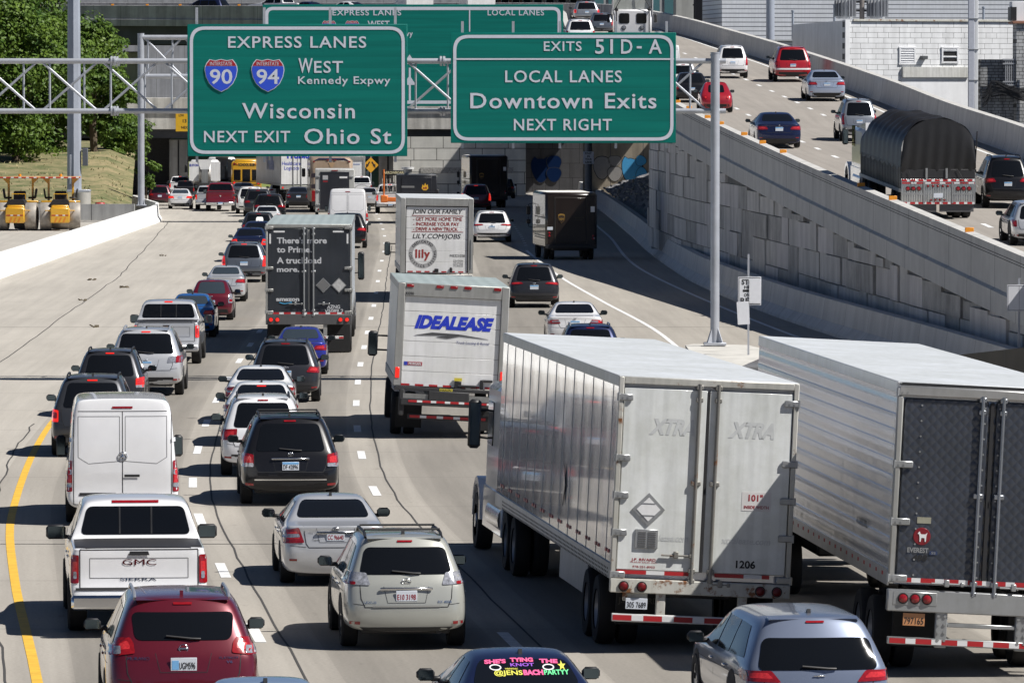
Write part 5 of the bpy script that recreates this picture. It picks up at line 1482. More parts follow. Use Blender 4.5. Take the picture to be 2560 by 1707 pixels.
# ---- the ramp
ramp("minivan", "white minivan on the ramp beyond the gantry pole", 'suv', 1792, 1871, 196, 114, 'white', cat="minivan", lights='tallhi')
ramp("fire_suv", "red fire department suv with a white stripe and roof light bar", 'suv', 1935, 2029, 205, 117, 'firered', cat="suv", lights='tall', lit=False, extra=[("stripe", [(-.93, .35), (.93, .35), (.93, .395), (-.93, .395)], 'rear', WHITE, .012)])
ramp("sedan", "silver sedan on the ramp with wide red tail lights", 'sedan', 2018, 2115, 253, 177, 'silver_blue', lights='sedwide', badge=('h', .68, .05))
ramp("minivan", "silver and dark minivan with roof racks just ahead of the tarped truck", 'suv', 2102, 2194, 353, 243, 'fog', cat="minivan", lights='tallhi', rails='black', H=1.85)
ramp("sedan", "dark blue sedan with bright red tail lights alone on the ramp", 'sedan', 1890, 2005, 370, 283, 'navy', lights='sedwide', badge=('x', .66, .04))
ramp("suv", "black suv at the right edge of the ramp behind the tarped truck", 'suv', 2461, 2578, 519, 390, 'black', cat="suv", lights='wide', rails='black')
ramp("suv", "silver suv cut off by the right edge on the ramp", 'suv', 2530, 2655, 612, 503, 'silver', cat="suv", lights='tall')
ramp("rounded_car", "rounded red car on the ramp seen behind the gantry pole", 'beetle', 1750, 1833, 281, 199, 'red', H=1.48)
ramp("suv", "black car behind the red rounded car on the ramp", 'hatch', 1688, 1772, 256, 182, 'black')
ramp("suv", "white suv ahead of the black car at the big sign's right edge", 'suv', 1672, 1745, 228, 158, 'white', cat="suv")
ramp("cargo_van", "white van peeping out at the top right corner of the sign", 'van', 1636, 1703, 200, 112, 'white', cat="van")
ramp("suv", "white old suv at the top beside the white semi truck", 'suv', 1413, 1489, 118, 49, 'white', cat="suv", lights='tall', rails='black')
ramp("suv", "silver compact suv between the grey suv and the white semi truck", 'suv', 1474, 1534, 86, 33, 'slate', cat="suv", lights='tallhi')
ramp("suv", "grey suv with lit brake lights highest on the ramp", 'suv', 1434, 1500, 56, 4, 'fog', cat="suv", lit=True, rails='black', lights='tall')
def fly(name, label, kind, px, frac, dyaw, W, H, col, cat, **o):
    i = min(range(ic, N), key=lambda i: abs((1280+PL[i].lerp(PR[i], frac).x*F/PL[i].lerp(PR[i], frac).y)-px))
    p = PL[i].lerp(PR[i], frac); q = PL[i+1].lerp(PR[i+1], frac)
    t = q-p
    return make_car(name, label, kind, W, H, p, -math.atan2(t.x, t.y)+dyaw, C[col], dict(detail=1, **o), group="vehicles on the flyover", cat=cat)
fly("suv", "navy suv on the flyover above the near sign's left corner", 'suv', 558, .30, 0, 1.9, 1.7, 'navy', "suv")
fly("pickup_truck", "white pickup on the flyover at the far sign's top left corner", 'pickup', 735, .30, 0, 2.0, 1.9, 'white', "pickup")
fly("sedan", "dark sedan on the flyover behind the far sign", 'sedan', 815, .30, 0, 1.85, 1.45, 'navy', "car")
fly("sedan", "white car on the flyover with only its roof above the far sign", 'sedan', 905, .30, 0, 1.85, 1.45, 'white', "car")
# ================================================================== TRUCKS AND TRAILERS
def facemat(name, col, rough=.4, metal=0.0, streak=.1, coat=0.0, rust=None, bumpv=None, dirt=.15, quilt=False):
    """sheet metal with run-down streaks, optional rust patches and vertical or horizontal ribs"""
    m = bpy.data.materials.new(name); m.use_nodes = True
    nt = m.node_tree; b = nt.nodes["Principled BSDF"]; L = nt.links
    b.inputs["Roughness"].default_value = rough; b.inputs["Metallic"].default_value = metal; b.inputs["Coat Weight"].default_value = coat
    tc = nt.nodes.new("ShaderNodeTexCoord")
    mp = nt.nodes.new("ShaderNodeMapping"); mp.inputs["Scale"].default_value = (5, 5, .35); L.new(tc.outputs["Object"], mp.inputs[0])
    n = nt.nodes.new("ShaderNodeTexNoise"); n.inputs["Scale"].default_value = 1.6; n.inputs["Detail"].default_value = 7; L.new(mp.outputs[0], n.inputs["Vector"])
    r = nt.nodes.new("ShaderNodeValToRGB"); r.color_ramp.elements[0].position = .35; r.color_ramp.elements[1].position = .6
    r.color_ramp.elements[0].color = (*[c*(1-streak) for c in col], 1); r.color_ramp.elements[1].color = (*col, 1)
    L.new(n.outputs["Fac"], r.inputs[0]); out = r.outputs[0]
    if dirt:
        n2 = nt.nodes.new("ShaderNodeTexNoise"); n2.inputs["Scale"].default_value = .9; n2.inputs["Detail"].default_value = 9; n2.inputs["Roughness"].default_value = .75; L.new(tc.outputs["Object"], n2.inputs["Vector"])
        r2 = nt.nodes.new("ShaderNodeValToRGB"); r2.color_ramp.elements[0].position = .42; r2.color_ramp.elements[1].position = .62
        r2.color_ramp.elements[0].color = (1-dirt, 1-dirt, 1-dirt*1.2, 1); r2.color_ramp.elements[1].color = (1, 1, 1, 1); L.new(n2.outputs["Fac"], r2.inputs[0])
        mx = nt.nodes.new("ShaderNodeMix"); mx.data_type = 'RGBA'; mx.blend_type = 'MULTIPLY'; mx.inputs["Factor"].default_value = 1
        L.new(out, mx.inputs["A"]); L.new(r2.outputs[0], mx.inputs["B"]); out = mx.outputs["Result"]
    if rust:
        n3 = nt.nodes.new("ShaderNodeTexNoise"); n3.inputs["Scale"].default_value = 3.2; n3.inputs["Detail"].default_value = 8; n3.inputs["Roughness"].default_value = .7; L.new(tc.outputs["Object"], n3.inputs["Vector"])
        r3 = nt.nodes.new("ShaderNodeValToRGB"); r3.color_ramp.elements[0].position = 1-rust; r3.color_ramp.elements[1].position = 1-rust+.07
        r3.color_ramp.elements[0].color = (0, 0, 0, 1); r3.color_ramp.elements[1].color = (1, 1, 1, 1); L.new(n3.outputs["Fac"], r3.inputs[0])
        mx = nt.nodes.new("ShaderNodeMix"); mx.data_type = 'RGBA'; mx.inputs["B"].default_value = (.19, .075, .025, 1)
        L.new(r3.outputs[0], mx.inputs["Factor"]); L.new(out, mx.inputs["A"]); out = mx.outputs["Result"]
    if bumpv:
        ax, per, st, sharp = bumpv
        sp = nt.nodes.new("ShaderNodeSeparateXYZ"); L.new(tc.outputs["Object"], sp.inputs[0])
        d = nt.nodes.new("ShaderNodeMath"); d.operation = 'MULTIPLY'; d.inputs[1].default_value = 2*math.pi/per; L.new(sp.outputs[ax], d.inputs[0])
        sn = nt.nodes.new("ShaderNodeMath"); sn.operation = 'SINE'; L.new(d.outputs[0], sn.inputs[0])
        if quilt:
            def mm(op, a, c):
                n = nt.nodes.new("ShaderNodeMath"); n.operation = op
                for i, x in enumerate((a, c)):
                    if isinstance(x, (int, float)): n.inputs[i].default_value = x
                    elif x is not None: L.new(x, n.inputs[i])
                return n.outputs[0]
            u = mm('MULTIPLY', mm('ADD', sp.outputs["X"], sp.outputs["Z"]), math.pi/per); w = mm('MULTIPLY', mm('SUBTRACT', sp.outputs["X"], sp.outputs["Z"]), math.pi/per)
            sn = type('o', (), {'outputs': [mm('MULTIPLY', mm('ABSOLUTE', mm('SINE', u, None), None), mm('ABSOLUTE', mm('SINE', w, None), None))]})
        bp = nt.nodes.new("ShaderNodeBump"); bp.inputs["Strength"].default_value = st; bp.inputs["Distance"].default_value = .03; L.new(sn.outputs[0], bp.inputs["Height"])
        n4 = nt.nodes.new("ShaderNodeTexNoise"); n4.inputs["Scale"].default_value = 1.3; L.new(tc.outputs["Object"], n4.inputs["Vector"])
        bp2 = nt.nodes.new("ShaderNodeBump"); bp2.inputs["Strength"].default_value = sharp; bp2.inputs["Distance"].default_value = .05
        L.new(n4.outputs["Fac"], bp2.inputs["Height"]); L.new(bp.outputs[0], bp2.inputs["Normal"]); L.new(bp2.outputs[0], b.inputs["Normal"])
    L.new(out, b.inputs["Base Color"])
    MATS[name] = m
    return m
WHITEBOX = facemat("white_sheet", (.80, .80, .80), .35, 0, .08, .3, dirt=.10)
ROOFM = facemat("white_roof_sheet", (.62, .645, .67), .45, 0, .12)
GREYROOF = facemat("grey_roof_sheet", (.40, .46, .46), .45, .1, .15, bumpv=('X', .3, .15, .1))
FRAMEG = facemat("grey_frame", (.38, .38, .37), .45, .3, .15)
SILL = facemat("rusty_sill", (.62, .61, .56), .5, 0, .2, rust=.45)
XSIDE = facemat("glossy_white_side", (.64, .66, .72), .12, .30, .05, .6, bumpv=('Y', 1.22, .05, .10), dirt=.05)
ESIDE = facemat("polished_side", (.74, .76, .80), .20, .60, .05, 0, bumpv=('Z', .21, .25, .25), dirt=.05)
QUILT = facemat("quilted_steel_door", (.085, .095, .12), .36, .6, .1, 0, bumpv=('X', .15, .22, .2), dirt=.15, quilt=True)
FLAP = mat("mud_flap_rubber", (.012, .012, .013), .8, vary=.2)
TRIM = facemat("steel_trim", (.42, .43, .44), .4, .6, .15)
def tape(t, x0, x1, z, y, h=.055, seg=.28, name="reflective_tape", start=0):
    r = MB(); w = MB(); x = x0; k = start
    while x < x1-.02:
        e = min(x+(seg if k % 2 == 0 else seg*.62), x1)
        (r if k % 2 == 0 else w).box(((x+e)/2, y, z), (e-x, .004, h)); x = e; k += 1
    o = r.build(name, REDTAPE, t, smooth=False)
    if w.v: w.build("white_band", WHITETAPE, o, smooth=False)
    return o
def lamp(t, x, z, y, r, m=None, name="tail_light", n=18):
    o = MB().lathe([(0, -.035), (r*.55, -.033), (r*.92, -.02), (r, 0), (r, .03)], (x, y, z), 'y', n).build(name, m or LENS, t)
    MB().lathe([(r, .03), (r, -.012), (r*1.22, -.012), (r*1.22, .03)], (x, y, z), 'y', n).build("lamp_rim", BLACK, o)
    return o
def dual_wheels(t, W, ys, r=.50, w=.26, rimm=None):
    for y in ys:
        for sg in (-1, 1):
            for k in (0, 1):
                mb = MB(); mb.lathe([(r*.58, -w/2), (r*.95, -w/2), (r, -w*.36), (r, w*.36), (r*.95, w/2), (r*.58, w/2)], (0, 0, 0), 'x', 24)
                o = mb.build("wheel", TYRE, t); o.location = (sg*(W/2-.16-k*(w+.06)), y, r)
                if k == 0:
                    q = MB(); q.lathe([(.02, sg*w*.15), (r*.22, sg*w*.2), (r*.3, 0), (r*.5, -sg*.02), (r*.6, sg*w*.42)], (0, 0, 0), 'x', 20); q.build("rim", rimm or mat("truck_rim", (.35, .36, .38), .4, .5), o)
def rods(t, xs, z0, z1, y, m, r=.022):
    for x in xs:
        mb = MB(); mb.cyl((x, y, z0), (x, y, z1), r, n=10)
        for z in (z0+.02, z1-.05, lerp(z0, z1, .5), lerp(z0, z1, .06), lerp(z0, z1, .92)): mb.box((x, y+.01, z), (.10 if z not in (lerp(z0, z1, .5),) else .14, .05, .07), .01)
        mb.build("lock_rod", m, t)
def hinges(t, W, zs, y, m, sx=(-1, 1), w=.21):
    for sg in sx:
        for z in zs:
            mb = MB(); mb.box((sg*(W/2-w*.5+.005), y, z), (w, .035, .095), .012); mb.cyl((sg*(W/2+.004), y, z-.055), (sg*(W/2+.004), y, z+.055), .022, n=8)
            for k in (.06, .13): mb.cyl((sg*(W/2-k), y-.018, z), (sg*(W/2-k), y-.026, z), .012, n=8)
            mb.build("door_hinge", m, t)
def door_handle(t, x0, x1, z, y, m=None):
    mb = MB(); mb.cyl((x0, y, z), (x1, y, z), .014, n=8); mb.box(((x0+x1)/2, y, z+.01), (.07, .05, .10), .01); mb.box((x1, y, z), (.05, .05, .06), .01)
    return mb.build("door_handle", m or TRIM, t)
def cargo(t, W, L, z0, z1, side, roof, frame, name="cargo_box", rail=None):
    MB().box((0, L/2+.02, (z0+z1)/2), (W-.03, L-.06, z1-z0-.03)).build(name, side, t)
    MB().box((0, L/2, z1-.005), (W-.015, L-.01, .03), .01).build("roof", roof, t)
    for sg in (-1, 1):
        MB().box((sg*(W/2-.008), L/2, z1-.07), (.024, L, .15), .004).build("top_rail", rail or TRIM, t); MB().box((sg*(W/2-.008), L/2, z0+.10), (.026, L, .22), .004).build("bottom_rail", rail or TRIM, t)
    return t
def seams(t, W, L, z0, z1, per, m=None, rivet=True, right=True):
    mb = MB(); y = per*.6
    while y < L-.2:
        for sg in ((-1, 1) if right else (-1,)):
            mb.box((sg*(W/2-.012), y, (z0+z1)/2), (.008, .018, z1-z0), .003)
        y += per
    return mb.build("panel_seam", m or TRIM, t, smooth=False)
def tractor(name, label, loc, rot, W, Lc, H, col, hood=True, group=J, sleeper=True, mirror_h=.62, tank=True):
    """cab in front of a trailer; origin on the ground at the back of the cab, +Y forward"""
    t = thing(name, label, "semi truck", loc, rot, group)
    hw = W/2
    mb = MB(); mb.box((0, Lc*.32, 1.0+(H-1.0)/2), (W*.94, Lc*.62, H-1.0), .10); mb.build("cab", col, t)
    q = MB(); q.prism([(-.05, H-.04), (Lc*.6, H-.3), (Lc*.5, H+.02), (.0, H+.25)], -hw*.85, hw*.85, axis='x'); q.build("roof_fairing", col, t)
    if hood:
        q = MB(); q.prism([(Lc*.62, .75), (Lc, .75), (Lc, 1.55), (Lc*.93, 1.75), (Lc*.62, 1.98)], -hw*.62, hw*.62, axis='x'); q.build("hood", col, t)
        for sg in (-1, 1):
            q = MB(); yf = Lc*.84; pr = [(yf+math.cos(a*math.pi/8)*.72, .52+math.sin(a*math.pi/8)*.72) for a in range(9)] + [(yf+math.cos(a*math.pi/8)*.58, .52+math.sin(a*math.pi/8)*.58) for a in range(8, -1, -1)]
            q.prism(pr, sg*hw*.56, sg*hw*.98, axis='x'); q.build("fender", col, t)
    MB().box((0, Lc*.99, .55), (W*.96, .25, .4), .06).build("bumper", CHROME, t)
    for sg in (-1, 1):
        MB().box((sg*(hw*.945), Lc*.5, 2.25), (.02, .85, .75), .01).build("side_window", GLASS, t)
        q = MB(); xm = sg*(hw+.16); q.box((xm, Lc*.62, 2.2), (.22, .12, mirror_h), .05); q.tube([(sg*hw*.9, Lc*.62, 2.45), (xm, Lc*.62, 2.42)], .02, 6); q.tube([(sg*hw*.9, Lc*.62, 1.95), (xm, Lc*.62, 1.98)], .02, 6)
        mo = q.build("wing_mirror", BLACK, t)
        MB().box((xm, Lc*.62-.063, 2.2), (.17, .005, mirror_h*.85)).build("mirror_glass", MATS["mirror_glass"], mo)
        if tank:
            MB().cyl((sg*(hw-.32), Lc*.05, .72), (sg*(hw-.32), Lc*.48, .72), .32, n=18).build("fuel_tank", mat("tank_aluminium", (.6, .61, .63), .2, .9), t)
        q = MB(); q.box((sg*(hw*.93), Lc*.34, .80), (.06, Lc*.62, .75), .03); q.build("side_fairing", col, t)
    q = MB(); q.lathe([(.29, -.14), (.48, -.14), (.5, -.1), (.5, .1), (.48, .14), (.29, .14)], (0, 0, 0), 'x', 22)
    for sg in (-1, 1):
        o = MB().lathe([(.29, -.14), (.48, -.14), (.5, -.1), (.5, .1), (.48, .14), (.29, .14)], (0, 0, 0), 'x', 22).build("wheel", TYRE, t); o.location = (sg*(hw-.17), Lc*.84, .5)
        MB().lathe([(.02, sg*.15), (.12, sg*.15), (.14, sg*.05), (.3, sg*.1)], (0, 0, 0), 'x', 18).build("rim", RIM, o)
    dual_wheels(t, W, (-.75, -2.05), .5, .25)
    MB().box((0, -.6, .75), (.9, 4.4, .22), .03).build("chassis", DARKSTEEL, t)
    return t
def along(loc, rz, dist):
    return Vector(loc) + Vector((-math.sin(rz), math.cos(rz), 0))*dist
# ------------------------------------------------ white trailer with the large blank doors
def px_at(d): return F/d
d0 = 88.0; s0 = F/d0
loc = Vector(((1742-1280)/s0, d0, .03)); rz = .104; roll = .048
W, L, z0, z1 = 2.58, 16.1, .99, 3.86
XT = t = thing("semi_trailer", "tall white box trailer with rusty sill and faded lettering on its doors", "trailer", loc, (0, roll, rz), J)
cargo(t, W, L, z0, z1, XSIDE, ROOFM, WHITEBOX)
seams(t, W, L, z0+.2, z1-.15, 1.22)
DW = facemat("door_white_worn", (.78, .80, .79), .4, 0, .14, .2, dirt=.16)
for sg in (-1, 1):
    MB().box((sg*W*.238, -.015, (z0+z1)/2-.01), (W*.462, .05, z1-z0-.28), .012).build("rear_door", DW, t)
fr = MB()
for sg in (-1, 1): fr.box((sg*(W/2-.035), -.01, (z0+z1)/2), (.07, .10, z1-z0), .01)
fr.box((0, -.01, z1-.05), (W-.141, .10, .10), .01)
fr.build("door_frame", facemat("frame_worn", (.55, .54, .50), .45, .2, .2, rust=.40), t)
MB().box((0, -.012, (z0+z1)/2-.02), (.035, .06, z1-z0-.3)).build("door_seal", GAP, t)
RODM = facemat("rod_worn", (.30, .29, .27), .5, .4, .25, rust=.42)
rods(t, (-.135, .135), z0-.02, z1-.06, -.075, RODM, .026)
hinges(t, W, [z0+.06, z0+.66, z0+1.19, z0+1.72, z0+2.58], -.06, TRIM)
door_handle(t, -.58, -.16, z0+.36, -.07, RODM); door_handle(t, .16, .40, z0-.03, -.08, RODM)
s_ = MB(); s_.box((0, -.02, z0-.095), (W, .14, .20), .012); s_.build("rear_sill", SILL, t)
for x in (-1.10, -.84, .86, 1.10): lamp(t, x, z0-.10, -.095, .062, mat("worn_red_lens", (.14, .006, .008), .35))
tape(t, -W/2+.09, -.17, z0+.10, -.043, .055, .42); tape(t, .20, W/2-.30, z0+.10, -.043, .055, .42)
for x in (-.55, .62): MB().box((x, .0, .66), (.13, .10, .46), .01).build("guard_post", SILL, t)
MB().box((0, -.02, .44), (W-.1, .09, .11), .008).build("underride_bar", WHITEBOX, t)
tape(t, -W/2+.06, W/2-.06, .44, -.068, .075, .27)
MB().box((-.92, -.02, z0-.25), (.36, .03, .12), .01).build("plate_bracket", SILL, t)
plate(t, -.90, z0-.345, -.06, "305 7689", 'plain', .31, .155)
# placard, vent, stickers
pl_ = MB(); zc = z0+1.0; xc = -.79
o = MB().prism([(xc-.235, zc), (xc, zc+.235), (xc+.235, zc), (xc, zc-.235)], -.06, -.045).build("placard_holder", TRIM, t, smooth=False)
MB().prism([(xc-.17, zc), (xc, zc+.17), (xc+.17, zc), (xc, zc-.17)], -.066, -.061).build("placard_face", WHITEBOX, o, smooth=False)
MB().box((xc, -.068, zc+.085), (.19, .006, .012)).box((xc, -.068, zc-.085), (.19, .006, .012)).build("placard_clip", TRIM, o, smooth=False)
o = MB().box((-.80, -.05, z0+.58), (.33, .03, .27), .006).build("vent_frame", TRIM, t)
mb = MB()
for k in range(7):
    for sx in (-.065, .075): mb.box((-.80+sx, -.068, z0+.48+k*.032), (.11, .012, .014))
mb.build("vent_louvre", mat("vent_dark", (.12, .12, .12), .6), o, smooth=False)
RED = REDINK
mb = MB(); text_mb(mb, "J.P. RIVARD", -1.0, -.65, z0+.265, .036, -.043, .02); text_mb(mb, "TRAILER SALES, INC.", -1.02, -.63, z0+.235, .018, -.043, .01); text_mb(mb, "978-251-8953", -.98, -.66, z0+.165, .03, -.043, .015)
mb.build("lettering", RED, t, smooth=False, recalc=False)
st = MB().box((.75, -.042, z0+1.17), (.42, .003, .27)).build("width_sticker", mat("sticker_white", (.66, .64, .63), .5, vary=.08), t)
mb = MB(); text_mb(mb, "101\"", .635, .84, z0+1.18, .085, -.046, .03); text_mb(mb, "INSIDE WIDTH", .575, .93, z0+1.07, .042, -.046, .02)
mb.build("lettering", RED, st, smooth=False, recalc=False)
text(t, "1206", .50, .78, z0+.22, .10, INK, -.044, .03)
GH = mat("faded_lettering", (.56, .575, .57), .45, vary=.12)
for x in (-.84, .30): text(t, "XTRA", x, x+.66, z0+2.08, .20, GH, -.043, .05, .35, name="ghost_lettering")
for x, x1_ in ((-.62, -.20), (.27, .98)): text(t, "xtralease.com" if x > 0 else "lease.com", x, x1_, z0+.56, .09, GH, -.043, .02, .2, name="ghost_lettering")
# bottom rail holes, marker tape along the side, skirt, landing gear, wheels
mb = MB(); y = .3
while y < L-1.2:
    for dz in (.03, .085, .14): mb.box((-W/2-.004, y, z0+dz-.02), (.004, .10, .03))
    y += .18
mb.build("rail_holes", GAP, t, smooth=False)
mb = MB(); y = .4
while y < L-.5:
    mb.box((-W/2+.004, y, z0+.36), (.006, .17, .05)); mb.box((-W/2+.004, y+.3, z0+.36), (.006, .15, .05)); y += 1.22
mb.build("side_reflector", REDTAPE, t, smooth=False)
def dmark(y): 
    return [(y, z0+.62), (y+.2, z0+.95), (y, z0+1.28), (y-.2, z0+.95)]
MB().prism(dmark(6.2), -W/2-.006, -W/2+.0, axis='x').build("side_diamond", GAP, t, smooth=False); MB().prism([(y_, lerp(z0+.95, z_, .86)) for y_, z_ in dmark(6.2)], -W/2-.010, -W/2-.007, axis='x').build("side_diamond_face", XSIDE, t, smooth=False)
MB().box((-W/2+.10, 5.2, .78), (.03, 3.6, .62), .01).build("side_skirt", facemat("skirt_grey", (.46, .47, .48), .45), t); MB().box((W/2-.10, 5.2, .78), (.03, 3.6, .62), .01).build("side_skirt", facemat("skirt_grey", (.46, .47, .48), .45), t)
dual_wheels(t, W, (1.75, 3.0), .5, .26)
MB().box((0, L/2, z0-.16), (1.0, L-.4, .2), .02).build("chassis", DARKSTEEL, t)
MB().box((-.78, .62, .60), (.66, .03, .62), .01).build("mud_flap", FLAP, t); MB().box((.78, .62, .60), (.66, .03, .62), .01).build("mud_flap", FLAP, t)
mb = MB(); text_mb(mb, "J.P. RIVARD", -1.08, -.5, .60, .08, .60, .02); mb.build("flap_lettering", mat("flap_grey_ink", (.06, .055, .045), .8), t, smooth=False, recalc=False)
tractor("semi_tractor", "white semi tractor pulling the tall white box trailer", along(loc, rz, L+.35)-Vector((0, 0, .03)), (0, roll*.8, rz), 2.35, 5.0, 2.95, C['white'], mirror_h=.85)
# ------------------------------------------------ polished reefer trailer
d0 = 84.3; s0 = F/d0
loc = Vector(((2207-1280)/s0+1.31, d0, .04)); rz = .078; roll = .052
W, L, z0, z1 = 2.62, 16.1, 1.17, 3.93
t = thing("semi_trailer", "polished silver ribbed trailer with dark quilted steel doors", "trailer", loc, (0, roll, rz), J)
cargo(t, W, L, z0, z1, ESIDE, ROOFM, TRIM, rail=facemat("bright_rail", (.62, .63, .65), .3, .7, .1))
mb = MB(); z = z0+.42
while z < z1-.25:
    for sg in (-1, 1): mb.box((sg*(W/2-.008), L/2, z), (.02, L-.1, .035), .006)
    z += .21
mb.build("side_rib", ESIDE, t, smooth=False)
mb = MB(); y = .5
while y < L-.5: mb.box((-W/2-.006, y, z0+.13), (.006, .12, .05)); y += .62
mb.build("side_reflector", REDTAPE, t, smooth=False)
MB().box((0, -.03, z1-.11), (W-.02, .12, .14), .02).build("header", facemat("header_steel", (.5, .5, .5), .3, .6), t)
MB().box((0, -.05, z1-.015), (W-.1, .03, .03)).build("header_gutter", INK, t)
for sg in (-1, 1): MB().box((sg*W*.24, -.02, (z0+z1)/2-.06), (W*.44, .06, z1-z0-.30), .015).build("rear_door", QUILT, t)
fr = MB()
for sg in (-1, 1): fr.box((sg*(W/2-.04), -.02, (z0+z1)/2-.08), (.08, .12, z1-z0-.2), .015)
fr.build("door_frame", FRAMEG, t)
MB().box((0, -.03, (z0+z1)/2-.06), (.05, .05, z1-z0-.32)).build("door_seal", GAP, t)
mb = MB()
for sg in (-1, 1):
    for k in range(12):
        z = z0+.15+k*.21
        for xx in (.10, .97): mb.cyl((sg*xx, -.05, z), (sg*xx, -.058, z), .013, n=8)
mb.build("door_rivets", TRIM, t, smooth=False)
rods(t, (-.14, .145), z0-.10, z1-.14, -.085, facemat("rod_steel", (.36, .38, .42), .3, .8), .026)
hinges(t, W, [z0+.10, z0+.87, z0+1.65, z0+2.63], -.07, TRIM, w=.26)
tape(t, -W/2+.12, W/2-.12, z0+.08, -.056, .06, .20)
door_handle(t, -.72, -.30, z0+.05, -.10); door_handle(t, .22, .6, z0+.03, -.10)
o = MB().lathe([(0, -.062), (.115, -.060), (.12, -.052)], (-.88, 0, z0+.68), 'y', 28).build("oval_badge", mat("badge_deep_red", (.20, .012, .02), .3), t)
mb = MB(); dx, dz = -.88, z0+.68
dog = [(-.062, .035), (-.045, .06), (-.03, .068), (-.025, .045), (-.01, .03), (.045, .03), (.075, .055), (.062, .018), (.056, -.07), (.042, -.07), (.036, -.02), (-.008, -.018), (-.014, -.072), (-.03, -.072), (-.032, -.008), (-.042, .03)]
mb.prism([(dx+a, dz+c) for a, c in dog], -.068, -.064); mb.build("dog_emblem", WHITEBOX, o, smooth=False)
mb = MB(); text_mb(mb, "EVEREST", dx-.19, dx+.10, z0+.46, .062, -.06, .03); mb.build("lettering", TRIM, t, smooth=False, recalc=False)
MB().box((dx+.17, -.056, z0+.46), (.11, .006, .05)).build("series_badge", mat("series_blue", (.03, .05, .12), .3), t); text(t, "SS", dx+.14, dx+.20, z0+.445, .032, TRIM, -.061, .01)
text(t, "488", dx-.12, dx+.09, z0+.345, .08, INK, -.056, .03, .15)
MB().box((dx+.02, -.055, z0+.90), (.19, .004, .085)).build("info_sticker", mat("sticker_cream", (.30, .29, .22), .5, vary=.2), t)
mb = MB(); text_mb(mb, "AIR RIDE EQUIPPED", 0, 1.15, 0, .09, 0, .02)
mb.v = [(-W/2-.012, 3.35-p[0], z0+.62+p[2]) for p in mb.v]; mb.build("side_lettering", INK, t, smooth=False, recalc=False)
MB().box((0, -.02, z0-.20), (W, .16, .30), .015).build("rear_sill", facemat("sill_alu", (.40, .41, .42), .4, .5), t)
for sg in (-1, 1):
    for k in range(3): lamp(t, sg*(1.10-k*.165), z0-.17, -.105, .062)
    bx = MB().box((sg*.935, -.09, z0-.17), (.62, .03, .20), .03).build("lamp_housing", TRIM, t)
plate(t, -.93, z0-.455, -.06, "797165", 'or', .30, .17)
for sg in (-1, 1):
    mb = MB(); mb.box((sg*.55, -.02, .62), (.16, .10, .55), .01)
    for k in range(4):
        for sx in (-.045, .045): mb.cyl((sg*.55+sx, -.075, .45+k*.11), (sg*.55+sx, -.085, .45+k*.11), .022, n=8)
    mb.build("guard_post", TRIM, t)
MB().box((0, -.03, .66), (.94, .05, .06), .01).build("step_bar", TRIM, t)
MB().box((0, -.03, .42), (W-.06, .09, .10), .01).build("underride_bar", TRIM, t)
tape(t, -W/2+.06, W/2-.06, .42, -.078, .07, .22)
dual_wheels(t, W, (1.75, 3.0), .5, .26)
MB().box((0, L/2, z0-.2), (1.0, L-.4, .2), .02).build("chassis", DARKSTEEL, t)
MB().box((-.80, .6, .62), (.66, .03, .66), .01).build("mud_flap", FLAP, t); MB().box((.80, .6, .62), (.66, .03, .66), .01).build("mud_flap", FLAP, t)
mb = MB(); text_mb(mb, "Great Dane", -.52, -.47+.6, .36, .07, .58, .01); mb.build("flap_lettering", mat("flap_grey_ink", (.06, .055, .045), .8), t, smooth=False, recalc=False)
MB().box((-1.22, L-.01, z1-.16), (.02, .3, .16)).build("corner_mark", REDINK, t)
tractor("semi_tractor", "dark semi tractor hidden ahead of the polished silver trailer", along(loc, rz, L+.4)-Vector((0, 0, .04)), (0, 0, rz), 2.5, 5.0, 3.4, C['charcoal'])
# ------------------------------------------------ dark delivery trailer with the slogan
d0 = 191.0; s0 = F/d0
W, L, z1, z0 = (880-664)/s0, 15.5, CAM_H-(561-243)/s0, 1.22
loc = Vector(((772-1280)/s0, d0, 0)); rz = .019
t = thing("semi_trailer", "dark blue grey trailer with a white slogan on its rear doors", "trailer", loc, (0, 0, rz), J)
DK = facemat("dark_blue_door", (.026, .031, .040), .4, 0, .12, .2)
cargo(t, W, L, z0, z1, facemat("pale_side", (.55, .60, .66), .3, .2, .1), GREYROOF, FRAMEG)
for sg in (-1, 1): MB().box((sg*W*.24, -.02, (z0+z1)/2-.02), (W*.455, .05, z1-z0-.22), .012).build("rear_door", DK, t)
fr = MB()
for sg in (-1, 1): fr.box((sg*(W/2-.03), -.01, (z0+z1)/2), (.06, .09, z1-z0), .01)
fr.box((0, -.01, z1-.05), (W-.121, .09, .10), .01); fr.build("door_frame", FRAMEG, t)
rods(t, (-.15, .14), z0-.05, z1-.08, -.075, TRIM, .026)
MB().box((0, -.01, (z0+z1)/2), (.05, .05, z1-z0-.3)).build('door_seal', FRAMEG, t)
hinges(t, W, [z0+.06, z0+.74, z0+1.42, z0+2.66], -.06, FRAMEG, w=.24)
mb = MB()
for sg in (-1, 1): mb.box((sg*(W/2-.42), -.048, z1-.22), (.34, .004, .05)); mb.box((sg*(W/2-.14), -.048, z1-.44), (.05, .004, .30))
mb.build("corner_tape", WHITETAPE, t, smooth=False)
def ax(px): return (px-1280)/s0-loc.x
def az(py): return CAM_H-(py-243)/s0
LET = mat("pale_lettering", (.52, .53, .55), .5)
mb = MB()
for w, x0, x1, yt, yb in [("There's more", 692, 817, 594, 608), ("to Prime.", 692, 780, 616.5, 630.5), ("A truckload", 692, 803, 643.5, 658), ("more.", 692, 748, 667, 679)]:
    text_mb(mb, w, ax(x0), ax(x1), az(yb), az(yt)-az(yb), -.049, .03)
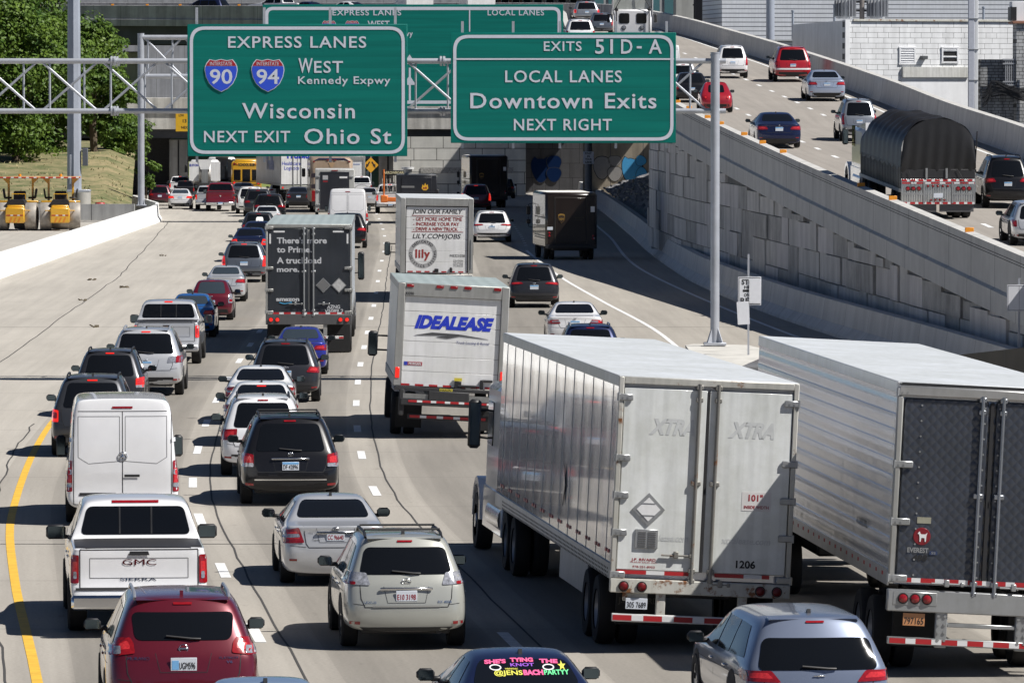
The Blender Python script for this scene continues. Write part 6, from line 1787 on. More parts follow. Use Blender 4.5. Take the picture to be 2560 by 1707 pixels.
text_mb(mb, "amazon", ax(690), ax(748), az(752), (az(742.5)-az(752)), -.049, .04)
text_mb(mb, "AZNG", ax(817), ax(850), az(771), az(762.5)-az(771), -.049, .03); text_mb(mb, "V5089 2", ax(811), ax(858), az(781), az(772.8)-az(781), -.049, .03)
mb.build("lettering", LET, t, smooth=False, recalc=False)
mb = MB(); pts = []
for k in range(13):
    u = k/12; pts.append((ax(698)+(ax(728)-ax(698))*u, -.05, az(756)-math.sin(u*math.pi)*.045+u*.02))
mb.tube(pts, .013, 5); mb.prism([(ax(722), az(755.5)), (ax(730), az(754)), (ax(728), az(758.5))], -.052, -.046); mb.build("smile_arrow", mat("sky_blue_mark", (.06, .32, .56), .5), t)
for px, m_ in ((808, mat("placard_grey", (.16, .16, .16), .5)), (847, mat("placard_pale", (.50, .50, .49), .5, vary=.25, scale=14))):
    h = 19/s0; cx, cz = ax(px), az(713)
    o = MB().prism([(cx-h, cz), (cx, cz+h), (cx+h, cz), (cx, cz-h)], -.06, -.046).build("placard_holder", TRIM, t, smooth=False)
    MB().prism([(cx-h*.86, cz), (cx, cz+h*.86), (cx+h*.86, cz), (cx, cz-h*.86)], -.066, -.061).build("placard_face", m_, o, smooth=False)
door_handle(t, -.62, -.22, z0+.32, -.08); door_handle(t, .28, .62, z0+.32, -.08)
MB().box((0, -.02, z0-.16), (W, .12, .32), .012).build("rear_sill", facemat("sill_dark", (.10, .10, .105), .5), t)
tape(t, -W/2+.2, W/2-.2, z0+.03, -.06, .06, .22)
for x in (-W/2+.16, -W/2+.36, W/2-.36, W/2-.16): lamp(t, x, z0-.17, -.085, .062, LENSLIT)
for sg in (-1, 1): MB().box((sg*(W/2-.42), .55, .50), (.72, .03, .92), .01).build("mud_flap", FLAP, t)
MB().box((0, -.02, .50), (W*.8, .08, .09), .01).build("underride_bar", FRAMEG, t); tape(t, .05, W*.4, .50, -.062, .06, .18)
for sg in (-1, 1): MB().box((sg*.5, 0, .78), (.12, .1, .5), .01).build("guard_post", FRAMEG, t)
dual_wheels(t, W, (1.2, 2.5), .5, .26); MB().box((0, L/2, z0-.16), (1.0, L-.4, .2), .02).build("chassis", DARKSTEEL, t)
tractor("semi_tractor", "grey semi tractor pulling the dark slogan trailer with its right mirror showing", along(loc, rz, L+.3), (0, 0, rz), 2.7, 4.6, 3.2, C['slate'], mirror_h=.95)
# ------------------------------------------------ straight trucks with a roll-up door
def box_truck(name, label, xl, xr, d0, ytop, z0, L, rz, roll=0, cabcol='white', side=None, frame=FRAMEG, door=None, group=J, lift=True, mirror=(.30, .62), roof=None):
    s0 = F/d0; W = (xr-xl)/s0; z1 = CAM_H-(ytop-243)/s0
    loc = Vector((((xl+xr)/2-1280)/s0, d0, .02 if roll else 0))
    t = thing(name, label, "box truck", loc, (0, roll, rz), group)
    cargo(t, W, L, z0, z1, side or WHITEBOX, roof or ROOFM, frame, rail=frame)
    pw = .17*W/2.5; hd = .30
    fr = MB()
    for sg in (-1, 1): fr.box((sg*(W/2-pw/2), -.02, (z0+z1)/2), (pw, .12, z1-z0), .012)
    fr.box((0, -.02, z1-hd/2), (W-2*pw-.004, .115, hd), .012); fr.build("rear_frame", frame, t)
    n = 6; dh = (z1-hd-z0)/n
    mb = MB()
    for k in range(n): mb.box((0, -.005, z0+dh*(k+.5)), (W-2*pw-.01, .04, dh-.006), .006)
    mb.build("roll_up_door", door or WHITEBOX, t)
    MB().box((0, .01, z0+dh*3), (W-2*pw-.01, .02, dh*6)).build("door_joint", GAP, t)
    # chassis, cab
    MB().box((0, L/2+.4, z0-.2), (.95, L+1.2, .22), .02).build("chassis", DARKSTEEL, t)
    MB().box((0, L+.95, 1.55), (W*.86, 1.7, 1.9), .14).build("cab", C[cabcol], t)
    MB().prism([(L+1.8, .7), (L+2.9, .7), (L+2.9, 1.3), (L+1.8, 1.65)], -W*.36, W*.36, axis='x').build("hood", C[cabcol], t)
    for sg in (-1, 1):
        MB().box((sg*W*.431, L+1.1, 1.95), (.02, .8, .6), .01).build("side_window", GLASS, t)
        xm = sg*(W/2+mirror[0]); q = MB(); q.box((xm, L+1.55, 1.75), (.24, .12, mirror[1]), .05); q.tube([(sg*W*.42, L+1.55, 1.95), (xm, L+1.55, 1.95)], .025, 6); q.tube([(sg*W*.42, L+1.55, 1.6), (xm, L+1.55, 1.6)], .025, 6)
        mo = q.build("wing_mirror", BLACK, t); MB().box((xm, L+1.487, 1.75), (.19, .005, mirror[1]*.85)).build("mirror_glass", MATS["mirror_glass"], mo)
        o = MB().lathe([(.29, -.14), (.48, -.14), (.5, -.1), (.5, .1), (.48, .14), (.29, .14)], (0, 0, 0), 'x', 22).build("wheel", TYRE, t); o.location = (sg*(W/2-.22), L+2.0, .5)
    dual_wheels(t, W, (L*.28,), .5, .25)
    return t, W, z0, z1, s0, loc, pw, hd
t, W, z0, z1, s0, loc, pw, hd = box_truck("box_truck", "white rental box truck with blue slanted lettering and a lift gate", 976, 1256, 143.5, 714, 1.16, 7.6, .044, roll=.05, side=facemat("corrugated_side", (.60, .60, .60), .35, .3, .15, bumpv=('Y', .25, .4, .1)), roof=GREYROOF)
def ax(px): return (px-1280)/s0-loc.x
def az(py): return CAM_H-(py-243)/s0
IB = mat("lettering_blue", (.02, .045, .50), .4)
text(t, "IDEALEASE", -W*.335, W*.375, z1-1.02, .27, IB, -.03, .06, .32)
mb = MB(); mb.prism([(-.86, z1-1.20), (-.45, z1-1.12), (.15, z1-1.135), (.86, z1-1.22), (.2, z1-1.18), (-.1, z1-1.25), (-.35, z1-1.22), (-.1, z1-1.175)], -.034, -.028); mb.build("road_swoosh", mat("swoosh_grey", (.07, .07, .075), .5), t, smooth=False)
text(t, "Truck Leasing & Rental", .12, .88, z1-1.36, .065, mat("fine_print_blue", (.05, .07, .22), .5), -.03, .0, .2)
st = MB().box((-.86, -.028, z0+.52), (.42, .004, .085)).build("maker_sticker", mat("sticker_red", (.36, .05, .07), .5), t); MB().box((-1.03, -.031, z0+.52), (.08, .003, .085)).build("sticker_blue", BLUEINK, st); text(st, "MORGAN", -.96, -.68, z0+.49, .06, WHITE, -.033, .03)
text(t, "43390", -W/2+pw+.0, -W/2+pw+.20, z1-hd+.03, .06, INK, -.083, .02)
for x in (-1.0, -.32, 0, .32, 1.0):
    o = MB().box((x*W/2.56, -.085, z1-.06), (.17, .02, .07), .012).build("marker_light", LENS, t)
o = MB().box((-W/2+pw*.45, -.085, z0+.30), (.10, .02, .25), .02).build("tail_light", LENSLIT, t)
o = MB().box((W/2-pw*.45, -.085, z0+.30), (.10, .02, .25), .02).build("tail_light", LENSLIT, t)
tape(t, -W/2+pw, W/2-pw, z0+.03, -.03, .045, .2)
mb = MB(); mb.box((.20, -.06, z0+.06), (.16, .06, .2), .01); mb.cyl((.2, -.07, z0+.05), (.62, -.07, z0+.05), .03, n=8); mb.box((.75, -.06, z0+.1), (.08, .06, .22), .01); mb.cyl((.75, -.06, z0+.19), (1.0, -.06, z0+.19), .03, n=8)
mb.build("door_latch", BLACK, t); MB().box((.2, -.06, z0+.2), (.18, .03, .07)).build("latch_label", mat("label_yellow", (.6, .5, .05), .5), t)
lg = MB(); lg.box((0, -.05, z0-.06), (W*.98, .18, .08), .01); lg.box((0, -.12, z0-.36), (W*.86, .16, .16), .02)
for sg in (-1, 1): lg.box((sg*W*.42, -.02, z0-.38), (.12, .26, .62), .02)
lg.cyl((-W*.4, -.08, z0-.2), (W*.4, -.08, z0-.2), .035, n=8); lgo = lg.build("lift_gate", DARKSTEEL, t)
MB().box((0, -.15, z0-.24), (W*.82, .02, .14)).build("folded_platform", mat("platform_steel", (.28, .28, .27), .5, .5, vary=.2), lgo)
tape(lgo, -W*.36, W*.40, z0-.34, -.205, .05, .2); 
MB().box((0, .0, .46), (W*.72, .1, .12), .01).build("underride_bar", DARKSTEEL, t); tape(t, -W*.34, W*.34, .46, -.055, .06, .24)
MB().box((-W/2+.42, .9, .5), (.6, .03, .7)).build("mud_flap", FLAP, t); MB().box((W/2-.42, .9, .5), (.6, .03, .7)).build("mud_flap", FLAP, t)
st = MB().box((-.07, -.145, z0-.055), (.30, .01, .06)).build("gate_label", mat("label_yellow", (.6, .5, .05), .5), t); text(st, "MAXON", -.2, .05, z0-.075, .04, INK, -.152, .03)
# ---- white truck with the hiring slogan
t, W, z0, z1, s0, loc, pw, hd = box_truck("box_truck", "white box truck with a red and black hiring notice and a round logo", 999, 1181, F/65, 497, 1.12, 10.5, .038, roll=.012, mirror=(.28, .55))
def ax(px): return (px-1280)/s0-loc.x
def az(py): return CAM_H-(py-243)/s0
K_ = .3507
def cx3(x): return ax(900+x*K_)
def cz3(y): return az(330+y*K_)
mb = MB(); mr = MB()
text_mb(mb, "JOIN OUR FAMILY", cx3(365), cx3(722), cz3(585), cz3(556)-cz3(585), -.03, .03, .2)
text_mb(mb, "LILY.COM/JOBS", cx3(370), cx3(712), cz3(762), cz3(730)-cz3(762), -.03, .02, .2)
text_mb(mb, "M5321028", cx3(637), cx3(743), cz3(893), cz3(875)-cz3(893), -.03, .01)
for w, yt, yb, xr_ in [("- GET MORE HOME TIME", 611, 637, 720), ("- INCREASE YOUR PAY", 648, 671, 702), ("- DRIVE A NEW TRUCK", 684, 707, 692)]:
    text_mb(mr, w, cx3(372), cx3(xr_), cz3(yb), cz3(yt)-cz3(yb), -.03, .025)
for y in (601, 715): mr.box(((cx3(362)+cx3(730))/2, -.029, cz3(y)), (cx3(730)-cx3(362), .004, .02))
for k, w in enumerate(["CAUTION", "THIS VEHICLE", "MAKES WIDE", "TURNS"]): text_mb(mb, w, cx3(660), cx3(732), cz3(924+k*13), .055, -.03, .0)
lx, lz = cx3(443), cz3(873); Rl = (cx3(545)-cx3(341))/2
n = 40; o_ = MB(); o_.v = [(lx+math.cos(a*2*math.pi/n)*Rl, -.028, lz+math.sin(a*2*math.pi/n)*Rl) for a in range(n)]+[(lx+math.cos(a*2*math.pi/n)*Rl*.70, -.028, lz+math.sin(a*2*math.pi/n)*Rl*.70) for a in range(n)]
o_.f = [(k, (k+1) % n, n+(k+1) % n, n+k) for k in range(n)]; ro = o_.build("round_logo", mat("logo_grey", (.36, .36, .36), .5), t, smooth=False)
def arc(mbx, s_, cxx, czz, r, a0, a1, h, y, inward=False):
    for k, ch in enumerate(s_):
        if ch == ' ': continue
        a = R(lerp(a0, a1, k/(len(s_)-1)))
        g = MB(); text_mb(g, ch, 0, None, 0, h, 0, .02); w = max(p[0] for p in g.v)
        rot = a-math.pi/2 if not inward else a+math.pi/2
        M = Matrix.Translation((cxx+math.cos(a)*r, y, czz+math.sin(a)*r)) @ Matrix.Rotation(-rot, 4, 'Y') @ Matrix.Translation((-w/2, 0, -h/2))
        mbx.add([M @ Vector(p) for p in g.v], g.f)
arc(mb, "DEDICATED", lx, lz, Rl*.86, 140, 45, Rl*.17, -.031); arc(mb, "LOGISTICS SYSTEMS", lx, lz, Rl*.86, 178, 372, Rl*.16, -.031, True)
mb.build("lettering", INK, t, smooth=False, recalc=False)
text_mb(mr, "lily", lx-Rl*.52, lx+Rl*.52, lz-Rl*.26, Rl*.55, -.031, .035, 0, 1.1); mr.build("red_lettering", mat("brick_red_ink", (.30, .035, .03), .5), t, smooth=False, recalc=False)
fr = MB()
for sg in (-1, 1): fr.box((sg*(W/2-pw-.02), -.03, (z0+z1-hd)/2), (.025, .02, z1-hd-z0))
fr.box((0, -.03, z1-hd-.02), (W-2*pw-.06, .02, .03)); fr.build("door_edge_seal", GAP, t)
tape(t, -W/2+pw+.1, W/2-pw, z0+.05, -.03, .05, .2)
MB().box((W*.0, -.06, z0+.1), (.16, .05, .14), .01).box((W*.2, -.06, z0+.12), (.1, .06, .2), .02).build("door_latch", BLACK, t)
MB().cyl((W/2-pw*.4, -.09, z0+.2), (W/2-pw*.4, -.09, z0+1.3), .02, n=8).build("grab_handle", TRIM, t)
MB().box((0, 0, z0-.2), (W, .15, .3), .02).build("rear_sill", FRAMEG, t)
# ---- brown delivery trucks
BR = facemat("dark_brown_paint", (.020, .013, .010), .28, 0, .1, .6)
def delivery(label, xl, xr, d0, ytop, L, rz, txt=True):
    s0 = F/d0; W = (xr-xl)/s0; z1 = CAM_H-(ytop-243)/s0; loc = Vector((((xl+xr)/2-1280)/s0, d0, 0))
    t = thing("delivery_truck", label, "delivery truck", loc, (0, 0, rz), J)
    z0 = .55
    MB().box((0, L/2, (z0+z1)/2), (W, L, z1-z0), .12).build("body", BR, t)
    MB().box((0, L*.47, z1-.005), (W-.22, L*.9, .03), .01).build("roof", mat("translucent_roof", (.80, .78, .72), .5, vary=.08), t)
    MB().box((0, -.02, z0+.10), (W*.98, .22, .20), .03).build("bumper", BLACK, t)
    o = MB().box((-.02, -.014, (z0+z1)/2+.02), (W*.60, .04, z1-z0-.55), .03).build("rear_door", BR, t)
    mb = MB()
    for sx in (-1, 1): mb.box((-.02+sx*W*.305, -.012, (z0+z1)/2+.02), (.025, .02, z1-z0-.5))
    mb.box((-.02, -.012, z1-.24), (W*.63, .02, .03)); mb.build("door_track", mat("brown_grey_trim", (.06, .055, .05), .5), t)
    GOLD = mat("gold_mark", (.40, .24, .06), .35, .4)
    cx, cz = -W*.19, z0+(z1-z0)*.54; h = .40
    pts = [(-.16, .18), (-.08, .215), (0, .225), (.08, .215), (.16, .18), (.165, .0), (.13, -.12), (0, -.24), (-.13, -.12), (-.165, .0)]
    sh = MB().prism([(cx+a, cz+c) for a, c in pts], -.046, -.036).build("shield_emblem", GOLD, t, smooth=False)
    MB().prism([(cx+a*.88, cz-.03+c*.80) for a, c in pts], -.052, -.047).build("shield_field", mat("shield_brown", (.045, .028, .018), .4), sh, smooth=False)
    text(sh, "ups", cx-.115, cx+.115, cz-.07, .125, GOLD, -.055, .03)
    mb = MB(); text_mb(mb, "1-800-PICK-UPS", .12, .62, cz+.0, .045, -.038, .0); text_mb(mb, "www.ups.com", .12, .56, cz-.10, .045, -.038, .0); mb.build("lettering", mat("dim_gold", (.07, .05, .025), .5), t, smooth=False, recalc=False)
    MB().box((W*.415, -.006, z0+(z1-z0)*.70), (.20, .012, .27)).build("paper_notice", WHITE, t)
    plate(t, -W*.41, z0+.98, -.012, None, 'plain', .27, .15)
    for sg in (-1, 1):
        for k in range(2): lamp(t, sg*W*.425, z0+.62+.14*k*sg*-1, -.005, .06)
    lamp(t, W*.44, z0+.5, -.005, .05, CLEAR)
    for sg in (-1, 1):
        xm = sg*(W/2+.24); q = MB(); q.box((xm, L-.35, z0+1.75), (.2, .1, .42), .03); q.box((xm, L-.35, z0+1.2), (.2, .1, .22), .03); q.tube([(sg*W/2, L-.3, z0+2.1), (xm, L-.3, z0+2.05), (xm, L-.3, z0+.95), (sg*W/2, L-.3, z0+.9)], .02, 6)
        q.build("wing_mirror", BLACK, t)
        mb = MB(); mb.box((sg*(W/2+.001), L*.84, z0+1.75), (.012, .75, .6)); mb.build("side_window", GLASS, t)
        q = MB()
        for zz in (.5, .62, 1.5): q.box((sg*(W/2+.006), L*.42, z0+zz), (.02, L*.78, .05), .006)
        q.build("side_rub_rail", BLACK, t)
        o = MB().lathe([(.24, -.12), (.40, -.12), (.42, -.08), (.42, .08), (.40, .12), (.24, .12)], (0, 0, 0), 'x', 22).build("wheel", TYRE, t); o.location = (sg*(W/2-.17), L*.83, .42)
    dual_wheels(t, W, (1.5,), .43, .22); MB().box((0, L/2, .55), (W*.7, L*.95, .2), .02).build("chassis", DARKSTEEL, t)
    return t
delivery("dark brown delivery truck with a gold shield on the exit lane, nearer of the two", 1363, 1493, F/51.5, 481, 6.6, .09)
delivery("dark brown delivery truck with a gold shield in the tunnel shade, farther of the two", 1174, 1270, F/35, 389, 6.6, .10)
# ------------------------------------------------ motorhome, cargo trailers, far trucks
def simple_lamps(t, W, z, y, lit=True, r=.07):
    for sg in (-1, 1): lamp(t, sg*(W/2-.2), z, y, r, LENSLIT if lit else LENS, n=12)
d0 = F/36.5; s0 = 36.5; W = 2.9; L = 11.5; z1 = 3.78
t = thing("motorhome", "tan and black motorhome with a curved stripe pattern behind the enclosed trailer", "motorhome", ((829-1280)/s0, d0, 0), (0, 0, heading(d0)+.02), J)
TAN = facemat("rv_tan", (.40, .30, .22), .35, 0, .08, .4); DKB = mat("rv_dark", (.03, .022, .03), .3, coat=.4)
MB().box((0, L/2, 2.15), (W, L, 3.2), .22).build("body", TAN, t)
MB().prism([(-W/2+.12, z1-.30), (-W*.3, z1-.05), (W*.3, z1-.05), (W/2-.12, z1-.30), (W*.3, z1-.16), (-W*.3, z1-.16)], -.02, .3).build("roof_cap", mat("rv_navy", (.05, .05, .10), .3), t)
mb = MB()
mb.prism([(-W/2+.05, 2.65), (-.5, 2.85), (0, 3.05), (.5, 2.85), (W/2-.05, 2.65), (W/2-.05, 2.35), (0, 2.72), (-W/2+.05, 2.35)], -.012, .02)
mb.prism([(-W/2+.05, 1.9), (0, 2.25), (W/2-.05, 1.9), (W/2-.05, 1.65), (-W/2+.05, 1.65)], -.012, .02)
mb.build("rear_stripe", DKB, t, smooth=False)
MB().prism([(-.22, 3.4), (.22, 3.4), (0, 2.95)], -.02, .02).build("rear_chevron", mat("rv_gold", (.42, .28, .16), .4), t, smooth=False)
mb = MB()
for x in (-1.2, -.25, 0, .25, 1.2): mb.box((x, -.03, z1-.28 if abs(x) > 1 else z1-.18), (.14, .03, .07))
mb.build("marker_light", LENS, t)
for sg in (-1, 1): MB().box((sg*(W/2-.22), -.015, 1.1), (.26, .03, .8), .02).build("tail_light", LENS, t)
mb = MB(); mb.prism([(0.2, 2.3), (L*.6, 2.9), (L-.3, 2.2), (L*.5, 1.9), (0.2, 1.5)], -W/2-.012, -W/2+.02, axis='x'); mb.build("side_stripe", DKB, t, smooth=False)
mb = MB()
for k in range(4): mb.box((-W/2-.015, 2+k*2.3, 2.6), (.02, 1.1, .6))
mb.build("side_window", GLASS, t)
dual_wheels(t, W, (2.6, 3.9), .5, .26); MB().box((0, 0, .6), (W*.96, .16, .35), .05).build("bumper", BLACK, t)
MB().box((-W/2-.25, L-.4, 2.6), (.25, .15, .6), .05).build("wing_mirror", BLACK, t)
# black enclosed trailer with a white frame
def small_trailer(label, xl, xr, s0, z1, L, z0, frame, door, rz, extra=None, name="cargo_trailer"):
    W = (xr-xl)/s0; d0 = F/s0
    t = thing(name, label, "trailer", (((xl+xr)/2-1280)/s0, d0, 0), (0, 0, rz), J)
    MB().box((0, L/2, (z0+z1)/2), (W, L, z1-z0), .03).build("body", frame, t)
    MB().box((0, -.02, (z0+z1)/2), (W*.74, .05, (z1-z0)*.88), .01).build("rear_door", door, t)
    simple_lamps(t, W, z0+.15, -.01, False, .05)
    for sg in (-1, 1):
        for k in (0, 1):
            o = MB().lathe([(.2, -.1), (.34, -.1), (.36, 0), (.34, .1), (.2, .1)], (0, 0, 0), 'x', 18).build("wheel", TYRE, t); o.location = (sg*(W/2-.1), L*.42+k*.85, .36)
    MB().box((0, L+.6, z0-.05), (.12, 1.4, .1)).build("tow_bar", DARKSTEEL, t)
    return t, W
BLKD = facemat("black_door", (.018, .02, .028), .35, 0, .1, .3)
t, W = small_trailer("black door enclosed trailer with a white frame behind the motorhome", 788, 886, 39, 3.28, 6.0, .55, facemat("trailer_white_frame", (.55, .55, .54), .4), BLKD, heading(397))
MB().box((W*.22, -.048, 2.76), (.5, .006, .12)).build("pale_sticker", WHITE, t); mb = MB().box((-W*.24, -.048, 2.75), (.34, .006, .28)); mb.build("sticker", mat("sticker_grey", (.45, .45, .46), .5), t)
MB().box((-W*.24, -.05, 2.5), (.3, .006, .08)).build("red_sticker", REDINK, t)
hinges(t, W*.92, [1.0, 1.9, 2.8], -.03, TRIM, w=.2)
mb = MB().box((0, -.02, 3.2), (.4, .03, .06)); mb.build("marker_light", LENS, t)
# black food trailer with a vent
t, W = small_trailer("black catering trailer with a flame emblem and a roof vent", 992, 1092, 40, 3.05, 5.5, .5, BLKD, BLKD, heading(387), name="catering_trailer")
MB().cyl((-.55, 1.2, 3.05), (-.55, 1.2, 3.4), .22, .28, n=16).build("roof_vent", TRIM, t); MB().cyl((-.55, 1.2, 3.38), (-.55, 1.2, 3.52), .40, .42, n=18).build("vent_hood", WHITEBOX, t)
mb = MB(); mb.prism([(.30, 2.2), (.36, 2.45), (.45, 2.36), (.52, 2.55), (.60, 2.38), (.68, 2.46), (.72, 2.2), (.6, 2.08), (.42, 2.08)], -.055, -.046); mb.build("flame_emblem", mat("flame_yellow", (.75, .42, .03), .5), t, smooth=False)
mb = MB(); mb.prism([(.38, 2.18), (.43, 2.3), (.5, 2.22), (.58, 2.34), (.64, 2.18)], -.06, -.056); mb.build("flame_core", REDINK, t, smooth=False)
MB().box((-.55, -.05, 2.3), (.8, .006, .12)).build("menu_strip", mat("menu_grey", (.2, .2, .2), .5), t)
MB().box((W/2-.0, .05, 1.9), (.24, .1, .5), .03).build("wing_vent", BLACK, t)
# white box truck beyond the motorhome
t, W, z0, z1, s0, loc, pw, hd = box_truck("box_truck", "small plain white box truck right of the motorhome", 838, 913, F/32, 391, 1.1, 6.5, heading(484), roof=ROOFM)
MB().box((.5, -.03, 2.65), (.5, .004, .1)).build("faint_mark", mat("faint_blue", (.3, .35, .5), .5), t)
# trailer with blue lettering
d0 = F/33; s0 = 33; W = 2.6; L = 16; z0, z1 = 1.2, 4.05
loc = Vector(((743-1280)/s0, d0, 0)); rz = .155
t = thing("semi_trailer", "white freight trailer with blue lettering under the express lanes sign", "trailer", loc, (0, 0, rz), J)
cargo(t, W, L, z0, z1, facemat("ribbed_grey_side", (.50, .51, .55), .35, .3, .2, bumpv=('Y', .3, .5, .2)), ROOFM, TRIM)
for sg in (-1, 1): MB().box((sg*W*.24, -.02, (z0+z1)/2), (W*.46, .05, z1-z0-.2), .01).build("rear_door", WHITEBOX, t)
rods(t, (-.3, .3), z0, z1-.06, -.07, TRIM, .03)
mb = MB(); text_mb(mb, "TruBlu", -W*.36, W*.36, z1-.78, .46, -.05, .05); text_mb(mb, "Healthcare", -W*.44, W*.10, z0+1.55, .26, -.05, .01); text_mb(mb, "Logistics", -W*.38, W*.05, z0+1.2, .26, -.05, .01); mb.build("lettering", BLUEINK, t, smooth=False, recalc=False)
mb = MB(); text_mb(mb, "TruBlu", 0, 5, 0, .9, 0, .05); mb.v = [(-W/2-.012, 9-p[0], z0+1.2+p[2]) for p in mb.v]; mb.build("side_lettering", mat("faded_blue", (.20, .25, .45), .5), t, smooth=False, recalc=False)
MB().box((0, 0, z0-.15), (W, .1, .3), .02).build("rear_sill", FRAMEG, t); dual_wheels(t, W, (1.5, 2.8), .5, .26); simple_lamps(t, W, z0-.15, -.06)
# school bus
d0 = 490; s0 = F/d0; W = 2.4; L = 10.5; z1 = 2.95
t = thing("school_bus", "yellow school bus far ahead in the underpass", "school bus", ((578-1280)/s0+1.2, d0, 0), (0, 0, .04), J)
BY_ = paint("bus_yellow", (.62, .33, .015))
MB().box((0, L/2, 1.72), (W, L, 2.2), .15).build("body", BY_, t)
MB().box((0, L/2, z1-.12), (W*.8, L*.98, .3), .12).build("roof", BY_, t)
text(t, "SCHOOL BUS", -.62, .62, 2.45, .22, INK, -.01, .03)
for x in (-.72, .72): MB().box((x*1.0, -.005, 1.75), (.55, .02, .85), .05).build("rear_window", GLASS, t)
MB().box((0, -.005, 1.7), (.62, .02, 1.0), .05).build("rear_door_window", GLASS, t)
mb = MB(); mb.box((0, -.004, 1.02), (W*.94, .02, .05)); mb.box((0, -.004, 1.25), (W*.94, .02, .05)); mb.build("rub_rail", BLACK, t)
for x in (-.95, -.72, .72, .95): lamp(t, x, 2.62, -.005, .09, LENS if abs(x) > .8 else AMBER, n=14)
for x in (-.95, .95): lamp(t, x, 1.12, -.005, .10, LENSLIT, n=14)
MB().box((0, -.05, .62), (W, .14, .26), .03).build("bumper", BLACK, t); dual_wheels(t, W, (2.6,), .46, .24)
# concrete mixers
def mixer(label, X, d, col, word, word2):
    t = thing("mixer_truck", label, "mixer truck", (X, d, 0), (0, 0, .05), J)
    MB().lathe([(.35, 0), (.75, .7), (1.15, 2.2), (1.2, 3.2), (.95, 4.6), (.5, 5.2)], (0, 0, 0), 'y', 22, M=Matrix.Translation((0, .5, 2.15)) @ Matrix.Rotation(R(-12), 4, 'X')).build("drum", col, t)
    mb = MB(); mb.prism([(-.55, 2.95), (.55, 2.95), (.32, 2.2), (-.32, 2.2)], -.1, .7); mb.build("hopper", WHITEBOX, t)
    MB().prism([(-.25, 2.2), (.25, 2.2), (.25, .9), (-.25, 1.0)], -.35, -.2).build("chute", TRIM, t)
    mb = MB(); mb.box((-.85, -.05, 2.05), (.75, .04, 1.5)); mb.box((.85, -.05, 2.05), (.75, .04, 1.5)); o = mb.build("rear_panel", WHITEBOX, t)
    text(o, word, -1.2, -.5, 2.45, .17, BLUEINK, -.08, .03)
    MB().box((0, 3, 1.0), (1.0, 8, .3)).build("chassis", DARKSTEEL, t); MB().box((0, 7, 1.9), (2.3, 1.8, 2.0), .15).build("cab", C['white'], t)
    MB().box((0, -.02, .9), (2.4, .1, .16)).build("bumper", DARKSTEEL, t); simple_lamps(t, 2.4, 1.1, -.08)
    MB().box((-1.5, 6.5, 2.2), (.2, .1, .6), .03).build("wing_mirror", BLACK, t)
    dual_wheels(t, 2.45, (1.0, 2.3), .5, .26)
mixer("white concrete mixer truck with a lettered rear panel, nearer of the two", (512-1280)/31.7, 489, WHITEBOX, "ELSTON", "READY")
mixer("grey concrete mixer truck half hidden behind the nearer mixer", (556-1280)/30.3, 511, FRAMEG, "ELSTON", "MIX CO")
# ------------------------------------------------ tarped dump trailer on the ramp
W_, H_, p = place_ramp(2251, 2438, 545, 292)
hz, pt = ramp_heading(p.x, p.y+4)
W = W_
t = thing("dump_trailer", "dump trailer under a black ribbed tarp climbing the ramp", "dump trailer", p, (pt, 0, hz+.025), RG)
L = 11.5; zb0 = .95; zw = 1.75; ztop = H_
BODY = facemat("dump_body", (.20, .205, .21), .4, .6, .2); TARP = mat("black_tarp", (.011, .011, .0125), .5, vary=.25, scale=2, bump=.5, bscale=3)
MB().box((0, L/2, (zb0+zw)/2), (W*.97, L, zw-zb0+.1), .02).build("dump_body", BODY, t)
# tarp: an arched skin sagging between hoops
rows = []; ny = 60; na = 20
for i in range(ny+1):
    y = -.03 + (L+.03)*i/ny
    ph = (i/ny*9) % 1
    sag = .30*math.sin(ph*math.pi)+.05*math.sin(i*1.9)
    row = []
    for j in range(na+1):
        a = math.pi*j/na
        rx = W/2*1.01; rzv = (ztop-zw-.30)
        x = -math.cos(a)*rx
        e = abs(math.cos(a))
        z = zw+.30+ (math.sin(a)**.75)*rzv*(1-sag*.55*math.sin(a)) 
        if i > ny*.86: z = zw+.3+(z-zw-.3)*(1-.5*((i/ny-.86)/.14)**1.5)
        z += .035*math.sin(i*.9+j*1.3)*math.sin(a)+.02*math.sin(i*2.3-j*.8)*math.sin(a)
        row.append((x*(1-sag*.12), y, z))
    row = [(-W/2*1.015, y, zw-.05+.05*math.sin(i*.9))]+row+[(W/2*1.015, y, zw-.05+.05*math.sin(i*.7))]
    rows.append(row)
mb = MB(); m_ = len(rows[0])
for r_ in rows: mb.v += r_
for i in range(ny):
    for j in range(m_-1): mb.f.append((i*m_+j, i*m_+j+1, (i+1)*m_+j+1, (i+1)*m_+j))
o = mb.build("tarp", TARP, t, ang=60)
# the tarp's hanging rear curtain with folds
cur = MB(); nz = 12; nx = 36
for k in range(nz+1):
    for j in range(nx+1):
        u = j/nx*2-1; top = zw+.30+(max(0, 1-u*u)**.375)*(ztop-zw-.30)*.985
        bot = zw-.12+.05*math.cos(u*9)-.06*(1-abs(u))
        z = lerp(top, bot, k/nz)
        cur.v.append((u*W/2*1.0, -.05-.035*math.sin(u*21+k*.2)*(k/nz)*.8-.06*math.sin(k/nz*math.pi), z))
for k in range(nz):
    for j in range(nx): cur.f.append((k*(nx+1)+j, k*(nx+1)+j+1, (k+1)*(nx+1)+j+1, (k+1)*(nx+1)+j))
cur.build("tarp_curtain", TARP, t, ang=70)
mb = MB()
for k in range(26):
    y = .2+k*.44; mb.box((-W/2+.0, y, (zb0+zw)/2), (.06, .07, zw-zb0+.1), .01); mb.box((W/2, y, (zb0+zw)/2), (.06, .07, zw-zb0+.1), .01)
mb.build("side_stake", BODY, t)
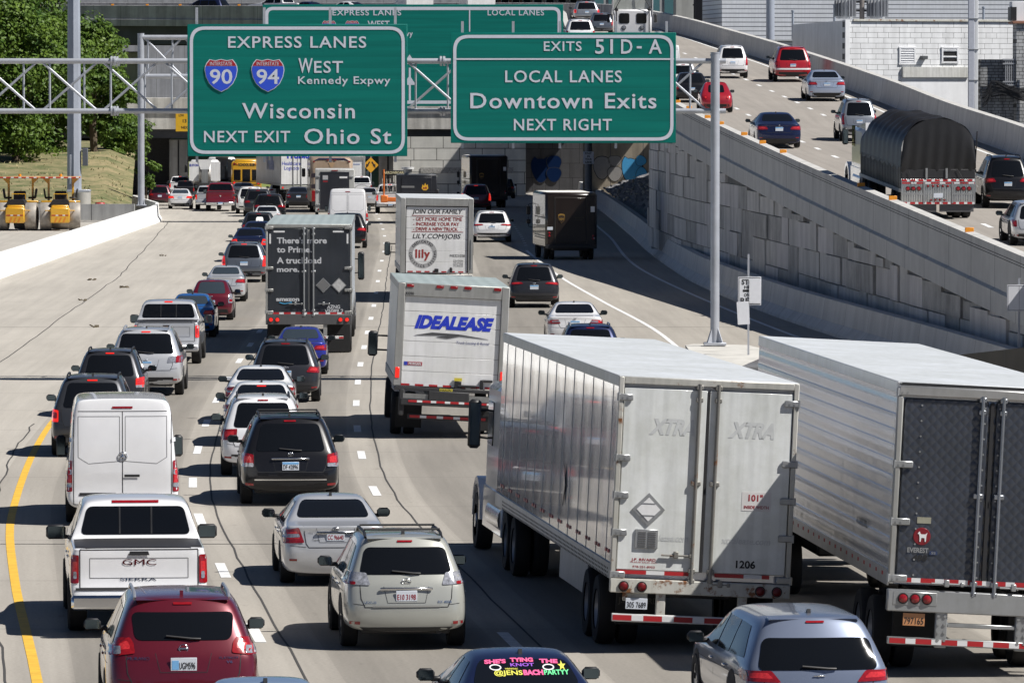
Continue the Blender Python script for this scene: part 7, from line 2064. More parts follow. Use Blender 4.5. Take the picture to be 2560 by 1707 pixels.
MB().box((-W/2, L/2, zb0+.02), (.08, L, .12)).build("side_rail", TRIM, t); MB().box((W/2, L/2, zb0+.02), (.08, L, .12)).build("side_rail", TRIM, t)
MB().box((0, -.03, zw-.22), (W*.98, .08, .30), .01).build("tailgate_top", mat("gate_dark", (.02, .02, .022), .6), t)
for sg in (-.32, .22): MB().box((sg*W/2, -.08, zw-.2), (.07, .05, .34)).build("gate_post", TRIM, t)
DIAM = facemat("diamond_plate", (.48, .49, .50), .3, .8, .15, bumpv=('X', .08, .6, .3))
MB().box((0, -.03, zb0-.02), (W, .10, .86), .012).build("rear_panel", DIAM, t)
tape(t, -W/2+.03, W/2-.03, zb0+.36, -.083, .075, .17); tape(t, -W/2+.03, W/2-.03, zb0+.27, -.083, .05, .3); tape(t, -W/2+.03, W/2-.03, zb0-.40, -.083, .07, .17)
for x in (-1.05, -.86, -.67, .67, .86, 1.05): lamp(t, x*W/2.55, zb0+.08, -.085, .065)
for k in range(5): lamp(t, (-.36+k*.17)*W/2.55, zb0+.17, -.085, .04, n=12)
for k in range(4): lamp(t, (-.25+k*.15)*W/2.55, zb0-.30, -.085, .03, n=12)
plate(t, 0, zb0-.15, -.09, None, 'plain', .31, .155); 
mb = MB()
for sg in (-1, 1): mb.box((sg*W*.19, -.085, zb0-.05), (.06, .03, .7)); mb.box((sg*W*.34, -.085, zb0-.1), (W*.28, .015, .05))
mb.build("panel_brace", TRIM, t)
MB().box((-W*.25, .0, .42), (W*.46, .03, .34)).build("mud_flap", mat("flap_grey", (.09, .09, .095), .7), t); MB().box((W*.25, .0, .42), (W*.46, .03, .34)).build("mud_flap", mat("flap_grey", (.09, .09, .095), .7), t)
dual_wheels(t, W, (1.2, 2.5), .5, .26); MB().box((0, L/2, .8), (1.0, L, .25)).build("chassis", DARKSTEEL, t)
mb = MB(); mb.tube([(W/2+.02, .1, zw+.2), (W/2+.06, .05, zw+1.2)], .02, 5); mb.tube([(-W*.4, -.1, zw-.1), (-W*.32, -.12, zw-.6)], .008, 4); mb.tube([(W*.25, -.1, zw-.05), (W*.38, -.12, zw-.6)], .008, 4); mb.build("tarp_strap", BLACK, t)
q = along(p, hz+.025, L+.3); q.z = ramp_at(q.x, q.y)
tractor("semi_tractor", "white semi tractor pulling the tarped dump trailer up the ramp", q, (pt, 0, hz+.03), 2.45, 5.0, 2.55, C['white'], group=RG, mirror_h=.6)
# ------------------------------------------------ white semi tractor at the top of the ramp
q = on_ramp(1582, 118)
hz, pt = ramp_heading(q.x, q.y)
s0 = F/q.y; W = 102/s0
t = thing("semi_tractor", "white semi tractor with two rear cab windows high on the ramp", "semi truck", q, (pt, 0, hz*.4), RG)
MB().box((0, 1.3, 1.75), (W*.93, 2.4, 1.7), .12).build("cab", C['white'], t)
fa = MB().prism([(.3, 2.62), (2.3, 2.7), (2.3, 4.6), (.2, 4.9)], -W*.46, W*.46, axis='x').build("roof_fairing", facemat("fairing_grey", (.46, .48, .46), .4), t)
mb = MB()
for sg in (-1, 1): mb.box((sg*W*.485, 1.2, 3.4), (.06, 2.2, 2.4), .02)
mb.build("fairing_side", C['white'], t)
for x in (-.21, .21): MB().prism(roundpoly([(x*W-.36, 1.62), (x*W+.36, 1.62), (x*W+.36, 2.34), (x*W-.36, 2.34)], .14), .08, .12).build("rear_window", GLASS, t)
for x in (-.22, .22): lamp(t, x*W, 1.33, .08, .13, mat("grey_port", (.3, .31, .33), .3, .5)); 
for sg in (-1, 1):
    xm = sg*(W/2+.22); qq = MB(); qq.box((xm, 1.9, 1.95), (.2, .12, .6), .04); qq.tube([(sg*W*.45, 1.9, 2.2), (xm, 1.9, 2.2)], .03, 6); qq.build("wing_mirror", BLACK, t)
    mb = MB(); mb.tube([(sg*W*.42, .0, 2.7), (sg*W*.18, .1, 3.9)], .03, 6); mb.cyl((sg*W*.40, -.02, 1.0), (sg*W*.40, -.02, 2.8), .035, n=8); mb.box((sg*W*.40, 0, 2.6), (.25, .12, .2), .03); mb.build("air_line_mast", BLACK, t)
dual_wheels(t, W, (-.75, -2.0), .5, .25); MB().box((0, -.9, .8), (.9, 3.6, .22)).build("chassis", DARKSTEEL, t)
for sg in (-1, 1):
    o = MB().lathe([(.29, -.14), (.48, -.14), (.5, -.1), (.5, .1), (.48, .14), (.29, .14)], (0, 0, 0), 'x', 20).build("wheel", TYRE, t); o.location = (sg*(W/2-.2), 2.2, .5)
# two trucks on the flyover
def flytruck(label, px, frac, emblem):
    i = min(range(ic, N), key=lambda i: abs((1280+PL[i].lerp(PR[i], frac).x*F/PL[i].lerp(PR[i], frac).y)-px))
    p = PL[i].lerp(PR[i], frac); q = PL[i+1].lerp(PR[i+1], frac); v = q-p
    t = thing("box_truck", label, "box truck", p, (0, 0, -math.atan2(v.x, v.y)*.25), "vehicles on the flyover")
    W = 2.5; MB().box((0, 3, 2.3), (W, 6, 2.7), .03).build("cargo_box", WHITEBOX, t); MB().box((0, 7, 1.6), (W*.9, 1.8, 1.9), .15).build("cab", C['white'], t)
    MB().box((0, -.01, .85), (W, .12, .2)).build("bumper", DARKSTEEL, t)
    if emblem:
        mb = MB()
        for sx in (-.45, .45):
            mb.lathe([(0, 0), (.34, .0)], (sx, -.006, 2.15), 'y', 20)
        mb.build("round_emblem", INK, t, smooth=False)
        mb = MB()
        for sx in (-.45, .45):
            for a in range(5): mb.cyl((sx+math.cos(a*1.2566+1.57)*.14, -.012, 2.15+math.sin(a*1.2566+1.57)*.14), (sx+math.cos(a*1.2566+1.57)*.14, -.008, 2.15+math.sin(a*1.2566+1.57)*.14), .07, n=8)
        mb.build("emblem_mark", WHITE, t, smooth=False)
    else:
        MB().box((0, -.006, 1.9), (1.8, .01, .25)).build("blue_band", mat("pale_blue_band", (.2, .42, .68), .5), t)
    dual_wheels(t, W, (1.4,), .46, .24)
flytruck("white truck with two round black emblems on the flyover", 1040, .30, True)
flytruck("white truck with a pale blue band on the flyover", 1192, .30, False)
# ------------------------------------------------ extras on the work pickup and the fire suv
W, H, p = place(940, 1012, 533, 453, 2.0)
wp = [o for o in sc.objects if o.get("label", "").startswith("white work pickup")][0]
OR = mat("crane_orange", (.68, .17, .03), .45)
mb = MB(); mb.cyl((-.45, -.45, .8), (-.45, -.45, 3.0), .05, n=8); mb.box((-.42, -.5, 1.0), (.5, .3, .5), .06); mb.box((.35, -.5, .95), (1.2, .22, .3), .05); mb.build("crane_arm", OR, wp)
mb = MB(); mb.box((.3, .6, 2.75), (1.7, .15, .35), .02); mb.cyl((-.4, .6, 1.3), (-.4, .6, 2.6), .04); mb.cyl((.9, .6, 1.3), (.9, .6, 2.6), .04); sb = mb.build("arrow_board", BLACK, wp)
text(sb, "ARROWBOARD", -.45, 1.05, 2.68, .17, mat("board_cream", (.6, .55, .35), .5), .50, .03)
rk = random.Random(5); mb = MB()
for k in range(16): x = -.55+k*.085; mb.cyl((x, rk.uniform(.2, 1.5), 1.3), (x+rk.uniform(-.05, .05), rk.uniform(.2, 1.5), 1.3+rk.uniform(.6, 1.1)), .02, n=5)
mb.build("tool_rack", mat("tool_grey", (.38, .36, .33), .6, vary=.3), wp)
fs = [o for o in sc.objects if o.get("label", "").startswith("red fire department")][0]
MB().box((0, 2.0, [c for c in fs.children if c.name.startswith("body")][0].dimensions.z+.28), (1.3, .3, .13), .04).build("light_bar", BLACK, fs)
# ------------------------------------------------ window paint on the dark sedan
ds_ = [o for o in sc.objects if o.get("label", "").startswith("dark sedan with a painted")][0]
bd = [c for c in ds_.children if c.name.startswith("body")][0]
gl = [c for c in ds_.children if c.name.startswith("rear_window")][0]
S = Shell(bd.data)
me_ = bd.data
H = max(v.co.z for v in me_.vertices); hw = max(v.co.x for v in me_.vertices)
gz0 = min(v.co.z for v in gl.data.vertices); gz1 = max(v.co.z for v in gl.data.vertices); gh = gz1-gz0
def on_glass(mbx, name, m):
    out = []
    for v in mbx.v:
        h = S.hit(v[0], v[2], 'rear'); n_ = h[1] if h[1].y < 0 else -h[1]
        out.append(tuple(h[0]+n_*.013))
    mbx.v = out; return mbx.build(name, m, gl, smooth=False, recalc=False)
PK = mat("paint_pink", (.85, .12, .30), .6); PU = mat("paint_purple", (.30, .10, .60), .6); YE = mat("paint_yellow_chalk", (.70, .68, .10), .6); GR = mat("paint_green_chalk", (.15, .70, .30), .6)
mb = MB()
for k, (w, x0, x1, zz, tl) in enumerate([("SHE'S", -.50, -.22, .83, .10), ("TYING", -.16, .14, .87, 0), ("THE", .22, .46, .83, -.12)]):
    g = MB(); text_mb(g, w, x0*hw, x1*hw, 0, gh*.13, 0, .05, .05)
    mb.add([(p_[0], 0, gz0+gh*zz+p_[2]-(p_[0]/hw)**2*.16*gh+ (0)) for p_ in g.v], g.f)
on_glass(mb, "pink_lettering", PK)
mb = MB(); text_mb(mb, "KNOT", -.17*hw, .14*hw, gz0+gh*.70, gh*.11, 0, .02); on_glass(mb, "purple_lettering", PU)
mb = MB(); text_mb(mb, "venmo:", -.25*hw, -.08*hw, gz0+gh*.58, gh*.08, 0, .01); text_mb(mb, "@JENS", -.40*hw, -.03*hw, gz0+gh*.38, gh*.16, 0, .02)
st_ = [(math.cos(a*math.pi/5+math.pi/2)*(.05 if a % 2 == 0 else .02)+.50*hw, 0, gz0+gh*.70+math.sin(a*math.pi/5+math.pi/2)*(.05 if a % 2 == 0 else .02)) for a in range(10)]
mb.add(st_, [tuple(range(10))]); on_glass(mb, "yellow_lettering", YE)
mb = MB(); text_mb(mb, "BACH", -.02*hw, .24*hw, gz0+gh*.38, gh*.17, 0, .06); on_glass(mb, "pink_lettering", PK)
mb = MB(); text_mb(mb, "PARTYY", .25*hw, .58*hw, gz0+gh*.38, gh*.17, 0, .03); on_glass(mb, "green_lettering", GR)
mb = MB()
for cx_ in (-.37, .32):
    n = 16
    pts = [(cx_*hw+math.cos(a*2*math.pi/n)*.07, gz0+gh*.66+math.sin(a*2*math.pi/n)*.03) for a in range(n)]; pi_ = [(cx_*hw+math.cos(a*2*math.pi/n)*.055, gz0+gh*.66+math.sin(a*2*math.pi/n)*.02) for a in range(n)]
    o_ = len(mb.v); mb.v += [(a, 0, b) for a, b in pts]+[(a, 0, b) for a, b in pi_]; mb.f += [(o_+k, o_+(k+1) % n, o_+n+(k+1) % n, o_+n+k) for k in range(n)]
on_glass(mb, "white_rings", WHITE)
# ------------------------------------------------ yellow rollers
YEL = paint("roller_yellow", (.68, .36, .015)); DRUM = mat("roller_drum", (.36, .33, .29), .6, .3, vary=.3, scale=4)
def make_roller(label, px):
    d = ygd(577); X = (px-1280)/(F/d)
    t = thing("road_roller", label, "road roller", (X, d, 0), (0, 0, -.06), "yellow road rollers on the construction yard")
    def parts():
        for sg in (-1, 1):
            q = MB(); q.lathe([(.1, -.33), (.80, -.33), (.83, -.28), (.83, .28), (.80, .33), (.1, .33)], (0, 0, 0), 'x', 36); o = q.build("drum", DRUM, t); o.location = (sg*.86, .85, .83)
        MB().box((0, .9, 1.15), (1.05, 1.5, .75), .06).build("engine_hood", YEL, t)
        q = MB(); q.prism([(-.56, 1.4), (.56, 1.4), (.52, 1.72), (.42, 1.84), (-.42, 1.84), (-.52, 1.72)], .2, 1.4); q.build("hood_cover", BLACK, t)
        bk = MB().box((0, .02, .92), (1.15, .5, .92), .06).build("rear_tank", YEL, t)
        tape(bk, -.5, .5, .92, -.235, .06, .25)
        q = MB()
        for k in (-.25, 0, .25): q.prism([(k-.1, .5), (k, .5), (k+.12, .8), (k+.02, .8)], -.236, -.23)
        q.build("hazard_stripe", mat("roller_orange", (.62, .20, .02), .4), bk, smooth=False)
        MB().box((0, 2.0, 1.7), (2.3, 1.0, .12), .03).build("platform", YEL, t)
        q = MB(); q.tube([(-.4, 1.5, 1.8), (-.4, 1.5, 2.15), (.4, 1.5, 2.15), (.4, 1.5, 1.8)], .03, 6); q.tube([(-.85, 1.6, 1.3), (-.85, -.1, 1.2), (-.5, -.2, 1.2)], .03, 6); q.tube([(.85, 1.6, 1.3), (.85, -.1, 1.2), (.5, -.2, 1.2)], .03, 6); q.build("hand_rail", YEL, t)
        MB().box((0, 2.0, 2.05), (.7, .5, .55), .06).build("console", BLACK, t)
        for sg in (-1, 1):
            q = MB(); q.box((sg*.72, 2.1, 1.92), (.45, .45, .12), .05); q.box((sg*.95, 2.1, 2.2), (.10, .45, .55), .04, rot=Matrix.Rotation(sg*.15, 3, 'Y')); q.build("operator_seat", BLACK, t)
            q = MB(); q.box((sg*.72, 2.4, 2.4), (.13, .12, 1.4), .02); q.prism([(sg*.66, 2.75), (sg*.78, 2.75), (sg*1.12, 3.1), (sg*.66, 3.1)] if sg > 0 else [(-.66, 2.75), (-.66, 3.1), (-1.12, 3.1), (-.78, 2.75)], 2.34, 2.46); q.build("canopy_post", YEL, t)
        c_ = MB().box((0, 2.1, 3.14), (2.35, 1.6, .09), .02).build("canopy", mat("canopy_orange", (.55, .28, .10), .5, vary=.2), t)
        tape(c_, -1.17, 1.17, 3.13, 1.295, .08, .28)
        q = MB(); q.cyl((0, 2.0, 3.19), (0, 2.0, 3.33), .09, n=12); q.build("beacon", mat("beacon_amber", (.75, .28, .02), .3), t)
        MB().box((0, 3.4, 1.1), (1.0, 2.2, .9), .08).build("front_frame", YEL, t)
        q = MB(); q.lathe([(.1, -.6), (.72, -.6), (.75, .0), (.72, .6), (.1, .6)], (0, 0, 0), 'x', 30); o = q.build("front_drum", DRUM, t); o.location = (0, 4.2, .75)
    parts(); return t
r1_ = make_roller("yellow road roller at the left edge with orange beacon on its canopy", 38)
def copy_tree(o, parent=None):
    c = o.copy(); link(c)
    if parent: c.parent = parent
    for ch in [x for x in sc.objects if x.parent == o]: copy_tree(ch, c)
    return c
r2_ = copy_tree(r1_); r2_.rotation_euler.z = .05; r2_.location.x = (150-1280)/(F/ygd(577)); r2_["label"] = "yellow road roller in front of the tall mast, right of the two"

# tyres of leaning trucks stay on the road
for o in list(sc.objects):
    if o.type == 'EMPTY' and abs(o.rotation_euler[1]) > .005:
        for c in o.children:
            if c.name.startswith("wheel"): c.location.z += c.location.x*o.rotation_euler[1]-o.location.z
# ================================================================== BANK, TREES, BUILDINGS
# grass bank left of the express lanes
def noise2(x, y): return math.sin(x*.7+y*.31)*.5+math.sin(x*.23-y*.53+1.3)*.5
M_GRASS = bpy.data.materials.new("dry_grass"); M_GRASS.use_nodes = True
nt = M_GRASS.node_tree; b_ = nt.nodes["Principled BSDF"]; b_.inputs["Roughness"].default_value = .95
tc = nt.nodes.new("ShaderNodeTexCoord")
def ns(scale, det=6):
    n = nt.nodes.new("ShaderNodeTexNoise"); n.inputs["Scale"].default_value = scale; n.inputs["Detail"].default_value = det; n.inputs["Roughness"].default_value = .7
    nt.links.new(tc.outputs["Object"], n.inputs["Vector"]); return n.outputs["Fac"]
r1g = nt.nodes.new("ShaderNodeValToRGB"); r1g.color_ramp.elements[0].position = .36; r1g.color_ramp.elements[1].position = .62
r1g.color_ramp.elements[0].color = (.10, .13, .04, 1); r1g.color_ramp.elements[1].color = (.35, .285, .15, 1); nt.links.new(ns(.45), r1g.inputs[0])
r2g = nt.nodes.new("ShaderNodeValToRGB"); r2g.color_ramp.elements[0].position = .3; r2g.color_ramp.elements[1].position = .7
r2g.color_ramp.elements[0].color = (.55, .55, .55, 1); r2g.color_ramp.elements[1].color = (1, 1, 1, 1); nt.links.new(ns(5, 4), r2g.inputs[0])
mxg = nt.nodes.new("ShaderNodeMix"); mxg.data_type = 'RGBA'; mxg.blend_type = 'MULTIPLY'; mxg.inputs["Factor"].default_value = 1
nt.links.new(r1g.outputs[0], mxg.inputs["A"]); nt.links.new(r2g.outputs[0], mxg.inputs["B"]); nt.links.new(mxg.outputs["Result"], b_.inputs["Base Color"])
def bankz(x, d):
    z = .75+max(0, d-401)*.072
    z = min(z, 3.9+(d-445)*.01) if d > 445 else z
    return z+.12*noise2(x, d)
mb = MB(); nx, nd = 40, 40
for i in range(nd+1):
    d = 399.5+(i/nd)**1.3*150
    for j in range(nx+1):
        xr = -24.6-(d-400)*.055 if d < 480 else -29-(d-480)*.1
        x = xr-(j/nx)*75
        mb.v.append((x, d, bankz(x, d)-(.7 if j == 0 else 0)))
for i in range(nd):
    for j in range(nx): mb.f.append((i*(nx+1)+j, i*(nx+1)+j+1, (i+1)*(nx+1)+j+1, (i+1)*(nx+1)+j))
tag(mb.build("grass_bank", M_GRASS), kind="structure")
mb = MB()
for k in range(900):
    d = 400+rng.random()**1.5*46; x = -24.9-(d-400)*.055-rng.random()*16
    z = bankz(x, d); h = rng.uniform(.06, .2); a = rng.uniform(0, 6.28); w = rng.uniform(.03, .08)
    mb.add([(x-math.cos(a)*w, d-math.sin(a)*w, z-.02), (x+math.cos(a)*w, d+math.sin(a)*w, z-.02), (x+rng.uniform(-.15, .15), d+rng.uniform(-.1, .1), z+h)], [(0, 1, 2)])
tag(mb.build("grass_tufts", mat("straw_grass", (.34, .30, .15), .9, vary=.5, scale=.6), smooth=False, recalc=False), "dry grass tufts covering the bank beside the express lanes", "grass", kind="stuff")
M_LEAF = bpy.data.materials.new("leaf_green"); M_LEAF.use_nodes = True
nt = M_LEAF.node_tree; b_ = nt.nodes["Principled BSDF"]; b_.inputs["Roughness"].default_value = .55; b_.inputs["Specular IOR Level"].default_value = .3
tc = nt.nodes.new("ShaderNodeTexCoord"); oi = nt.nodes.new("ShaderNodeObjectInfo")
n_ = nt.nodes.new("ShaderNodeTexNoise"); n_.inputs["Scale"].default_value = .9; n_.inputs["Detail"].default_value = 7; nt.links.new(tc.outputs["Object"], n_.inputs["Vector"])
rr_ = nt.nodes.new("ShaderNodeValToRGB"); rr_.color_ramp.elements[0].position = .3; rr_.color_ramp.elements[1].position = .7
rr_.color_ramp.elements[0].color = (.032, .082, .012, 1); rr_.color_ramp.elements[1].color = (.14, .215, .026, 1)
nt.links.new(n_.outputs["Fac"], rr_.inputs[0]); nt.links.new(rr_.outputs[0], b_.inputs["Base Color"])
tr = nt.nodes.new("ShaderNodeBsdfTranslucent"); nt.links.new(rr_.outputs[0], tr.inputs[0])
ms = nt.nodes.new("ShaderNodeMixShader"); ms.inputs[0].default_value = .22
nt.links.new(b_.outputs[0], ms.inputs[1]); nt.links.new(tr.outputs[0], ms.inputs[2]); nt.links.new(ms.outputs[0], nt.nodes["Material Output"].inputs[0])
BARK = mat("bark", (.10, .075, .05), .9, vary=.4, scale=6)
def tree(name, label, px, d, zg, H, rad, lobes, leaves, seed, leafsize=(.10, .22), trunk_r=.28, cat="tree", low=.18):
    g = np.random.default_rng(seed)
    X = (px-1280)/(F/d)
    t = thing(name, label, cat, (X, d, zg), group="trees and shrubs on the bank")
    # limbs first, each lobe hangs on a limb
    tb = MB(); hub = Vector((g.uniform(-.2, .2), 0, H*.34))
    tb.tube([(0, 0, -.3), (hub.x*.4, 0, H*.15), hub], trunk_r, 9)
    cs = []
    for k in range(lobes):
        ph = g.uniform(0, 2*math.pi); q = (k+.5)/lobes
        z = H*(low+.80*q); env = math.sin(min(1, max(0.05, (q*.86+.12)))*math.pi)**.6
        rr2 = rad*env*g.uniform(.25, .86)
        c = Vector((math.cos(ph)*rr2, math.sin(ph)*rr2, z)); cs.append((c, rad*g.uniform(.24, .42)))
        if k % 2 == 0: tb.tube([hub.lerp(Vector((0, 0, H*.1)), .2), hub.lerp(c, .5)+Vector((0, 0, .3)), c], trunk_r*.22, 5)
    tb.build("trunk", BARK, t)
    per = leaves//lobes; V = []; Fc = []
    for c, r in cs:
        u = g.normal(size=(per, 3)); u /= np.linalg.norm(u, axis=1)[:, None]
        rad_ = r*(g.random(per)**.30)*(1+.28*np.sin(u[:, 0]*5+u[:, 2]*7+c.x))
        p = np.array(c)+u*rad_[:, None]*np.array([1.15, 1.15, .78])
        nrm = u*.7+g.normal(size=(per, 3))*.55+np.array([.25, -.1, .55]); nrm /= np.linalg.norm(nrm, axis=1)[:, None]
        a = np.cross(nrm, g.normal(size=(per, 3))); a /= np.linalg.norm(a, axis=1)[:, None]; b2 = np.cross(nrm, a)
        s_ = g.uniform(*leafsize, per)[:, None]
        q0 = p-a*s_; q1 = p-b2*s_*.55; q2 = p+a*s_; q3 = p+b2*s_*.55
        o = len(V)*4
        V.append(np.stack([q0, q1, q2, q3], 1))
    V = np.concatenate(V).reshape(-1, 3); n = len(V)//4
    me = bpy.data.meshes.new("crown"); me.vertices.add(len(V)); me.vertices.foreach_set("co", V.ravel())
    me.loops.add(4*n); me.loops.foreach_set("vertex_index", np.arange(4*n)); me.polygons.add(n)
    me.polygons.foreach_set("loop_start", np.arange(n)*4); me.polygons.foreach_set("loop_total", np.full(n, 4)); me.update(calc_edges=True)
    mesh_obj("crown", me, M_LEAF, t)
tree("broadleaf_tree", "big leafy tree at the left edge above the left roller", 40, 438, 3.4, 12.2, 4.6, 34, 24000, 1, low=.10)
tree("broadleaf_tree", "leafy tree just left of the octagonal mast", 120, 446, 3.8, 10.6, 3.6, 28, 17000, 2, low=.12)
tree("broadleaf_tree", "leafy tree right of the octagonal mast reaching to the far gantry pole", 236, 452, 3.9, 9.6, 3.3, 28, 18000, 3, low=.16)
tree("broadleaf_tree", "taller tree behind the left tree under the flyover edge", 55, 470, 3.9, 14.5, 4.6, 30, 16000, 4, low=.3)
tree("broadleaf_tree", "leafy tree cut off by the left edge of the frame", -70, 436, 3.4, 12.0, 4.6, 26, 9000, 8, low=.1)
tree("shrub", "dense dark shrub between the mast and the far gantry pole", 285, 458, 3.8, 4.2, 2.3, 16, 8000, 5, (.08, .16), .08, "shrub", .02)
tree("shrub", "low dark shrub left of the bridge end", 318, 462, 3.8, 3.6, 1.6, 12, 6000, 9, (.07, .14), .08, "shrub", .02)
tree("shrub", "low shrub under the trees behind the rollers", 60, 446, 3.6, 2.2, 3.0, 12, 7000, 6, (.08, .16), .08, "shrub", .02)
tree("sapling", "bright green sapling right of the far gantry pole", 365, 416, 1.2, 3.5, .9, 12, 2600, 7, (.07, .15), .06, "sapling", .2)
# thin fence and a red cone lid behind the wall
t = thing("construction_barrel", "red barrel lid showing above the plain grey wall", "barrel", (PD(250, 515, 400.5).x, 400.5, .7))
q = MB(); q.lathe([(0, .42), (.28, .40), (.36, .30), (.38, 0), (.36, -.4)], (0, 0, 0), 'z', 20); q.build("drum", mat("barrel_red", (.35, .02, .02), .5), t)
# ---- right: painted brick works building
BRK = concrete("painted_brick", (.80, .81, .82), .86, streak=.16, brick=(1.15, .36, 1.0, .94, .012), axis='X')
PLAIN = concrete("painted_render", (.76, .77, .79), .9, streak=.10)
X0, Y0 = PD(2112, 48, 418).x, 418
zt = PD(2112, 50, 418).z; sB = F/418
TH = .36; CT, ST = math.cos(TH), math.sin(TH)
def bx(px):
    k = (px-1280)/F; return (k*Y0-X0)/(CT-k*ST)
def bz(py): return CAM_H-(py-243)/sB
t = thing("brick_building", "white painted brick works building with louvred windows right of the ramp", "building", (X0, Y0, 0), (0, 0, TH))
mb = MB(); Lb = 15.5
MB().box((Lb/2, .2, zt/2), (Lb, .4, zt)).build("front_wall", BRK, t, smooth=False)
mb.prism([(0, 0), (6.2, 23.4), (6.6, 23.3), (.35, .45)], 0, zt-.05, axis='z')
mb.build("side_wall", PLAIN, t, smooth=False)
MB().box((.16, -.06, zt/2), (.32, .12, zt)).build("corner_pilaster", PLAIN, t)
MB().prism([(.3, .3), (Lb, .3), (Lb, 21), (6.2, 23)], zt-.6, zt-.4, axis='z').build("roof", mat("roof_grey", (.45, .46, .47), .8, vary=.15), t)
MB().box((Lb/2+.3, -.05, zt-.02), (Lb-.6, .14, .14), .01).build("coping", SILL, t)
def louvre(x0, y0, x1, y1, gaps):
    a, b, z0, z1 = bx(x0), bx(x1), bz(y1), bz(y0); o = MB()
    for (c, d2) in [(((a+b)/2, z1), (b-a+.16, .10)), (((a+b)/2, z0), (b-a+.16, .10)), ((a, (z0+z1)/2), (.10, z1-z0)), ((b, (z0+z1)/2), (.10, z1-z0))]: o.box((c[0], -.04, c[1]), (d2[0], .12, d2[1]), .005)
    w = o.build("louvre_window", PLAIN, t)
    MB().box(((a+b)/2, -.004, (z0+z1)/2), (b-a, .02, z1-z0)).build("dark_opening", mat("dark_inside", (.012, .012, .014), .9), w)
    s2 = MB(); n = 7
    for k in range(n):
        if k in gaps: continue
        s2.box(((a+b)/2, -.035, z0+(k+.5)*(z1-z0)/n), (b-a, .10, (z1-z0)/n*.78), .004, rot=Matrix.Rotation(.5, 3, 'X'))
    s2.build("slats", PLAIN, w)
louvre(2248, 119, 2285, 160, ()); louvre(2354, 119, 2392, 156, (0, 1, 3, 4))
o = MB().box((bx(2306), -.2, bz(144)), (.42, .4, .22), .02).build("wall_lamp", mat("lamp_dark", (.08, .085, .09), .5), t)
MB().box(((bx(2253)+bx(2418))/2, -.12, bz(181)), (bx(2418)-bx(2253), .24, .72), .02).build("lintel_beam", facemat("lintel", (.58, .58, .56), .6, 0, .2, rust=.33), t)
MB().box(((bx(2253)+bx(2418))/2, -.03, bz(240)), (bx(2418)-bx(2253), .08, 2.5)).build("blocked_door", PLAIN, t)
RUST = mat("rust_stain", (.34, .22, .10), .9, vary=.5, scale=6)
# lean-to and chimney-like block on the far right
AX = (2452-1280)/F*(Y0-1.2)
t2 = thing("annex_building", "old brick annex with a tiled coping at the right edge", "building", (AX, Y0-1.2, 0), (0, 0, .1))
DBR = concrete("old_brick", (.50, .51, .52), .6, streak=.4, brick=(.5, .20, 1.0, .7, .02), axis='X')
MB().box((2.4, 1.0, bz(150)/2), (4.8, 1.2, bz(150))).build("front_wall", DBR, t2, smooth=False)
MB().box((3.4, .2, bz(60)/2), (2.2, 1.4, bz(60))).build("tall_block", concrete("old_brick_pale", (.56, .57, .58), .7, streak=.4, brick=(.6, .24, 1, .8, .02), axis='X'), t2, smooth=False)
MB().box((3.3, .15, bz(58)), (2.6, 1.7, .16), .03).build("tile_coping", mat("tile_red", (.30, .14, .09), .7, vary=.3), t2)
MB().box((2.6, .6, bz(30)), (1.0, 1.0, 1.3), .02).build("roof_block", PLAIN, t2); MB().box((2.2, .55, bz(36)), (.4, 1.05, .9)).build("roof_vent", BLACK, t2)
q = MB()
for k in range(14): q.cyl((1.6+k*.13, -.35, bz(215)), (1.6+k*.13, -.35, bz(150)), .035, n=6)
for zz in (150, 160, 205, 213): q.box((2.5, -.35, bz(zz)), (2.2, .12, .10))
q.build("iron_grille", mat("grille_grey", (.33, .34, .36), .6, .3), t2)
t3 = thing("cable_bundle", "tangle of black cables hanging on the old annex", "cables", (AX, Y0-1.9, 0)); q = MB(); g3 = random.Random(4)
for k in range(14):
    z0 = bz(250-k*2.5); pts = [(.0+j*.32, g3.uniform(-.1, .1), z0+.7*math.sin(j*.5+k*.05)*(.5)+j*.03-(.5 if j < 2 else 0)) for j in range(11)]
    q.tube(pts, .03, 5)
q.tube([(3.4, 0, bz(330)), (3.4, 0, bz(160))], .14, 8); q.tube([(0, .1, bz(245)), (2.4, .1, bz(232)), (3.4, .1, bz(228))], .06, 6); q.tube([(0, 0, bz(210)), (1.2, 0, bz(221)), (2.2, 0, bz(218)), (2.4, 0, bz(200))], .02, 5)
q.build("cable", BLACK, t3)
t = thing("utility_pole", "white square post in front of the brick building", "pole", (PD(2433, 0, 405).x, 405, 0))
MB().box((-.12, 0, 10), (.40, .40, 20), .03).build("post", mat("post_pale", (.50, .52, .58), .5, vary=.1), t); MB().box((.21, -.08, 10), (.22, .18, 20), .02).build("conduit", mat("post_white", (.74, .75, .76), .5), t)
mb = MB()
for zz in (9, 11, 13, 15, 17): mb.box((0, 0, zz), (.68, .46, .05))
mb.build("strap", TRIM, t)
t = thing("light_pole", "grey steel light pole beyond the ramp barrier", "pole", (PD(1926, 0, 462).x, 462, 0)); MB().cyl((0, 0, 0), (0, 0, 30), .34, .28, n=16).build("pole", MATS["mast_grey"], t)
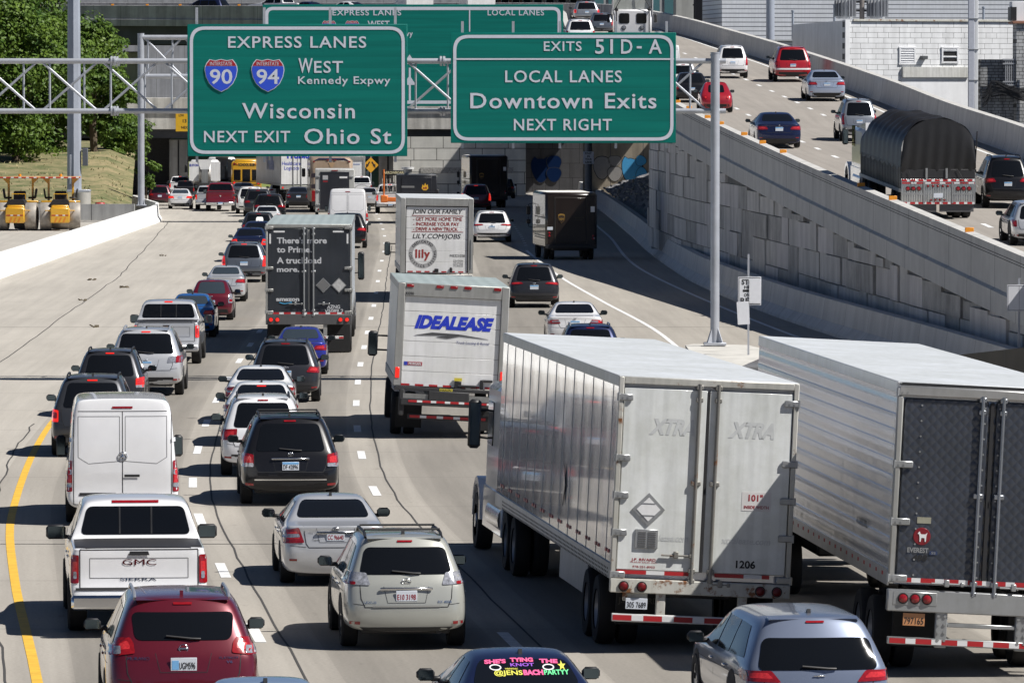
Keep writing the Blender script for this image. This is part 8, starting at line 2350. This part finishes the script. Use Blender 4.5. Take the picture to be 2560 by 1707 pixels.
# transformers on a pole behind the roof
t = thing("transformer_pole", "utility pole with two ribbed transformers above the brick building", "transformers", (PD(2155, 0, 424).x, 424, 0))
MB().cyl((0, 0, 0), (0, 0, 22), .17, n=10).build("pole", mat("pole_wood", (.20, .18, .17), .9, vary=.3), t)
for sx in (-1.15, 1.05):
    zc = PD(0, 20, 424).z
    o = MB().cyl((sx, 0, zc-.75), (sx, 0, zc+.75), .52, n=22).build("transformer", mat("transformer_grey", (.48, .49, .50), .4, .2, vary=.1), t)
    q = MB()
    for k in range(9): a = math.pi*(1.05+.9*k/8); q.box((sx+math.cos(a)*.62, math.sin(a)*.62, zc-.05), (.05, .26, 1.15), rot=Matrix.Rotation(a+math.pi/2, 3, 'Z'))
    q.build("cooling_fin", mat("fin_grey", (.30, .31, .33), .4, .3), o)
    q = MB(); q.box((sx*.5, 0, zc-.2), (1.0, .12, .14)); q.box((sx*.5, 0, zc+.4), (1.0, .12, .14)); q.cyl((sx, 0, zc+.75), (sx, 0, zc+1.2), .07, n=8); q.build("bracket", DARKSTEEL, t)
# ---- siding warehouse behind
def siding(name, c, per):
    m = facemat(name, c, .5, .1, .08, dirt=.08)
    nt = m.node_tree; b = nt.nodes["Principled BSDF"]; src = b.inputs["Base Color"].links[0].from_socket
    tc = nt.nodes.new("ShaderNodeTexCoord"); sp = nt.nodes.new("ShaderNodeSeparateXYZ"); nt.links.new(tc.outputs["Object"], sp.inputs[0])
    d = nt.nodes.new("ShaderNodeMath"); d.operation = 'DIVIDE'; d.inputs[1].default_value = per; nt.links.new(sp.outputs["Z"], d.inputs[0])
    f = nt.nodes.new("ShaderNodeMath"); f.operation = 'FRACT'; nt.links.new(d.outputs[0], f.inputs[0])
    l = nt.nodes.new("ShaderNodeMath"); l.operation = 'LESS_THAN'; l.inputs[1].default_value = .2; nt.links.new(f.outputs[0], l.inputs[0])
    mx = nt.nodes.new("ShaderNodeMix"); mx.data_type = 'RGBA'; mx.inputs["B"].default_value = (.13, .14, .16, 1)
    nt.links.new(l.outputs[0], mx.inputs["Factor"]); nt.links.new(src, mx.inputs["A"]); nt.links.new(mx.outputs["Result"], b.inputs["Base Color"]); return m
t = thing("warehouse", "pale metal sided warehouse behind the brick building", "warehouse", (31, 478, 0), (0, 0, .12))
MB().box((0, 5, 11), (30, 10, 22)).build("wall", siding("pale_siding", (.66, .68, .72), .34), t, smooth=False)
q = MB()
for k, x in enumerate((-10.5, -7.3, -4.0, 3.2, 4.2, 12)): q.cyl((x, -6, 11), (x, -6, PD(0, (30, 14, 14, 20, 20, 18)[k], 470).z), .09, n=8); q.cyl((x, -6, PD(0, (30, 14, 14, 20, 20, 18)[k], 470).z), (x, -6, PD(0, (30, 14, 14, 20, 20, 18)[k], 470).z+.12), .13, n=8)
q.build("vent_pipe", mat("vent_blue_grey", (.32, .36, .42), .5, .2), t)
t = thing("low_shed", "low white corrugated shed roof beside the ramp barrier", "shed", (20.0, 452, 0))
MB().box((0, 3, 6.0), (8, 6, 12.0)).build("wall", siding("white_corrugated", (.68, .70, .72), .22), t, smooth=False); MB().box((0, 2.9, 12.03), (8.2, 6.4, .08)).build("roof", ROOFM, t)
# ---- fence and green hoarding
t = thing("black_fence", "tall black slatted fence at the top of the ramp", "fence", (PD(1735, 0, 520).x, 520, 0))
q = MB(); w = 125/(F/520)
for k in range(34): q.box((k*w/33, 0, 14.3), (.075, .06, 6.2))
for zz in (13.4, 15.6): q.box((w/2, .06, zz), (w+.2, .06, .12))
q.build("slats", mat("fence_black", (.016, .016, .02), .5), t); MB().box((w/2, .3, 14.2), (w, .05, 6.0)).build("screen", mat("fence_mesh", (.03, .03, .035), .8), t)
t = thing("green_banner", "bright green hoarding right of the black fence", "hoarding", (PD(1890, 0, 505).x, 505, 0)); MB().box((0, 0, 16.2), (1.9, .1, 4.2), .02).build("panel", mat("lime_green", (.20, .46, .03), .5), t); MB().cyl((-.9, .1, 0), (-.9, .1, 18), .08, n=8).build("post", BLACK, t)
# ---- street fronts at the very top
def block(name, label, px0, px1, d, zt, m, wins=None, cat="building"):
    a, b = PD(px0, 0, d).x, PD(px1, 0, d).x
    t = thing(name, label, cat, ((a+b)/2, d, 0)); W = b-a
    MB().box((0, 5, zt/2), (W, 10, zt)).build("wall", m, t, smooth=False)
    if wins:
        cols_, z0, z1, mm = wins
        for k in range(cols_):
            x = -W/2+(k+.5)*W/cols_
            f = MB().box((x, -.03, (z0+z1)/2), (W/cols_*.72, .10, z1-z0), .01).build("window", TRIM, t); MB().box((x, -.09, (z0+z1)/2), (W/cols_*.64, .03, z1-z0-.3)).build("pane", mm, f)
    return t
TEAL = mat("teal_glass", (.10, .22, .24), .08, .2)
block("glass_building", "glass fronted building behind the top of the ramp", 1480, 1690, 640, 34, concrete("facade_grey", (.38, .38, .38), .85, axis='X'), (6, 15, 24, TEAL))
block("brick_building", "red brick building behind the flyover trucks", 1222, 1330, 655, 34, concrete("red_brick_far", (.19, .10, .075), .75, brick=(.6, .22, 1, .8, .02), axis='X'), (4, 16, 19, GLASS))
block("stone_building", "brown stone building beside the red brick one above the far sign", 1330, 1480, 648, 34, concrete("brown_stone_far", (.22, .19, .17), .8, axis='X'), (5, 16, 22, GLASS))
block("office_building", "long grey office block far behind the flyover", -300, 1222, 700, 44, concrete("office_grey", (.30, .31, .33), .85, axis='X', joints=3.2), (16, 20, 24, GLASS))
block("concrete_building", "pale concrete block between the glass building and the black fence", 1690, 1760, 610, 32, concrete("pale_block_far", (.44, .43, .42), .85, axis='X'))
block("tower_building", "wide grey building far behind the warehouse", 1740, 2900, 700, 40, concrete("tower_grey", (.34, .35, .37), .85, axis='X'))
